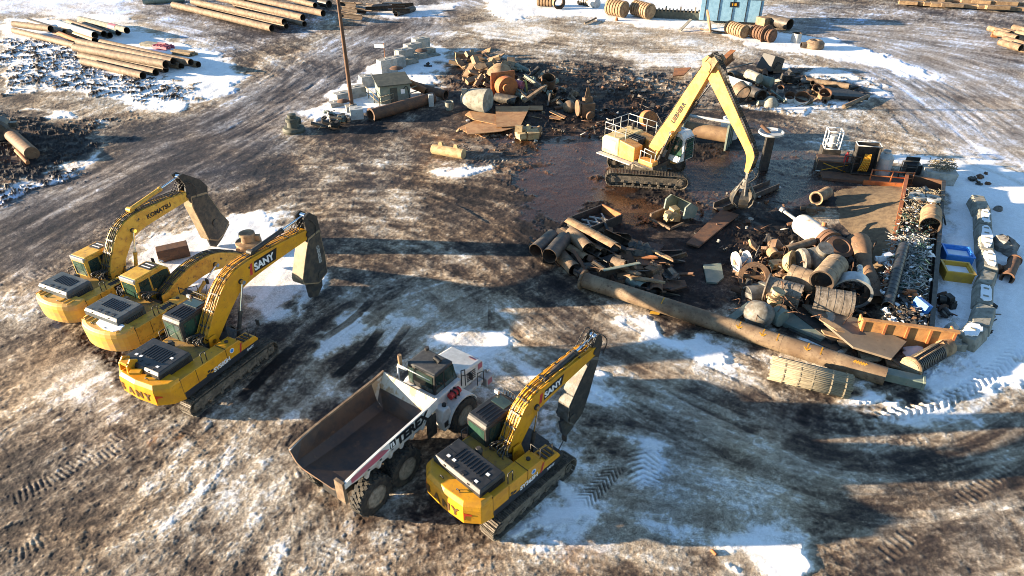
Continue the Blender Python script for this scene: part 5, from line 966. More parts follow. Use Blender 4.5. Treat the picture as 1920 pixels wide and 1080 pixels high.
for k, (x, y, lb) in enumerate(wl): cblock(x, y, 2.0, 1.1, 1.55 if k != 1 else 1.3, 38, lb, top=('the second wall block' if k == 1 else 'the last wall block' if k == 4 else None), name='wall_block')
for k, (x, y, lb) in enumerate([(768,121,'low block in front of the middle of the concrete wall'), (785,111,'low block in front of the fourth wall block'), (801,102,'low block at the right end of the concrete wall'), (810,106,'loose flat slab at the right foot of the concrete wall')]): cblock(x, y, 1.9, 1.0, .7 if k < 3 else .25, 38, lb, 'concd', name='wall_block')
T = thing('hut', 'small grey hut with a dark sloping roof and a white notice beside the lamp pole', 'hut', tuple(G(738, 187)), R(20))
w1, d1 = 3.0, 2.7
p = MB(); p.prism([(-w1 / 2, 0), (w1 / 2, 0), (w1 / 2, 1.85), (-w1 / 2, 1.85)], -d1 / 2, d1 / 2); p.build('wall', M['green'], T, bevel=.03)
p = MB(); p.add([(-w1 / 2 - .2, -d1 / 2 - .25, 1.86), (w1 / 2 + .2, -d1 / 2 - .25, 1.86), (w1 / 2 + .2, d1 / 2 + .2, 2.15), (-w1 / 2 - .2, d1 / 2 + .2, 2.15), (-w1 / 2 - .2, -d1 / 2 - .25, 1.96), (w1 / 2 + .2, -d1 / 2 - .25, 1.96), (w1 / 2 + .2, d1 / 2 + .2, 2.25), (-w1 / 2 - .2, d1 / 2 + .2, 2.25)], [(3, 2, 1, 0), (4, 5, 6, 7), (0, 1, 5, 4), (1, 2, 6, 5), (2, 3, 7, 6), (3, 0, 4, 7)]); p.build('roof', M['olive'], T)
p = MB(); p.bb(.55, .95, -d1 / 2 - .02, -d1 / 2 - .004, .95, 1.4); p.build('notice', M['wht'], T); p = MB(); p.bb(-.5, .2, -d1 / 2 - .03, -d1 / 2 - .004, 0, 1.6); p.build('door', M['olive'], T)
p = MB(); p.path(curve([(1.4, -1.36, .3), (1.2, -1.4, 1.6), (.8, -1.4, 1.4)], 4), .04); p.build('cable', M['dark'], T)
t = MB(); A, B, C4 = G(682, 178, 0), G(713, 204, 0), G(790, 178, 0)
for q0, q1 in ((A, B), (B, C4)):
    for z in (.55, 1.05): t.path([q0 + Vector((0, 0, z)), q1 + Vector((0, 0, z))], .05)
    for k in range(4): q = q0.lerp(q1, k / 3); t.path([q, q + Vector((0, 0, 1.1))], .05)
one(t, 'railing', M['straw'], 'pale tubular railing round the grey hut beside the pole', 'railing')
T = thing('road_sign', 'thin post with a small white board beside the concrete wall', 'sign', tuple(G(723, 119)), R(-10)); p = MB(); p.cyl((0, 0, 0), (0, 0, 2.3), .04); p.build('post', M['rust'], T); p = MB(); p.bb(-1.15, .05, -.03, .03, 1.75, 2.15); p.build('board', M['wht'], T)
pipe('brown_pipe', 'dark brown pipe with a flanged end lying in front of the grey hut', 'pipe', (695,216), (812,183), .55, M['rustd'], flange='a', t=.08)
pipe('brown_pipe', 'short brown pipe behind the hut, ending in a round dark mouth', 'pipe', (775,160), (836,178), .42, M['rustd'], z=.8, z1=.5, flange='b'); pipe('rusty_pipe', 'rusty orange pipe leaning right behind the grey hut', 'pipe', (768,155), (800,172), .35, M['rust'], z=1.1, z1=.6)
t = MB(); t.rev((0, 0, 0), (0, 0, 1), [(0, .95), (.25, 1.0), (.45, .9), (.5, .55), (.95, .5), (1.0, .62), (1.25, .6), (1.3, .35), (1.6, .38), (1.65, .1)], n=22); t.box((.4, .3, .9), (.5, .4, .5), .4); put(t, 'machine_attachment', M['olive'], 'dark round stepped machine part standing alone by the road, left of the pole', 'machine part', 552, 247, 0)
heap(24, [(590,235),(600,212),(640,205),(650,225),(640,240)], .8, ['lump', 'rod', 'pipe', 'ring'], ['dark', 'green', 'dsteel'], {'lump': ('engine_part', 'dark greasy machine part in the small heap left of the pole', 'machine part'), 'rod': ('steel_rod', 'thin dark rod in the small heap left of the pole', 'rod'), 'pipe': ('short_pipe', 'dark short pipe in the small heap left of the pole', 'pipe'), 'ring': ('steel_ring', 'dark steel ring in the small heap left of the pole', 'ring')}, 'dark parts heaped left of the pole', .6, 1.2, 5)
pipe('bucket', 'small open pail standing right of the brown pipes', 'bucket', (846,199), (846,207), .0 + .42, M['concd']) if 0 else None
t = MB(); t.rev((0, 0, 0), (0, 0, 1), [(0, .35), (.85, .45), (.85, .40), (.08, .30)], n=20, close=True); t.rev((0, 0, .05), (0, 0, 1), [(0, .33), (.01, .001)], n=20); put(t, 'pail', M['concd'], 'small open pail standing between the brown pipes and the tan plates', 'pail', 843, 207, 0)
cblock(809, 200, .5, .5, 1.2, 10, 'short white post block right of the flanged brown pipe', 'lgrey', name='marker_block')
t = lump(RG, .9); put(t, 'tyre_scrap', M['dark'], 'small dark part alone on the snow between wall and slab heap', 'scrap', 803, 122, .2)
# small things near the excavators
t = MB(); A_ = [(0, 0), (.75, .05), (.95, .45), (.8, .85), (.1, .9)]; t.prism(A_, -.9, .9); bq = put(t, 'digging_bucket', M['rustd'], 'rusty brown digging bucket lying on the snow by the farthest excavator', 'bucket', 327, 478, 0, -62, bevel=.03)
t = MB(); t.rev((0, 0, 0), (0, 0, 1), [(0, .8), (.25, .85), (.3, .6), (.5, .62), (.55, .8), (.7, .8), (.75, .45), (1.1, .42), (1.15, .5), (1.3, .48), (1.35, .1)], n=24); t.box((0, -.6, .35), (.5, .5, .35)); t.box((.5, .1, .9), (.5, .25, .4)); put(t, 'rotator', M['rusty_tan'], 'rusty stepped rotator standing between the booms of two excavators', 'machine part', 470, 470, 0, bevel=.01)
T = thing('roller_drum', 'cream yellow drum with two lifting brackets, lying alone on the mud', 'drum', tuple(G(841, 293)), R(-24)); p = MB(); p.rev((-1.45, 0, .42), (1, 0, 0), [(0, .001), (0, .40), (.04, .43), (2.86, .43), (2.9, .40), (2.9, .001)], n=24); p.build('drum', M['crm'], T)
for x in (-.7, .7): p = MB(); p.prism([(x - .25, .7), (x + .25, .7), (x + .12, 1.15), (x - .12, 1.15)], -.05, .05); p.prism([(x - .25, .7), (x + .25, .7), (x + .12, 1.1), (x - .12, 1.1)], .15, .25); p.build('lifting_bracket', M['crm'], T)
t = MB(); t.add([(0,0,0),(1.1,.1,.02),(1.0,.5,.05),(.1,.4,.04)], [(0,1,2,3)]); t.add([(0,0,-.06),(1.1,.1,-.05),(1.0,.5,-.05),(.1,.4,-.05)], [(3,2,1,0)]); 
# ------------------------------------------------------------ heap behind the handler's puddle
NMS = {'slab': ('scrap_slab', 'brown broken slab', 'slab'), 'brick': ('cut_block', 'brown cut block', 'block'), 'chan': ('half_pipe', 'curved half pipe', 'half pipe'), 'beam': ('steel_beam', 'short steel beam', 'beam'), 'pipe': ('short_pipe', 'short rusty pipe', 'pipe'), 'ring': ('steel_ring', 'rusty steel ring', 'ring'), 'elbow': ('pipe_elbow', 'bent pipe elbow', 'elbow'), 'rod': ('steel_rod', 'thin steel rod', 'rod'), 'lump': ('machine_part', 'greasy machine part', 'machine part')}
def nms(where): return {k: (a, b + ' ' + where, c) for k, (a, b, c) in NMS.items()}
mb = MB(); rg = random.Random(8)
def mound(name, poly, h, m, label, cat, kind=None, res=26, rough=.35, seed=0, z0=-.05, group=None):
    P = np.array([tuple(G(*q)[:2]) for q in poly]); mn = P.min(0); mx = P.max(0); c = P.mean(0); xs = np.linspace(mn[0], mx[0], res); ys = np.linspace(mn[1], mx[1], res); Z = np.full((res, res), np.nan); Pl = [tuple(p) for p in P]
    for i, y in enumerate(ys):
        for j, x in enumerate(xs):
            if inpoly(x, y, Pl):
                d = min(np.hypot(*(np.array((x, y)) - (a + (b - a) * np.clip(np.dot(np.array((x, y)) - a, b - a) / np.dot(b - a, b - a), 0, 1)))) for a, b in zip(P, np.roll(P, -1, 0)))
                Z[i, j] = h * min(1, d / 1.1) ** .6
    X_, Y_ = np.meshgrid(xs, ys); N = fbm(X_ * 1.3 + seed, Y_ * 1.3, 4, .7); Z = np.where(np.isnan(Z), z0 - .3, z0 + Z * (1 - rough + 2 * rough * N)); k = MB(); k.grid([[(xs[j], ys[i], Z[i, j]) for j in range(res)] for i in range(res)]); return one(k, name, m, label, cat, group, kind=kind)
W_ = 'in the pile of brown slabs behind the tan pail'
heap(52, [(836,112),(870,95),(935,98),(962,125),(950,150),(915,155),(870,132)], 1.5, ['slab', 'brick', 'slab'], ['rusty_tan', 'pipeb', 'rustd', 'rusty_tan'], nms('in the slab pile right of the concrete wall'), 'brown slabs and blocks piled right of the wall', 1.2, 2.0, 21, tilt=45)
heap(16, [(868,135),(900,140),(935,160),(905,165),(875,155)], .9, ['slab', 'brick'], ['rusty_tan', 'pipeb'], nms('spilled in front of the slab pile'), 'brown slabs spilled in front of the pile', .9, 1.6, 22, tilt=40)
heap(34, [(960,120),(1000,125),(1060,150),(1095,185),(1060,205),(985,190),(940,180)], 1.0, ['lump', 'pipe', 'beam', 'ring', 'elbow', 'lump', 'chan'], ['dark', 'dsteel', 'green', 'rustd', 'piped', 'pipe'], nms('in the dark heap behind the torn tan sheets'), 'dark mixed scrap heaped behind the torn sheets', .8, 1.7, 23, tilt=40)
heap(30, [(1090,150),(1180,150),(1260,190),(1240,230),(1130,215)], .35, ['lump', 'rod', 'slab', 'ring'], ['dark', 'rustd', 'dsteel', 'piped'], nms('in the low dark spread behind the handler'), 'low dark scrap spread behind the handler', .5, 1.1, 24)
# big tank pieces
t = MB(); t.rev((0, 0, 0), (1, 0, 0), [(0, .001), (0, .55), (.5, .85), (.9, 1.0), (2.6, 1.15), (2.62, 1.18), (2.7, 1.18), (2.7, .001)], n=30); t.box((.35, -.35, .75), (.5, .5, .5), .5); put(t, 'tapered_tank', M['concd'], 'pale tapered steel tank with a dark round end, left of the orange boiler', 'tank', 868, 183, 1.05, -24)
t = MB(); t.rev((0, 0, 0), (0, -1, 0), [(0, .001), (0, 1.0), (1.3, 1.05), (1.3, .001)], n=28); t.box((0, .05, 0), (2.6, .15, 2.5)); t.cyl((-.3, -1.25, .1), (-.3, -1.65, .1), .38, n=20); t.box((0, -.7, -1.05), (1.5, .9, .2)); put(t, 'orange_boiler', M['orange'], 'orange drum-shaped boiler with a round port, on the heap behind the torn sheets', 'boiler', 943, 158, 1.2, 25, bevel=.02)
t = MB(); t.rev((0, 0, 0), (0, 0, 1), [(0, 1.6), (.5, 1.3), (1.1, .7), (1.3, .001)], n=10); put(t, 'dented_dome', M['rusty_tan'], 'dented rusty dome lying behind the orange boiler', 'dome', 938, 141, .6, 20, 10)
t = MB(); t.tube((0, 0, 0), (0, -.55, 1.3), .75, .10, 22, mi=1); put(t, 'open_vessel', M['rustd'], 'open rusty pot mouth facing up, with a bar leaning in it', 'vessel', 1026, 166, .3, 10)
t = MB(); t.box((0, 0, 0), (3.4, .35, .25)); put(t, 'steel_bar', M['pipe'], 'tan square bar leaning into the open rusty pot', 'bar', 1003, 175, 1.0, 46, -14, bevel=.02)
t = beam(3.0, .3, .3); put(t, 'steel_beam', M['concd'], 'pale beam propped on the heap left of the open rusty pot', 'beam', 1003, 155, 1.1, -40, 18)
pipe('red_cylinder', 'faded pink-red cylinder between the orange boiler and the green ring', 'cylinder', (960,156), (980,160), .42, M['pink'], z=1.1, closed=True); t = MB(); t.tube((0, 0, 0), (.18, 0, 0), .75, .22, 24); put(t, 'green_ring', M['olivey'], 'olive green wheel ring beside the faded red cylinder', 'ring', 983, 164, .8, 12)
pipe('grey_pipe', 'dark grey pipe under the orange boiler, beside the tank end', 'pipe', (930,183), (970,190), .5, M['dsteel'], z=.5)
t = MB(); t.box((0, 0, -.25), (1.3, .9, 1.3)); t.cyl((-.75, .1, -.1), (-.95, .1, -.1), .75, n=22); t.cyl((.05, -.4, -.5), (.1, -.95, -.6), .32, n=18); t.cyl((.05, -.75, -.57), (.1, -.95, -.6), .42, n=18); t.box((.1, .3, .55), (.9, .5, .5), .3); t.add([(-.35, .1, .3), (.45, .1, .3), (.15, .15, 1.75), (-.1, .15, 1.75), (-.35, .2, .3), (.45, .2, .3), (.15, .2, 1.75), (-.1, .2, 1.75)], [(0, 1, 2, 3), (5, 4, 7, 6), (0, 3, 7, 4), (1, 5, 6, 2), (3, 2, 6, 7)]); put(t, 'pump_casing', M['rustm'], 'upright rusty pump casing with a pointed fin and a round outlet', 'pump', 1101, 200, 1.0, 12, bevel=.03)
t = MB(); t.rev((0, 0, 0), (.3, -.6, 0), [(0, .001), (0, .5), (.3, .62), (.8, .5), (1.0, .3), (1.1, .001)], n=20); put(t, 'float_can', M['pipe'], 'small round tan can left of the pump casing', 'can', 1064, 198, .5)
sheets = [([(929,199),(994,199),(976,236),(931,238)], .35, 'large flat tan steel sheet with a hole, topmost of the torn sheets'), ([(872,215),(880,208),(930,214),(930,233),(888,224)], .2, 'torn tan sheet sticking out left of the topmost sheet'), ([(872,236),(950,226),(975,236),(940,246),(876,252)], .24, 'long tan steel sheet under the front edge of the topmost one'), ([(858,240),(890,226),(930,232),(875,248)], .1, 'darker torn sheet at the left front of the sheets'), ([(885,250),(925,245),(910,258)], .08, 'small pointed tan sheet poking out at the front of the sheets'), ([(990,198),(1018,198),(1018,206),(992,206)], .2, 'narrow tan strip right of the topmost sheet'), ([(1033,206),(1062,218),(1058,222),(1030,209)], .25, 'narrow rusty bar lying right of the sheets'), ([(1032,216),(1060,220),(1050,224),(1030,221)], .15, 'short tan offcut below the narrow rusty bar')]
for P, z, lb in sheets:
    A_ = [G(a, b, z + .05 * k) for k, (a, b) in enumerate(P)]; n = len(A_); t = MB(); t.add([tuple(q) for q in A_] + [(q.x, q.y, q.z - .05) for q in A_], [tuple(range(n)), tuple(range(2 * n - 1, n - 1, -1))] + [(k, (k + 1) % n, n + (k + 1) % n, n + k) for k in range(n)]); one(t, 'torn_sheet', M['tansheet'] if 'tansheet' in M else M['rust'], lb, 'steel sheet')
t = lump(random.Random(5), 2.0, 10); put(t, 'engine_block', M['crm'], 'cream engine block with yellow flecks in front of the torn sheets', 'engine', 987, 250, .6, 10); t = lump(random.Random(6), 1.3, 8); put(t, 'gearbox', M['rusty_tan'], 'brown gearbox right against the cream engine block', 'gearbox', 1006, 248, .5)
t = MB(); t.rev((0, 0, 0), (.2, -1, .3), [(0, .7), (.1, .75), (.3, .72), (.35, .75), (.6, .72), (.65, .75), (.9, .7), (.9, .001)], n=22); put(t, 'rusty_barrel', M['rust'], 'ribbed orange-rust barrel standing behind the handler guard rail', 'barrel', 1212, 222, .8)
# two end-plated roll and white sack behind the handler
T = thing('cable_winch', 'grey steel frame holding a brown roll between two square end plates', 'winch', tuple(G(1322, 268)), R(-28))
for x in (-1.9, 1.9): p = MB(); p.box((x, 0, 1.1), (.15, 2.0, 2.2)); [p.box((x + .1 * (1 if x > 0 else -1), y, 1.1), (.12, .12, 2.1)) for y in (-.8, 0, .8)]; p.build('end_plate', M['green'], T, bevel=.01)
p = MB(); p.cyl((-1.82, 0, 1.0), (1.82, 0, 1.0), .62, n=26); p.build('roll', M['pipeb'], T); p = MB(); p.cyl((-1.82, .55, 1.95), (1.82, .55, 1.95), .13, n=12); p.build('tie_bar', M['lgrey'], T)
t = MB(); t.rev((0, 0, 0), (0, 0, 1), [(0, .7), (.3, .82), (1.3, .85), (1.7, .7), (1.75, .78), (1.78, .6), (1.6, .5)], n=16); put(t, 'white_sack', M['white'], 'white bulk sack standing behind the handler stick', 'sack', 1366, 258, 0)
T = thing('disc_column', 'white round dished plate on top of a dark upright column', 'column', tuple(G(1431, 318))); p = MB(); p.box((0, 0, 1.45), (.6, .45, 2.9)); p.build('column', M['dark'], T); p = MB(); p.rev((0, 0, 2.92), (0, 0, 1), [(0, .8), (.1, .96), (.24, .96), (.24, .88), (.12, .8), (.12, .001)], n=30); p.build('round_plate', M['lgrey'], T); p = MB(); p.cyl((-.1, 0, 3.0), (-.7, .5, 3.5), .14, n=12); p.build('spindle', M['rustd'], T)
# dark plates under the grab
def flat(P, z, name, lb, m, cat='steel plate', th=.12, dz=0.0):
    A_ = [G(a, b, z) for a, b in P]; n = len(A_); t = MB(); t.add([tuple(q) for q in A_] + [(q.x, q.y, q.z - th) for q in A_], [tuple(range(n)), tuple(range(2 * n - 1, n - 1, -1))] + [(k, (k + 1) % n, n + (k + 1) % n, n + k) for k in range(n)]); return one(t, name, m, lb, cat)
flat([(1287,455),(1352,393),(1385,402),(1310,462)], .25, 'flat_plate', 'broad dark brown plate lying under the grab, pointing down left', M['rustd'])
t = MB(); A = G(1347, 387, .35); B = G(1452, 344, .35); d = B - A; L = d.length; t.bb(0, L, -.45, .45, -.3, -.22); t.bb(0, L, -.45, -.38, -.3, .15); t.bb(0, L, .38, .45, -.3, .15); orient(t, A, math.degrees(math.atan2(d.y, d.x))); one(t, 'channel_beam', M['piped'], 'long dark channel beam behind the grab, pointing up right', 'beam')
flat([(1319,496),(1352,493),(1357,520),(1345,530),(1325,528)], .12, 'round_ended_plate', 'grey-green plate with a rounded end, left of the white spool', M['green'])
# green engine cover
T = thing('engine_cover', 'grey-green broken cab shell with a cream engine inside, right of the orange leaves', 'machine part', tuple(G(1264, 412)), R(38))
p = MB(); p.prism([(-.2, .5), (1.1, .2), (1.25, .9), (.4, 1.5), (-.1, 1.3)], -.9, -.8); p.prism([(-.2, .5), (1.1, .2), (1.25, .9), (.4, 1.5), (-.1, 1.3)], .8, .9); p.add([(.4, -.9, 1.5), (.4, .9, 1.5), (1.25, .9, .9), (1.25, -.9, .9)], [(0, 1, 2, 3)]); p.add([(1.27, -.9, .88), (1.27, .9, .88), (1.1, .9, .2), (1.1, -.9, .2)], [(0, 1, 2, 3)]); p.build('cover_shell', M['green'], T)
p = MB(); p.bb(-1.5, -.1, -.95, -.85, .1, .25); p.bb(-1.5, -.1, .8, .95, .1, .6); p.bb(-1.55, -1.4, -.95, .95, .1, .25); p.build('frame', M['pipe'], T); p = lump(random.Random(9), 1.5, 8); orient(p, (-.45, 0, .55)); p.build('engine', M['crm'], T)
pipe('rusty_shaft', 'rusty shaft sticking out right of the grey-green cab shell', 'shaft', (1285,402), (1302,385), .22, M['rustd'], z=.5, closed=True)
leaf = MB(); rg = random.Random(4)
for k in range(26): leaf.box((rg.gauss(0, .35), rg.gauss(0, .55), .05 + rg.random() * .12), (.22, .16, .03), Matrix.Rotation(rg.uniform(0, 3), 3, 'Z') @ Matrix.Rotation(rg.uniform(-.6, .6), 3, 'X'))
put(leaf, 'orange_flakes', M['orange'], 'patch of bright orange flakes on the black mud', 'flakes', 1211, 418, 0, kind='stuff')
# centre pile of half pipes and channels
M['spirl3'] = M['pipe']
cp = [((1004,470),(1036,442),.45,1,'piped','dark pipe at the left end of the half-pipe pile'), ((1030,480),(1058,448),.48,1,'piped','second dark pipe from the left in the half-pipe pile'), ((1050,478),(1078,506),.42,0,'pipe','tan pipe with a dark mouth, front left of the half-pipe pile'),
      ((1072,436),(1104,468),.46,1.0,'spirl3','bright tan pipe on top in the middle of the half-pipe pile'), ((1118,442),(1146,470),.34,.3,'piped','small dark pipe behind the half-pipe pile'), ((1148,490),(1172,498),.33,.9,'pipe','short pale pipe lying across the rear plates of the pile'), ((1092,502),(1125,500),.30,.4,'dsteel','dark short pipe just behind the flanged end of the long pipe'), ((1180,524),(1206,540),.34,.3,'green','grey-green short pipe close to the long pipe'), ((1232,524),(1230,548),.36,.4,'rustd','upright short pipe end at the right of the plate pile')]
for a, b, r, z, mm, lb in cp: pipe('steel_pipe', lb, 'pipe', a, b, r, M[mm], z=max(z, r), t=.04)
hp = [(1108,446,1.1,-52,60,'rusty_tan','tall bright tan half pipe standing highest in the pile',4.2,.55), (1090,456,.7,-50,40,'pipe','tan half pipe second from the top of the pile',3.6,.4), (1068,470,.5,-52,70,'rusty_tan','thin tan half pipe left of the tan pipe in the pile',3.0,.4), (1125,462,.6,-48,-30,'dsteel','dark half pipe right of the tallest one',3.4,.5), (1100,485,.35,-52,0,'dark','black half pipe low in the middle of the pile',3.2,.5), (1135,480,.35,-50,10,'dsteel','dark half pipe at the right foot of the pile',2.6,.45), (1165,515,.7,20,20,'green','oval grey-green half shell beside the long pipe',2.4,.55), (1062,490,.3,-50,0,'dark','black half pipe at the front left of the pile',3.0,.42)]
for x, y, z, rz, rx, mm, lb, L, r in hp: put(chan(L, r, .05, 150), 'half_pipe', M[mm], lb, 'half pipe', x, y, z, rz, 0, rx)
bp = [(1158,476,.3,-5,'rust','orange-brown plate in the dark gap of the plate pile',1.4,.8), (1200,482,.5,-14,'rust','pointed orange-rust strip in the plate pile',2.6,.55), (1222,492,.4,30,'rustd','dark brown plate right of the pointed rust strip',2.6,1.5), (1210,524,.8,-28,'rusty_tan','jagged tan bar propped over the front plates',2.9,.4), (1186,510,.9,-40,'pipe','pale curled offcut on top of the front plates',1.2,.5), (1200,505,.4,-30,'dsteel','dark grey bar behind the jagged tan bar',2.8,.5), (1252,510,.3,60,'dark','black plate at the right edge of the plate pile',2.4,1.3), (1262,535,.3,20,'rustd','dark rusty plate with a bent corner, rightmost by the long pipe',1.8,1.2), (1242,478,.9,-60,'pipeb','brown angle bar leaning at the right of the plate pile',2.8,.3), (1180,540,.2,-20,'dark','black plate tucked behind the long pipe',2.2,.9), (1215,465,.2,10,'dark','black flat plate behind the pointed rust strip',2.6,1.2)]
for i, (x, y, z, rz, mm, lb, L, w_) in enumerate(bp): put(slab(random.Random(i), L, w_, .10, .35, 6), 'steel_offcut', M[mm], lb, 'offcut', x, y, z, rz, random.Random(i).uniform(-15, 15), random.Random(i + 9).uniform(-30, 30))
T = thing('steel_tray', 'dark rectangular tray with broken white rods inside, behind the half-pipe pile', 'tray', tuple(G(1115, 422)), R(38)); p = MB(); p.bb(-1.6, 1.6, -1.0, 1.0, .05, .15); p.bb(-1.6, 1.6, -1.0, -.9, .15, .7); p.bb(-1.6, 1.6, .9, 1.0, .15, .7); p.bb(-1.6, -1.5, -.9, .9, .15, .7); p.build('tray_body', M['dark'], T); p = MB(); p.bb(1.5, 1.6, -.9, .9, .15, .75); p.build('end_rail', M['rust'], T)
for k in range(6): p = MB(); p.box((-1.0 + .35 * k, .1 * (-1) ** k, .35), (.09, 1.3, .09), .5 * (-1) ** k); p.build('rod', M['litter'], T)
# big long pipe with yellow marks
A, B = G(1092, 524, .46), G(1660, 706, .46); t = MB(); t.tube(A, B, .46, .05, 28, mi=1); d = (B - A).normalized(); t.tube(A - d * .02, A + d * .10, .60, .16, 28)
for f_ in (.12, .27, .41, .55, .7, .86): q_ = A.lerp(B, f_); t.tube(q_ - d * .012, q_ + d * .012, .467, .02, 28)
lp = one(t, 'long_pipe', [M['longp'] if 'longp' in M else M['pipeb'], M['inner']], 'very long brown pipe with yellow arrows, lying in front of the scrap piles', 'pipe')
org = np.array(lp.location)
for f, kind_ in ((.30, 'dash'), (.635, 'arrow'), (.68, 'dash'), (.77, 'arrow'), (.81, 'dash'), (.92, 'blot'), (.56, 'arrow')):
    q = A.lerp(B, f); up_ = Vector((0, -.45, .9)).normalized(); side = d; nrm = up_; c0 = q + nrm * .464 - Vector(org); tq = nrm.cross(d).normalized(); m_ = MB()
    def st(a, b, w_=.03):
        pa = c0 + side * a[0] + tq * a[1]; pb = c0 + side * b[0] + tq * b[1]; e = (pb - pa).normalized(); s2 = nrm.cross(e) * w_; m_.add([pa - s2, pb - s2, pb + s2, pa + s2, pa - s2 + nrm * .012, pb - s2 + nrm * .012, pb + s2 + nrm * .012, pa + s2 + nrm * .012], [(0, 1, 2, 3), (4, 5, 6, 7), (0, 1, 5, 4), (2, 3, 7, 6), (1, 2, 6, 5), (3, 0, 4, 7)])
    if kind_ == 'blot': [st((-.3 + .12 * k, -.05), (-.2 + .12 * k, .08), .05) for k in range(5)]
    else:
        st((0, -.22), (0, .22))
        if kind_ == 'arrow': st((0, .22 * -1), (-.16, -.05)); st((0, -.22), (.16, -.05))
    m_.build('yellow_mark', M['yelp'], lp)
pipe('thin_pipe', 'thin dark pipe lying along the far side of the long brown pipe', 'pipe', (1488,638), (1700,712), .13, M['dsteel'], closed=True)
t = MB(); t.box((0, 0, 0), (3.4, .55, .45)); t.box((1.75, 0, 0), (.12, .62, .55)); put(t, 'square_tube', M['green'], 'dark square tube with a pale end cap beside the tip of the long pipe', 'tube', 1655, 700, .3, -23, bevel=.02)
flat([(1220,583),(1238,586),(1236,589),(1218,587)], .06, 'yellow_scrap', 'small yellow scrap on the ground left of the long pipe', M['tyel'], 'scrap', th=.05)
# wrapped bundle
T = thing('strapped_bundle', 'pale straw-coloured round bundle tied with straps, lying before the long pipe', 'bundle', tuple(G(1514, 724)), R(-23)); r_ = .56; L = 3.5; rg = random.Random(2)
p = MB(); p.rev((-L / 2, 0, r_), (1, 0, 0), [(0, .2), (0, r_ * .9), (.1, r_ * .96), (L - .15, r_ * .96), (L, r_ * .85), (L + .02, .2)], n=24); p.build('core', M['straw'], T)
p = MB()
for k in range(40):
    a = 2 * math.pi * k / 40; rr = r_ * rg.uniform(.95, 1.03); x0 = -L / 2 - rg.uniform(0, .12); x1 = L / 2 + rg.uniform(-.05, .08); p.cyl((x0, math.cos(a) * rr, r_ + math.sin(a) * rr), (x1, math.cos(a + .05) * rr, r_ + math.sin(a + .05) * rr), rg.uniform(.04, .065), n=5)
p.build('slats', M['straw'], T)
for x in (-1.2, -.5, .1, .9, 1.5): p = MB(); p.tube((x - .03, 0, r_), (x + .03, 0, r_), r_ * 1.10, .02, 30); p.build('strap', M['straw'], T)

heap(85, [(1010,470),(1060,430),(1130,425),(1160,450),(1260,470),(1275,530),(1240,555),(1150,530),(1060,505)], .45, ['chan', 'slab', 'slab', 'beam', 'lump'], ['dark', 'piped', 'rustd', 'dsteel', 'rustm'], nms('low among the half-pipe and plate piles'), 'dark pieces low among the half-pipe and plate piles', 1.0, 2.1, 35, rzr=(-70, 10), tilt=30)
heap(30, [(1290,380),(1450,330),(1500,420),(1380,470),(1300,470)], .05, ['rod', 'lump', 'slab'], ['dark', 'rustd', 'litter'], nms('scattered on the black mud round the grab'), 'small bits on the black mud round the grab', .2, .5, 36)
heap(80, [(840,210),(1100,200),(1260,230),(1150,260),(960,290),(860,270)], .05, ['rod', 'lump', 'slab'], ['dark', 'rustd', 'litter', 'rusty_tan', 'dsteel'], nms('scattered on the mud round the torn sheets'), 'small bits on the mud round the torn sheets', .2, .6, 37)
# ------------------------------------------------------------ right-hand scrap pile
RP = 'right scrap pile'; rg_w = random.Random(99)
T = thing('pressure_vessel', 'large white cylindrical vessel with a rusty bolted flange, top of the right scrap pile', 'vessel', tuple(G(1528, 442, .2))); A = G(1500, 418, 1.0) - Vector(T.location); B = G(1562, 462, 1.1) - Vector(T.location); L = (B - A).length; u = (B - A) / L
p = MB(); p.rev(A, B - A, [(-.25, .001), (-.2, .4), (0, .60), (.2, .68), (L - .9, .68), (L - .9, .64), (L - .2, .64)], n=30); p.build('shell', M['vessel'], T)
p = MB(); p.cyl(B - u * .75, B - u * .5, .84, n=28); p.cyl(B - u * .45, B - u * .22, .84, n=28); p.build('bolted_flange', M['rustd'], T); p = MB(); p.rev(B - u * .3, u, [(0, .6), (.3, .5), (.45, .001)], n=22); p.build('end_cap', M['pipeb'], T)
p = MB(); p.cyl(A + Vector((-.2, .3, .1)), A + Vector((-1.0, 1.0, .5)), .11, n=14); p.cyl(A + Vector((-.9, .9, .45)), A + Vector((-1.05, 1.05, .52)), .16, n=14); p.build('inlet_pipe', M['vessel'], T); p = MB(); q = A.lerp(B, .62) + Vector((.2, .3, .6)); p.cyl(q, q + Vector((.05, .1, .22)), .15, n=14); p.build('port', M['rust'], T)
def ribbed(a, b, r, z, m, lb, nb=4, name='ribbed_pipe', t=.05, z1=None, flange=None, cat='pipe'): pipe(name, lb, cat, a, b, r, m, z=z, z1=z1, t=t, bands=nb, flange=flange)
M['spiral'] = mat('banded_grey_brown_pipe', (.20, .165, .13), (.10, .08, .06), rough=.6, scale=3, c3=(.32, .30, .27), s3=4, t3=(.55, .7), stretch=(2, 2, .6)); M['spirl2'] = mat('tan_banded_pipe', (.25, .18, .115), (.14, .10, .065), rough=.65, scale=2.5, c3=(.45, .42, .38), s3=4, t3=(.6, .75))
ribbed((1436,540), (1502,558), .72, .9, M['spiral'], 'banded brown pipe lying left of centre in the right pile', 5, flange='a'); ribbed((1479,516), (1530,532), .68, 1.1, M['spirl2'], 'banded pale pipe with its open mouth facing left', 3)
ribbed((1524,560), (1598,573), .74, 1.0, M['spiral'], 'banded grey pipe in front of the white ring, mouth facing left', 5); ribbed((1568,496), (1540,528), .66, 1.9, M['spirl2'], 'thick tan pipe on top, its open end facing the camera', 2, t=.10)
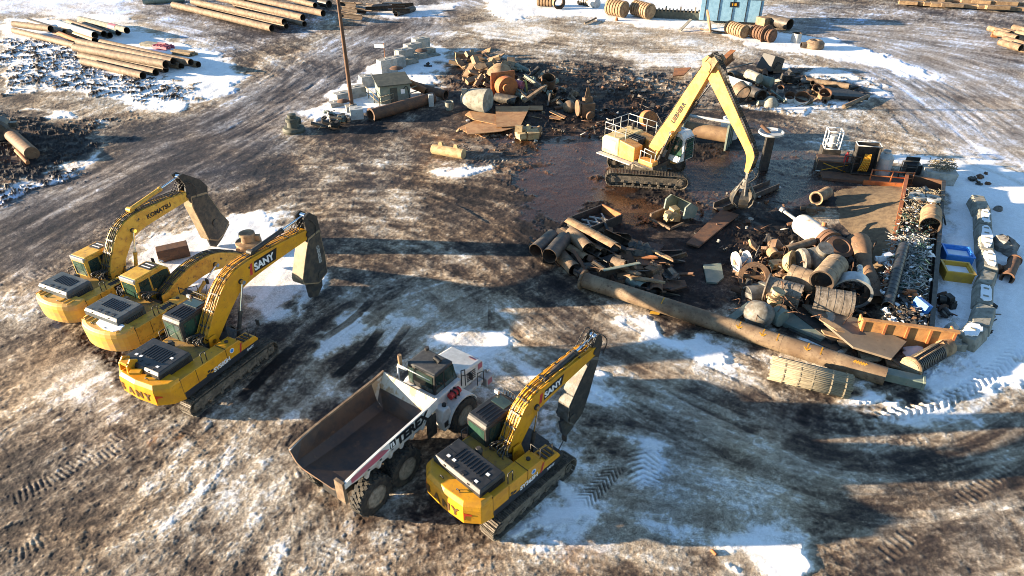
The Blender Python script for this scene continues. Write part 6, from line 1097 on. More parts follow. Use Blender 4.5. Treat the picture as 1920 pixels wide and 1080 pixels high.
t = MB(); t.tube((0, 0, 0), (.3, .75, .1), .98, .05, 32, mi=1); t.tube((0, 0, 0), (.03, .07, .01), 1.06, .14, 32); put(t, 'white_ring_pipe', [M['alu'], M['inner']], 'wide white-rimmed pipe mouth behind the banded grey pipe', 'pipe', 1597, 552, 1.15, 5)
T = thing('cable_spool', 'white spool with two round flanges at the left of the right scrap pile', 'spool', tuple(G(1390, 493, 0))); A = G(1377, 492, .7) - Vector(T.location); B = G(1403, 487, .8) - Vector(T.location); u = (B - A).normalized()
p = MB(); p.rev(A, u, [(0, .001), (0, .3), (.05, .34), (.05, .62), (.18, .64), (.2, .3)], n=28); p.build('flange', M['white'], T); p = MB(); p.rev(B, u, [(-.2, .3), (-.15, .55), (0, .58), (.05, .001)], n=28); p.build('flange', M['white'], T); p = MB(); p.cyl(A, B, .3, n=18); p.build('barrel', M['alu'], T); p = MB(); p.cyl(A - u * .03, A + u * .02, .16, n=14); p.build('hub', M['rusty_tan'], T)
t = MB(); t.rev((0, 0, 0), (0, -.8, .5), [(0, .85), (.35, .9), (.35, .62), (0, .6)], n=26, close=True); t.box((0, -.1, .1), (1.5, .2, .18)); t.box((0, .1, .35), (.2, .2, .6)); put(t, 'flywheel_ring', M['rustm'], 'thick tan ring with a crossbar below the white spool', 'ring', 1412, 520, .7, -10)
t = lump(random.Random(31), 1.6, 8); t.tube((-.7, -.2, -.2), (.9, -.2, -.2), .62, .08, 20); put(t, 'gate_valve', M['greym'], 'grey valve body under the crossbar ring', 'valve', 1420, 545, .6, 10)
t = MB(); t.rev((0, 0, 0), (.6, -.7, .35), [(0, .001), (0, .45), (.4, .72), (.5, .72), (.5, .35), (.3, .3), (.3, .001)], n=24); t.box((-.1, .3, -.3), (1.2, .6, .4)); put(t, 'yellow_pump', M['crm'], 'yellow-green pump with a dark round opening in the middle of the pile', 'pump', 1472, 492, .9, 10, bevel=.02)
t = MB(); t.rev((0, 0, 0), (1, 0, 0), [(0, .001), (0, .75), (.25, .78), (.25, .55), (.5, .55), (.55, .72), (1.1, .8), (1.6, .75), (2.0, .45), (2.0, .001)], n=26); t.cyl((1.2, 0, .3), (1.2, -.3, 1.0), .45, n=18); put(t, 'pump_housing', M['greym'], 'large pale pump housing with a black seam, behind the tan pipe', 'pump', 1500, 490, 1.2, 8)
t = MB(); t.rev((0, 0, 0), (.1, -.4, .9), [(0, .5), (.3, .78), (.45, .8), (.5, .55), (.25, .35), (.25, .001)], n=24); put(t, 'rusty_cup', M['rustd'], 'round rusty cup facing up, right of the pump housing', 'cup', 1570, 470, 1.0)
pipe('tan_tube', 'straight tan tube lying across the back of the right pile', 'tube', (1474,468), (1526,452), .24, M['pipe'], z=1.1, z1=1.3)
t = MB(); t.rev((0, 0, 0), (1, 0, .1), [(0, .001), (.0, .45), (.35, .55), (.7, .2), (1.1, .18), (1.2, .35), (1.25, .001)], n=20); put(t, 'nozzle', M['rustm'], 'tan nozzle-shaped casting at the rear left of the right pile', 'casting', 1445, 462, .7, -30)
t = MB(); t.tube((0, -.3, 0), (0, .3, 0), .34, .18, 18); t.box((.5, 0, -.1), (.6, .4, .3)); put(t, 'bearing', M['rusty_tan'], 'small bearing block with a dark hole, behind the yellow pump', 'bearing', 1450, 476, .7, 5)
t = MB(); t.rev((0, 0, 0), (.25, -.55, .6), [(0, .8), (.12, .84), (.2, .8), (.5, .72), (.9, .5), (1.1, .2), (1.12, .001)], n=26); put(t, 'bell_casing', M['greym'], 'pale grey bell-shaped casing low beside the long pipe', 'casing', 1418, 592, .5, 0)
t = MB(); t.box((0, 0, 0), (1.9, .45, .07)); put(t, 'flat_bar', M['green'], 'grey-green flat bar leaning left of the bell casing', 'bar', 1388, 585, .4, 35, -14)
pipe('short_drum', 'dark grey-green drum on its side right of the bell casing', 'drum', (1452,588), (1468,598), .52, M['green'], z=.6, closed=True); flat([(1438,575),(1444,572),(1438,612),(1432,610)], .5, 'thin_strip', 'thin upright strip between the bell casing and the dark drum', M['concd'], 'strip')
t = MB(); t.rev((0, 0, 0), (0, 0, 1), [(0, .28), (.2, .3), (.25, .45), (.4, .45), (.45, .25), (.7, .25), (.75, .4), (.85, .38)], n=16); put(t, 'hydrant_stem', M['crm'], 'stacked yellow-brown valve stem above the dark drum', 'valve', 1447, 568, .8, 0, 15)
t = MB(); A_ = elbow(.9, .30, 0, 1.3, .04); put(A_, 'bent_duct', M['concd'], 'small pale funnel elbow below the banded grey pipe', 'elbow', 1525, 590, .6, -60, 10)
# crushed tank + flattened pipe on the right
t = MB(); rows = []
for i, (x, y, w_, h, z) in enumerate([(1607,452,.78,.6,1.2), (1613,464,.72,.6,1.2), (1618,478,.52,.5,1.1), (1624,496,.34,.32,1.0), (1632,518,.42,.25,.9), (1638,540,.52,.25,.8), (1641,562,.66,.26,.6)]):
    c = G(x, y, z); rows.append([tuple(c + Vector((math.cos(a) * w_, 0, math.sin(a) * h)) + Vector((0, .0, 0))) for a in np.linspace(0, 2 * math.pi, 15)])
rows2 = [[tuple(Vector(q) * .96 + Vector(np.mean(r_, 0)) * .04) for q in r_] for r_ in rows]; t.grid(rows + rows2[::-1] + [rows[0]]); one(t, 'crushed_pipe', M['rustm'], 'crushed dark brown pipe bent beside the trash trough', 'pipe')
t = MB(); t.path(curve([G(1612, 500, 1.5), G(1614, 522, 1.4), G(1622, 534, 1.2)], 4), .16, n=10); one(t, 'bent_tube', M['alu'], 'thin silvery bent tube hugging the crushed brown pipe', 'tube')
pls = [([(1504,570),(1560,575),(1700,640),(1672,672),(1600,650)],.7,'longpl','large dark flat plate slanting down to the snow, before the orange bin',.12), ([(1480,580),(1510,574),(1600,630),(1560,640)],.35,'dark','black channel plate left of the large flat plate',.3), ([(1440,570),(1475,575),(1560,625),(1540,636),(1470,605)],.3,'green','grey-green flattened pipe in front of the banded pipes',.3), ([(1470,600),(1492,604),(1580,650),(1566,658),(1480,618)],.15,'dsteel','dark bar lowest on the snow along the pile front',.15),
       ([(1540,618),(1600,632),(1632,652),(1598,640),(1546,626)],.55,'rusty_tan','pale tan board across the front edge of the plates',.08), ([(1560,626),(1590,632),(1600,650),(1575,645)],.35,'pipe','short tan board under the pale front board',.1), ([(1618,640),(1640,650),(1655,668),(1630,660)],.3,'rust','broken rusty board at the tip of the large plate',.1), ([(1540,592),(1575,612),(1584,622),(1570,620),(1536,598)],.9,'rusty_tan','bent tan strip leading from the small funnel elbow',.06), ([(1650,655),(1672,672),(1690,690),(1664,684)],.2,'rusty_tan','jagged tan plate end touching the ribbed cylinder',.1)]
M['longpl'] = mat('brown_grey_plate', (.125, .10, .075), (.16, .125, .09), rough=.6, scale=1.2, c3=(.08, .05, .03), s3=3, t3=(.58, .72))
for P, z, mm, lb, th in pls: flat(P, z, 'steel_plate', lb, M[mm], 'steel plate', th=th)
heap(14, [(1600,640),(1640,650),(1670,668),(1650,680),(1610,660)], .4, ['brick', 'slab', 'beam'], ['wood', 'rusty_tan', 'rust'], nms('among broken boards at the tip of the large plate'), 'broken brown boards at the tip of the large plate', .6, 1.1, 41)
heap(110, [(1370,470),(1440,440),(1500,455),(1600,470),(1650,560),(1600,580),(1500,570),(1440,600),(1400,560)], .7, ['lump', 'pipe', 'ring', 'elbow', 'slab', 'chan', 'beam'], ['dark', 'rustm', 'greym', 'rusty_tan', 'rustd', 'dsteel', 'rustm'], nms('between the big pipes of the right pile'), 'small parts lying between the big pipes of the right pile', .35, 1.1, 42, tilt=40)
heap(14, [(1380,560),(1440,560),(1440,590),(1400,600)], .2, ['lump', 'slab', 'ring'], ['dark', 'rustd', 'dsteel'], nms('on the dark ground before the right pile'), 'small dark parts before the right pile', .4, .8, 43)
pipe('curved_bottle', 'dark bottle-shaped pipe lying alone above the right pile', 'pipe', (1530,372), (1552,360), .42, M['rusty_tan'], z=.45, flange='a', t=.07); t = lump(random.Random(44), 1.1, 6); t.cyl((-.7, -.3, 0), (.8, .3, .05), .16, n=12); put(t, 'crossed_fitting', M['pipe'], 'crossed tan pipe fitting just below the bottle-shaped pipe', 'fitting', 1522, 392, .25, -30)
heap(150, [(1385,500),(1440,470),(1520,480),(1590,520),(1640,590),(1560,600),(1480,590),(1410,590)], .95, ['rod', 'slab', 'beam', 'pipe', 'elbow', 'chan', 'slab'], ['rustd', 'rustm', 'spalt', 'dsteel', 'dark', 'greym'], nms('tangled over the middle of the right pile'), 'bent pieces tangled over the middle of the right pile', .35, .95, 46, tilt=60)
wr = MB()
for k in range(70): x_ = rg_w.uniform(1380, 1640); y_ = rg_w.uniform(450, 600); q = G(x_, y_, .5 + rg_w.random() * .9); wr.path(curve([q, q + Vector((rg_w.uniform(-.6, .6), rg_w.uniform(-.5, .5), rg_w.uniform(0, .4))), q + Vector((rg_w.uniform(-1.1, 1.1), rg_w.uniform(-.8, .8), rg_w.uniform(-.4, .1)))], 3), rg_w.uniform(.012, .03), n=4)
one(wr, 'tangled_wire', M['rustd'], 'tangle of rusty wire running through the right scrap pile', 'wire', kind='stuff')
# orange bin
T = thing('orange_bin', 'orange ribbed steel bin end closing the lower end of the trash trough', 'bin', tuple(G(1684, 632)), R(-14)); p = MB(); p.bb(-2.2, 2.2, -.9, -.82, 0, 1.35); p.bb(-2.2, -2.12, -.82, -.1, 0, 1.2); p.bb(2.12, 2.2, -.82, -.1, 0, 1.2); p.bb(-2.12, 2.12, -.82, .9, .05, .12); p.build('bin_body', M['binor'], T)
for x in (-2.15, -1.1, -.05, 1.0, 2.1): p = MB(); p.bb(x - .06, x + .06, -1.0, -.902, 0, 1.35); p.build('rib', M['orange'], T)
p = MB(); p.bb(-2.25, 2.25, -1.02, -.78, 1.352, 1.44); p.build('rim', M['binor'], T)
# ribbed rack cylinder on the snow
T = thing('ribbed_cylinder', 'ribbed steel cylinder with a pale round end, on the snow right of the plates', 'cylinder', tuple(G(1738, 678))); A = G(1706, 690, .45) - Vector(T.location); B = G(1778, 648, .45) - Vector(T.location); L = (B - A).length; u = (B - A) / L
p = MB(); p.rev(A, u, [(0, .001), (0, .50), (.06, .55), (.14, .55), (.16, .36), (L - .6, .36), (L - .5, .45), (L - .1, .48), (L, .4), (L, .001)], n=26); p.build('shaft', M['rusty_tan'], T); p = MB(); p.cyl(A - u * .03, A - u * .005, .45, n=24); p.build('end_cap', M['straw'], T)
p = MB()
for k in range(15): q = A + u * (.35 + k * (L - 1.2) / 15); p.tube(q - u * .035, q + u * .035, .46, .12, 22)
p.build('ribs', M['dsteel'], T)
for s in (-1, 1): p = MB(); side = Vector((0, -.3 * s, 1)).normalized(); p.path([A + u * .2 + side * .48, B - u * .6 + side * .48], .04); p.build('tie_rod', M['rusty_tan'], T)
t = lump(random.Random(50), 1.3, 8); put(t, 'snowy_fitting', M['concd'], 'snow-dusted fitting at the far end of the ribbed cylinder', 'fitting', 1782, 642, .4)
mound('snow_bank', [(1690,640),(1760,625),(1790,650),(1750,665),(1700,680),(1690,665)], .35, M['snow'], None, None, kind='structure', seed=3, res=18)
# ------------------------------------------------------------ trash trough
def wallseg(P, h, th, m, name, lb, cat, z0=0.0):
    t = MB()
    for (a, b) in zip(P[:-1], P[1:]):
        A = G(*a); B = G(*b); d = B - A; L = d.length; q = MB(); q.bb(0, L, -th / 2, th / 2, z0, z0 + h); q.bb(0, L, -th / 2 - .05, th / 2 + .05, z0 + h, z0 + h + .1); orient(q, A, math.degrees(math.atan2(d.y, d.x))); t.add(q.v, q.f)
    return one(t, name, m, lb, cat)
wallseg([(1694,347),(1650,560)], .95, .14, M['orange'], 'trough_wall', 'rusty orange long wall on the left side of the trash trough', 'trough wall'); wallseg([(1762,360),(1736,640)], .85, .14, M['dark'], 'trough_wall', 'dark long wall on the right side of the trash trough', 'trough wall'); wallseg([(1694,347),(1762,360)], .8, .12, M['rustd'], 'trough_wall', 'short rusty end wall at the far end of the trash trough', 'trough wall')
mound('trash_fill', [(1697,352),(1760,363),(1737,610),(1655,600),(1653,545)], .85, mat('dark_mixed_refuse', (.035, .033, .03), (.11, .10, .085), rough=.9, scale=5, c3=(.36, .35, .32), s3=5, t3=(.52, .58), bump=.8), 'matted dark and pale rubbish filling the trash trough', 'rubbish', kind='stuff', res=44, rough=.45)
rg = random.Random(60); TP = [(1697,352),(1760,363),(1737,610),(1655,600),(1653,545)]
def litter(name, lb, m, n, poly, zf, fn, kind='stuff'):
    t = MB(); k = 0; xs = [p[0] for p in poly]; ys = [p[1] for p in poly]; tr = 0
    while k < n and tr < n * 40:
        tr += 1; x = rg.uniform(min(xs), max(xs)); y = rg.uniform(min(ys), max(ys))
        if inpoly(x, y, poly): fn(t, G(x, y, zf + rg.random() * .35)); k += 1
    return one(t, name, m, lb, 'litter', kind=kind)
def f_strip(t, p): a = rg.uniform(0, 6.3); L = rg.uniform(.3, .9); q = Vector((math.cos(a) * L, math.sin(a) * L, rg.uniform(-.1, .25))); t.path(curve([p - q / 2, p + Vector((rg.uniform(-.15, .15), rg.uniform(-.15, .15), .1)), p + q / 2], 3), rg.uniform(.012, .03), n=4)
def f_bit(t, p): t.add(*(lambda s: (s.v, s.f))(orient(slab(rg, rg.uniform(.15, .5), rg.uniform(.12, .35), .03, .5, 5), p, rg.uniform(0, 180), rg.uniform(-40, 40), rg.uniform(-40, 40))))
T2 = [(1668,440),(1742,440),(1735,545),(1656,545)]
litter('pale_litter', 'tangle of pale strips and shreds over the middle of the trash trough', M['litter'], 420, T2, .85, f_strip); litter('pale_scraps', 'scattered whitish scraps through the whole trash trough', M['wht'], 230, TP, .85, f_bit); litter('straw_litter', 'straw-coloured twigs at the far end of the trash trough', M['straw'], 220, [(1700,352),(1765,358),(1758,420),(1685,420)], .85, f_strip)
litter('dark_litter', 'dark shreds at the near end of the trash trough', M['dark'], 240, [(1656,540),(1738,540),(1736,610),(1655,600)], .85, f_bit); litter('green_netting', 'green net shreds in the trash trough', M['net'], 90, [(1680,400),(1750,410),(1735,560),(1665,540)], .95, f_strip); litter('brown_scraps', 'brown scraps scattered in the trash trough', M['rustm'], 200, TP, .9, f_bit)
ribbed((1746,398), (1744,424), .62, 1.3, M['rusty_tan'], 'short rusty pipe lying at the right side of the trash trough', 2, name='rusty_pipe'); pipe('corrugated_pipe', 'black corrugated pipe lying lengthwise down the trash trough', 'pipe', (1694,462), (1664,575), .30, M['blkpipe'], z=1.35, z1=1.1, bands=16)
T3 = thing('foam_ring', 'white foam panel with two holes on the trash trough', 'panel', tuple(G(1733, 372, 1.2)), R(-20)); p = MB(); p.tube((-.45, 0, 0), (-.45, 0, .18), .55, .25, 20); p.tube((.5, -.05, 0), (.5, -.05, .18), .5, .25, 20); p.build('panel', M['litter'], T3)
t = lump(rg, .9, 6); put(t, 'white_bag', M['wht'], 'white bag caught at the left wall of the trough', 'bag', 1658, 488, 1.0); t = MB(); t.box((0, 0, 0), (.35, .9, .7), .2); put(t, 'blue_crate', M['tblue'], 'small blue crate at the near end of the trash trough', 'crate', 1727, 575, 1.1, 5, 15)
t = lump(rg, .8, 5); put(t, 'orange_scrap', M['orange'], 'orange scrap piece near the lower end of the trough', 'scrap', 1706, 553, 1.1)
t = MB(); t.path(curve([G(1758, 385, 1.0), G(1768, 400, .8), G(1773, 422, .3)], 4), .06); one(t, 'bent_rod', M['dark'], 'dark bent rod hanging over the right trough wall onto the snow', 'rod')
T = thing('foam_box', 'white box of dry twigs standing at the far end of the trough', 'box', tuple(G(1755, 340)), R(-15)); p = MB(); p.box((0, 0, .5), (2.0, 1.5, 1.0), taper=1.08); p.build('box_body', M['litter'], T); p = MB(); [f_strip(p, Vector((rg.uniform(-.8, .8), rg.uniform(-.6, .6), 1.1 + rg.random() * .5))) for _ in range(120)]; tag(p.build('twigs', M['straw'], T), kind='stuff')
# soil ramp beside the trough
PS = [(1592,352),(1690,348),(1652,520),(1620,470),(1598,440),(1560,420)]
P = np.array([tuple(G(*q)[:2]) for q in PS]); hs = [.35, .9, .95, .7, .25, .05]; t = MB(); rows = []
for i in range(30):
    v = i / 29; L_ = G(mx_(1545, 1606, v), mx_(345, 500, v)); R__ = G(mx_(1691, 1653, v), mx_(350, 520, v)); row_ = []
    for j in range(30): u_ = j / 29; q = L_.lerp(R__, u_); hgt = .95 * (u_ ** 1.4) * min(1, v * 5 + .1) * min(1, (1 - v) * 6 + .05); q.z = hgt - .05 + .18 * (float(fbm(np.array([q.x * 1.1]), np.array([q.y * 1.1]), 4)[0]) - .5) * (1 if 0 < i < 29 and j > 0 else -1); row_.append(tuple(q))
    rows.append(row_)
t.grid(rows); one(t, 'soil_ramp', M['dirt'], None, None, kind='structure')
# tubs, concrete barriers
for (x, y, mm, lb, rz) in ((1789, 487, 'tblue', 'blue plastic tub with snow in it, standing on the snow', -16), (1788, 518, 'tyel', 'yellow plastic tub with snow in it, standing on the snow', -14)):
    T = thing('plastic_tub', lb, 'tub', tuple(G(x, y + 3)), R(rz)); a, b, c, d_ = 1.5, 1.35, .7, .09; p = MB(); 
    for (x0, x1, y0, y1) in ((-a / 2, a / 2, -b / 2, -b / 2 + d_), (-a / 2, a / 2, b / 2 - d_, b / 2), (-a / 2, -a / 2 + d_, -b / 2 + d_, b / 2 - d_), (a / 2 - d_, a / 2, -b / 2 + d_, b / 2 - d_)): p.bb(x0, x1, y0, y1, 0, c)
    p.bb(-a / 2 + d_, a / 2 - d_, -b / 2 + d_, b / 2 - d_, .02, .1); p.build('tub_body', M[mm], T); p = MB(); p.bb(-a / 2 + d_, a / 2 - d_, -b / 2 + d_, b / 2 - d_, .1, .5); p.build('snow_fill', M['snow'], T); p = MB(); [p.bb(*q) for q in ((-a / 2 - .05, a / 2 + .05, -b / 2 - .05, -b / 2 + .06, c, c + .08), (-a / 2 - .05, a / 2 + .05, b / 2 - .06, b / 2 + .05, c, c + .08), (-a / 2 - .05, -a / 2 + .06, -b / 2 + .06, b / 2 - .06, c, c + .08), (a / 2 - .06, a / 2 + .05, -b / 2 + .06, b / 2 - .06, c, c + .08))]; p.build('tub_rim', M[mm], T)
def barrier(px, py, L, w_, h, rz, lb, snow=True, holes=2):
    w_ *= .84
    T = thing('concrete_barrier', lb, 'barrier', tuple(G(px, py)), R(rz)); p = MB(); p.prism([(-w_ / 2, 0), (w_ / 2, 0), (w_ / 2 * .9, h * .5), (w_ / 2 * .7, h), (-w_ / 2 * .7, h), (-w_ / 2 * .9, h * .5)], -L / 2, L / 2); p.build('barrier_body', M['concd'], T, bevel=.06)
    if snow: p = MB(); n = 18; V = [(math.cos(2 * math.pi * k / n) * w_ * .28, math.copysign(abs(math.sin(2 * math.pi * k / n)) ** .6, math.sin(2 * math.pi * k / n)) * L * .44) for k in range(n)]; V = [(a + RG.uniform(-.06, .06), b + RG.uniform(-.12, .12)) for a, b in V]; p.plate(V, h + .003, h + .08); so_ = p.build('snow_cap', M['snow'], T, bevel=.04)
    for k in range(holes): p = MB(); y = (k - (holes - 1) / 2) * L * .8 / max(holes, 1); p.box((0, y, h + (.10 if snow else .05)), (.26, .12, .04)); p.build('lifting_slot', M['concd'], T)
for (a_, b_, w_, h_, lb, sn, ho_) in (((1826,384),(1838,410),1.3,.8,'concrete barrier at the far end of the curved row, bare of snow',False,0), ((1839,410),(1840,437),1.25,.75,'second barrier from the far end, snow cap with two slots',True,2), ((1840,438),(1843,487),1.25,.75,'longest barrier in the curved row, snow cap with four slots',True,4), ((1845,488),(1850,521),1.25,.75,'barrier right of the yellow tub with a snow cap',True,2), ((1849,526),(1838,549),1.2,.7,'dark wire-covered barrier below the yellow tub',False,0), ((1840,551),(1838,588),1.3,.7,'second last barrier in the row with a small snow cap',True,2), ((1842,590),(1830,628),1.4,.7,'bare grey barrier between the capped one and the last block',False,0), ((1826,630),(1800,655),1.5,.8,'last concrete block of the row, near the ribbed cylinder',True,1)):
    A_ = G(*a_); B_ = G(*b_); dd_ = B_ - A_; mid = ((a_[0] + b_[0]) / 2, (a_[1] + b_[1]) / 2); barrier(mid[0], mid[1], dd_.length - .06, w_, h_, math.degrees(math.atan2(dd_.y, dd_.x)) - 90, lb, sn, ho_)
for (x, y, s, lb) in ((1878,468,1.3,'large grey boulder on the snow right of the barriers'), (1891,480,.7,'small boulder touching the large one'), (1870,395,.5,'small dark stone on the snow, right of the barriers')):
    t = MB(); r2 = random.Random(x); t.rev((0, 0, 0), (0, 0, 1), [(0, s * .55), (s * .3, s * .6), (s * .6, s * .42), (s * .72, .02)], n=9); t.v = [(a + r2.uniform(-.12, .12) * s, b + r2.uniform(-.12, .12) * s, max(0, c + r2.uniform(-.06, .08) * s)) for a, b, c in t.v]; t.s = [False] * len(t.f); put(t, 'boulder', M['rock'], lb, 'boulder', x, y, 0)
pipe('flanged_pipe', 'rusty flanged pipe stub on the snow at the right edge', 'pipe', (1888,522), (1903,488), .32, M['rustd'], flange='ab', z=.35); t = lump(random.Random(70), 1.2, 6); put(t, 'rusty_fitting', M['rustd'], 'rusty fitting left of the flanged pipe stub', 'fitting', 1874, 508, .2)
heap(10, [(1845,560),(1870,575),(1865,640),(1850,620)], .1, ['rod', 'lump'], ['dark', 'rustd'], nms('on the snow right of the barriers'), 'bits on the snow right of the barriers', .3, .8, 71); heap(7, [(1745,545),(1775,545),(1790,600),(1760,590)], .3, ['slab', 'rod', 'lump'], ['dark', 'rustd'], nms('round the snow patch below the yellow tub'), 'dark bits round the snow patch below the yellow tub', .5, 1.2, 72)
put(elbow(.8, .34, .2, 1.9, .05), 'white_elbow', M['litter'], 'pale bent pipe on the snow beside the near end of the trough', 'elbow', 1755, 616, .4, -100)
heap(9, [(1800,330),(1850,325),(1870,345),(1820,345)], .1, ['lump', 'slab'], ['dark', 'rustd'], nms('on the snow right of the twig box'), 'dark bits on the snow right of the twig box', .4, .9, 73)
# ------------------------------------------------------------ work stand above the soil ramp
T = thing('gas_bottle_cage', 'white tubular cage holding a gas bottle, on a dark workbench', 'cage', tuple(G(1553, 295, 0)), R(-12)); t = MB(); z0, z1 = .9, 2.35
for x in (-.55, .55):
    for y in (-.5, .5): t.path([(x, y, z0), (x, y, z1)], .05)
for z in (z0, z1, 1.4):
    t.path([(-.55, -.5, z), (.55, -.5, z), (.55, .5, z), (-.55, .5, z), (-.55, -.5, z)], .045)
t.build('cage_frame', M['wht'], T); t = MB(); t.cyl((0, 0, .95), (0, 0, 1.9), .28, n=16); t.build('gas_bottle', M['lgrey'], T); t = MB(); t.bb(-.7, .7, -.6, .6, 0, .88); t.build('plinth', M['dark'], T)
T = thing('workbench', 'dark steel bench with a yellow cross brace under the red extinguisher', 'workbench', tuple(G(1560, 318)), R(-14)); t = MB(); t.bb(-1.3, 1.4, -.7, .7, .85, .95); t.build('bench_top', M['rustd'], T); t = MB(); t.bb(-1.3, 1.4, -.62, -.55, .05, .85); t.bb(-1.3, -1.22, -.55, .7, .05, .85); t.build('side_sheet', M['dark'], T); t = MB(); t.path([(-.9, -.66, .15), (.9, -.66, .75)], .035); t.path([(-.9, -.66, .75), (.9, -.66, .15)], .035); t.build('cross_brace', M['yelp'], T); t = MB(); t.path([(-1.35, -.75, .1), (1.6, -.75, .1)], .05); t.build('skid', M['lgrey'], T)
T = thing('fire_extinguisher', 'red fire extinguisher standing on the dark bench', 'extinguisher', tuple(G(1585, 304, .95))); t = MB(); t.rev((0, 0, 0), (0, 0, 1), [(0, .16), (.6, .16), (.72, .06), (.8, .06)], n=16); t.build('cylinder', M['red'], T); t = MB(); t.box((0, 0, .84), (.2, .06, .08)); t.build('valve', M['dark'], T)
T = thing('steel_cabinet', 'dark open cabinet holding yellow hoses beside the bench', 'cabinet', tuple(G(1612, 330)), R(-12)); t = MB(); [t.bb(x, x + .06, -.45, .45, .3, 2.6) for x in (-.85, .8)]; t.bb(-.8, .8, .39, .45, .3, 2.6); t.bb(-.8, .8, -.45, .38, .3, .38); t.build('cabinet_frame', M['dark'], T); t = MB(); [t.path(curve([(-.3 + .12 * k, -.2, .5), (-.2 + .1 * k, -.35, 1.2), (-.1 + .08 * k, -.2, 1.9)], 4), .05) for k in range(6)]; t.build('yellow_hoses', M['yelp'], T); t = MB(); t.path([(-.85, -.45, 2.6), (.85, -.45, 2.6), (.85, .45, 2.6), (-.85, .45, 2.6), (-.85, -.45, 2.6)], .04); t.build('top_rail', M['lgrey'], T)
T = thing('steel_platform', 'low rusty platform with orange rails running from the bench to the trough', 'platform', tuple(G(1640, 340)), R(-13)); t = MB(); t.bb(-3.9, 2.3, -.7, .7, 0, .22); t.build('deck', M['rustd'], T); t = MB(); t.bb(-1.0, 2.4, -.85, -.7, .0, .35); t.build('kick_board', M['orange'], T)
for (x0, x1, y) in ((-.6, 2.3, -.7),): t = MB(); [t.path([(x0, y, z), (x1, y, z)], .05) for z in (.75, 1.2)]; [t.path([(x, y, .2), (x, y, 1.25)], .05) for x in (x0, (x0 + x1) / 2, x1)]; t.build('orange_rail', M['orange'], T)
for x in (-2.3, 1.7): t = MB(); t.path([(x, .6, .2), (x, .6, 1.6), (x + 1.1, .6, 1.6), (x + 1.1, .6, .2)], .05); t.path([(x, .6, 1.1), (x + 1.1, .6, 1.1)], .04); t.build('rail_hoop', M['dark'], T)
T = thing('gas_tank', 'pale grey upright gas tank behind the orange rail', 'tank', tuple(G(1650, 328)), 0); t = MB(); t.rev((0, 0, 0), (0, 0, 1), [(0, .5), (.15, .62), (1.5, .62), (1.8, .35), (1.85, .15), (1.85, .001)], n=22); t.build('tank_body', M['lgrey'], T); t = MB(); t.tube((0, 0, 1.86), (0, 0, 2.02), .28, .05, 16); t.build('collar', M['lgrey'], T)
t = MB(); t.bb(-.55, .55, -.4, .4, 0, .9); t.bb(-.5, .5, .3, .4, .9, 1.3); put(t, 'dark_box', M['hoodk'], 'dark box standing behind the far end of the trough', 'box', 1706, 327, 0, -10)
# ------------------------------------------------------------ upper right scrap
t = MB(); t.box((0, 0, .85), (2.0, 2.0, 1.7), taper=.85); t.path([(-.5, -1.06, .4), (-.1, -1.04, 1.2), (.5, -1.03, 1.1)], .05); put(t, 'black_bin', M['blk'], 'tilted black plastic bin in the upper right scrap', 'bin', 1440, 133, .1, 30, 18, bevel=.03)
t = lump(random.Random(80), 2.2, 11); put(t, 'engine_block', M['dark'], 'black engine block with tan flecks right of the black bin', 'engine', 1484, 145, .7)
pipe('white_pipe', 'white pipe lying right of the handler boom in the upper right scrap', 'pipe', (1356,145), (1406,162), .36, M['white'], z=1.0, closed=True); pipe('pale_pipe', 'pale pipe with an orange patch behind the white one', 'pipe', (1402,138), (1424,148), .5, M['concd'], z=1.2, closed=True); pipe('grey_drum', 'grey-green drum between the white pipe and the black bin', 'drum', (1420,148), (1448,155), .5, M['green'], z=.7, closed=True)
t = MB(); t.tube((0, 0, 0), (-.45, .75, .3), 1.0, .17, 26, mi=1); put(t, 'concrete_pipe', M['pipe'], 'wide tan pipe mouth facing the camera below the white pipe', 'pipe', 1393, 178, 1.0); put(elbow(1.0, .5, .3, 2.8, .06), 'dark_elbow', M['dsteel'], 'dark pipe elbow behind the white pipe', 'elbow', 1386, 145, .6, 0); pipe('dark_pipe', 'dark ringed pipe right of the wide tan mouth', 'pipe', (1408,170), (1428,180), .55, M['dark'], flange='b')
put((lambda t: (t.rev((0, 0, 0), (0, 0, 1), [(0, .8), (.4, .75), (.9, .35), (.95, .001)], n=18), t.cyl((-.7, 0, .3), (-1.3, -.1, .35), .26, n=14), t)[-1])(MB()), 'pump_cover', M['concd'], 'squat round cover with a small spout, front left of the upper right scrap', 'cover', 1443, 199, 0)
for x, y, r, mm, lb in ((1462,172,.35,'lgrey','small pale cone pointing right in the upper right scrap'), (1479,187,.55,'white','half-open white drum left of the round white tub'), (1502,190,.75,'white','round white tub with a rusty inside'), (1532,173,.6,'rusty_tan','rusty ring pipe behind the tan one in the upper right scrap'), (1545,182,.62,'rusty_tan','tan ring pipe right of the rusty one in the upper right scrap')):
    t = MB(); t.tube((0, 0, 0), (-.1, -.3, .55), r, .07, 22, mi=1); t.cyl((0, .02, -.02), (0, 0, .05), r * .9, n=18, m=1); put(t, 'open_drum', [M[mm], M['rustd']], lb, 'drum', x, y, .25)
pipe('long_tube', 'straight tan tube with blocks along the rear of the upper right scrap', 'tube', (1512,150), (1592,162), .28, M['pipe'], z=.6); t = slab(random.Random(3), 5.2, 2.2, .3, .2); put(t, 'dark_plate', M['dark'], 'large black flat plate in the upper right scrap', 'steel plate', 1580, 176, .4, -10, 4, 6); pipe('tan_bar', 'tan bar lying at the right tip of the upper right scrap', 'bar', (1582,200), (1628,180), .2, M['pipe'], z=.3, closed=True)
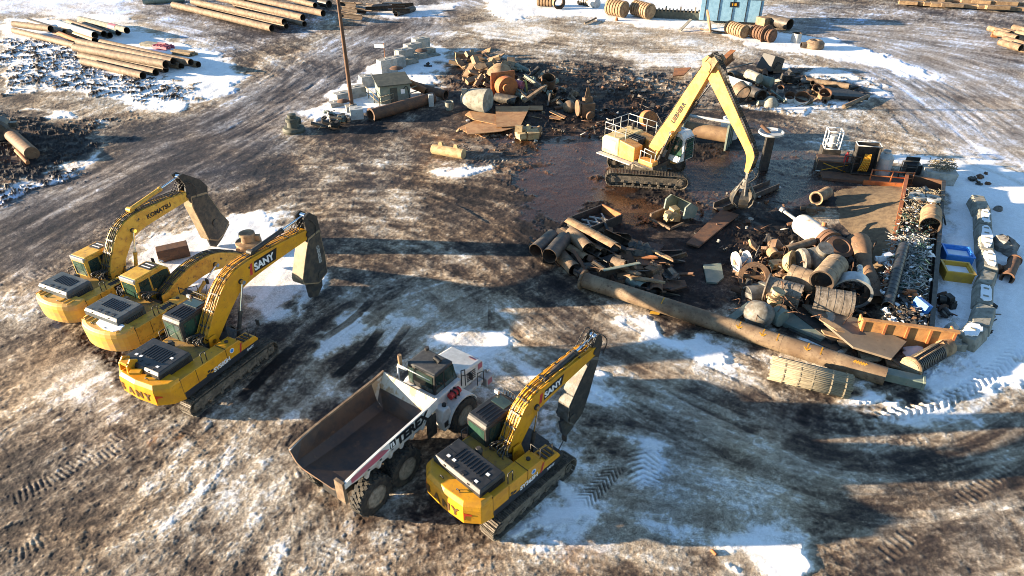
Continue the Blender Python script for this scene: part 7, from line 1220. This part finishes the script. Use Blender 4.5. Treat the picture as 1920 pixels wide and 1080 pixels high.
heap(46, [(1350,150),(1420,120),(1500,145),(1600,160),(1628,185),(1560,202),(1440,200),(1370,190)], .6, ['lump', 'pipe', 'ring', 'rod', 'slab', 'beam', 'elbow'], ['dark', 'rustd', 'dsteel', 'concd', 'pipe', 'green', 'rusty_tan'], nms('loose in the upper right scrap'), 'loose parts in the upper right scrap', .6, 1.4, 81, tilt=35)
t = beam(4.6, .9, .6, .08); put(t, 'rusty_boom', M['rust'], 'rusty beam rising behind the elbow of the handler boom', 'beam', 1356, 118, 1.2, 50, -12); pipe('long_rod', 'thin pole slanting right from behind the handler elbow', 'rod', (1350,132), (1412,118), .07, M['dsteel'], z=1.6, z1=1.2, closed=True); flat([(1264,128),(1296,126),(1282,140),(1262,142)], .5, 'rusty_sheet', 'small rusty sheet leaning left of the handler boom tip', M['rust'])
# ------------------------------------------------------------ top: ribbed rollers, blue container
def roller(a, b, r, n, m, lb, nm='ribbed_roller', cat='roller', disc=None):
    A = G(a[0], a[1], r); B = G(b[0], b[1], r); L = (B - A).length; u = (B - A) / L; T = thing(nm, lb, cat, (A.x, A.y, 0)); A2 = Vector((0, 0, r)); t = MB(); t.cyl(A2, A2 + u * L, r * .72, n=20); t.build('core', m, T)
    for k in range(n): q = A2 + u * L * (k + .5) / n; s = MB(); s.cyl(q - u * L * .16 / n * 2, q + u * L * .16 / n * 2, r, n=16, sm=False); s.build('rib', m, T)
    if disc:
        for f in disc: q = A2 + u * L * f; s = MB(); s.cyl(q - u * .06, q + u * .06, r * 1.45, n=26); s.build('end_disc', m, T)
roller((1142,12), (1172,18), 1.15, 6, M['rusty_tan'], 'thick-ribbed brown roller left of its twin at the top edge'); roller((1190,14), (1220,22), 1.1, 7, M['rusty_tan'], 'thick-ribbed brown roller just left of the ladder-like track'); roller((1366,50), (1398,60), .85, 7, M['rusty_tan'], 'ribbed roller in front of the blue container, the left one'); roller((1412,58), (1450,68), .85, 7, M['rustd'], 'ribbed roller in front of the blue container, the right one', disc=(.7,)); roller((1008,2), (1036,4), .7, 5, M['rusty_tan'], 'small ribbed roller at the top edge left of the round ring'); roller((1086,0), (1108,4), .7, 5, M['dsteel'], 'dark ribbed roller at the top edge right of the ring')
t = MB(); t.tube((0, 0, 0), (-.2, .8, .1), .95, .28, 24, mi=1); put(t, 'thick_ring', M['rusty_tan'], 'thick tan ring at the top edge between two ribbed rollers', 'ring', 1049, 6, .9); pipe('pale_drum', 'pale drum end at the top edge beside the dark ribbed roller', 'drum', (1108,4), (1120,7), .7, M['lgrey'], closed=True)
T = thing('ladder_track', 'long dark ladder-like crawler track lying on the snow left of the blue container', 'track', tuple(G(1280, 35, 0)), R(-14)); 
for y in (-.55, .55): t = MB(); t.bb(-4.8, 3.9, y - .12, y + .12, .1, 1.0); t.build('side_rail', M['olive'], T)
for k in range(17): t = MB(); x = -4.7 + k * .52; t.bb(x, x + .2, -.7, .7, 1.0, 1.2 if k % 4 else 1.5); t.build('rung', M['wood'], T)
t = MB(); t.cyl((0, 0, 0), (.16, -.05, .05), 1.5, n=30); put(t, 'steel_disc', M['rusty_tan'], 'upright round steel disc at the right end of the ladder-like track', 'disc', 1328, 40, 1.4, 10); t = MB(); t.box((0, 0, 0), (3.6, .4, .12)); put(t, 'plank', M['concd'], 'pale plank leaning against the ladder-like track', 'plank', 1285, 47, .5, 55, -14)
T = thing('blue_container', 'light blue open-topped steel container with dark ribs, standing on the snow', 'container', tuple(G(1366, 40)), R(-12)); L, Wd, Hh = 8.4, 3.0, 3.4
t = MB(); t.bb(-L / 2, L / 2, -Wd / 2, -Wd / 2 + .1, .3, Hh); t.bb(-L / 2, L / 2, Wd / 2 - .1, Wd / 2, .3, Hh); t.bb(-L / 2, -L / 2 + .1, -Wd / 2 + .1, Wd / 2 - .1, .3, Hh); t.bb(L / 2 - .1, L / 2, -Wd / 2 + .1, Wd / 2 - .1, .3, Hh); t.bb(-L / 2 + .1, L / 2 - .1, -Wd / 2 + .1, Wd / 2 - .1, .3, .4); t.build('container_body', M['blue'], T); t = MB(); t.bb(-L / 2, L / 2, -Wd / 2 - .12, -Wd / 2 - .0, Hh - .12, Hh + .08); t.bb(-L / 2, L / 2, Wd / 2, Wd / 2 + .12, Hh - .12, Hh + .08); t.bb(L / 2, L / 2 + .1, -Wd / 2, Wd / 2, Hh - .12, Hh + .08); t.build('top_rim', M['straw'], T)
t = MB(); t.bb(-L / 2 + .1, L / 2 - .1, -Wd / 2 + .1, Wd / 2 - .1, 2.6, 3.0); t.build('rubble_load', M['wood'], T)
for k in range(5): t = MB(); x = -L / 2 + .6 + k * 1.85; t.bb(x, x + .1, -Wd / 2 - .07, -Wd / 2 - .002, .35, Hh - .15); t.build('side_rib', M['tblued'] if 'tblued' in M else M['dnavy'], T)
t = MB(); t.bb(-.3, .9, -Wd / 2 - .03, -Wd / 2 - .003, 2.2, 2.9); t.build('black_plate', M['blk'], T); t = MB(); t.bb(.0, .6, -Wd / 2 - .045, -Wd / 2 - .031, 2.4, 2.72); t.build('yellow_label', M['yelp'], T)
t = MB(); t.bb(L / 2 - 2.2, L / 2, -Wd / 2 + .1, Wd / 2 - .1, 0, .3); t.build('skid', M['blk'], T)
pipe('dark_pipe', 'dark pipe lying behind the blue container, open end to the right', 'pipe', (1440,36), (1481,46), .75, M['piped'], t=.08); t = MB(); t.box((0, 0, .6), (2.6, 1.6, 1.2)); [t.box((-1 + .5 * k, -.82, .6), (.12, .06, 1.1)) for k in range(5)]; put(t, 'yellow_tank', M['rusty_tan'], 'olive tan ribbed tank right of the blue container', 'tank', 1436, 48, 0, 30, bevel=.05)
t = MB(); t.tube((0, 0, 0), (0, 0, 1.2), .62, .12, 22, mi=1); put(t, 'concrete_ring', M['lgrey'], 'small grey open cylinder standing on the snow at upper right', 'cylinder', 1491, 80, 0); T = thing('round_casting', 'round casting with a small spout, right of the grey open cylinder', 'casting', tuple(G(1526, 92))); t = MB(); t.rev((0, 0, 0), (0, 0, 1), [(0, .95), (.3, 1.15), (.8, 1.1), (1.1, .75), (1.1, .4), (.9, .3), (.9, .001)], n=24); t.build('casing', M['pipe'], T); t = MB(); t.tube((-.9, 0, .5), (-1.7, .0, .5), .35, .08, 16, mi=1); t.build('spout', [M['pipe'], M['inner']], T)
g5 = 'tan boards stacked at the top right edge'
for k in range(26):
    x = 1700 + (k % 13) * 17 + rg.uniform(-4, 4); y = -4 + (k // 13) * 9 + (k % 13) * .9; put(slab(rg, rg.uniform(2.2, 3.4), rg.uniform(.7, 1.0), .45, .1, 4) if 0 else (lambda t: (t.box((0, 0, 0), (rg.uniform(2.4, 3.6), rg.uniform(.8, 1.1), .5)), t)[-1])(MB()), 'sawn_board', M['rusty_tan'] if k % 3 else M['pipe'], 'tan board in the stack along the top right edge', 'board', x, y, .3 + .25 * rg.random(), -16 + rg.uniform(-8, 8), 0, rg.uniform(-6, 6), group=g5)
for k, (x, y) in enumerate([(1872,58),(1885,66),(1898,62),(1900,78),(1912,72),(1892,84),(1910,90),(1922,84),(1918,56),(1925,66)]): pipe('tan_pipe', 'tan pipe in the group at the right edge', 'pipe', (x - 18, y - 5), (x + 22, y + 6), .38, M['pipe'], z=.4 + .5 * (k % 2), group='tan pipes at the right edge')
t = lump(random.Random(90), 1.6, 6); put(t, 'rusty_casting', M['rust'], 'rusty casting left of the tan pipes at the right edge', 'casting', 1868, 62, .5)
t = MB(); t.rev((0, 0, 0), (0, 0, 1), [(0, .3), (.5, .05)], n=10); put(t, 'orange_cone', M['orange'], 'tiny orange marker alone on the snow below the rollers', 'marker', 1156, 38, 0); pipe('thin_board', 'thin tan board lying on the snow by the thawed strip', 'board', (1096,44), (1118,34), .12, M['pipe'], closed=True); pipe('flat_rail', 'long thin tan rail lying in front of the blue container', 'rail', (1312,54), (1440,74), .10, M['pipe'], closed=True)
pipe('brown_stick', 'short brown stick on the ground in the lower right foreground', 'stick', (1334,1031), (1343,1040), .06, M['rust'], closed=True)
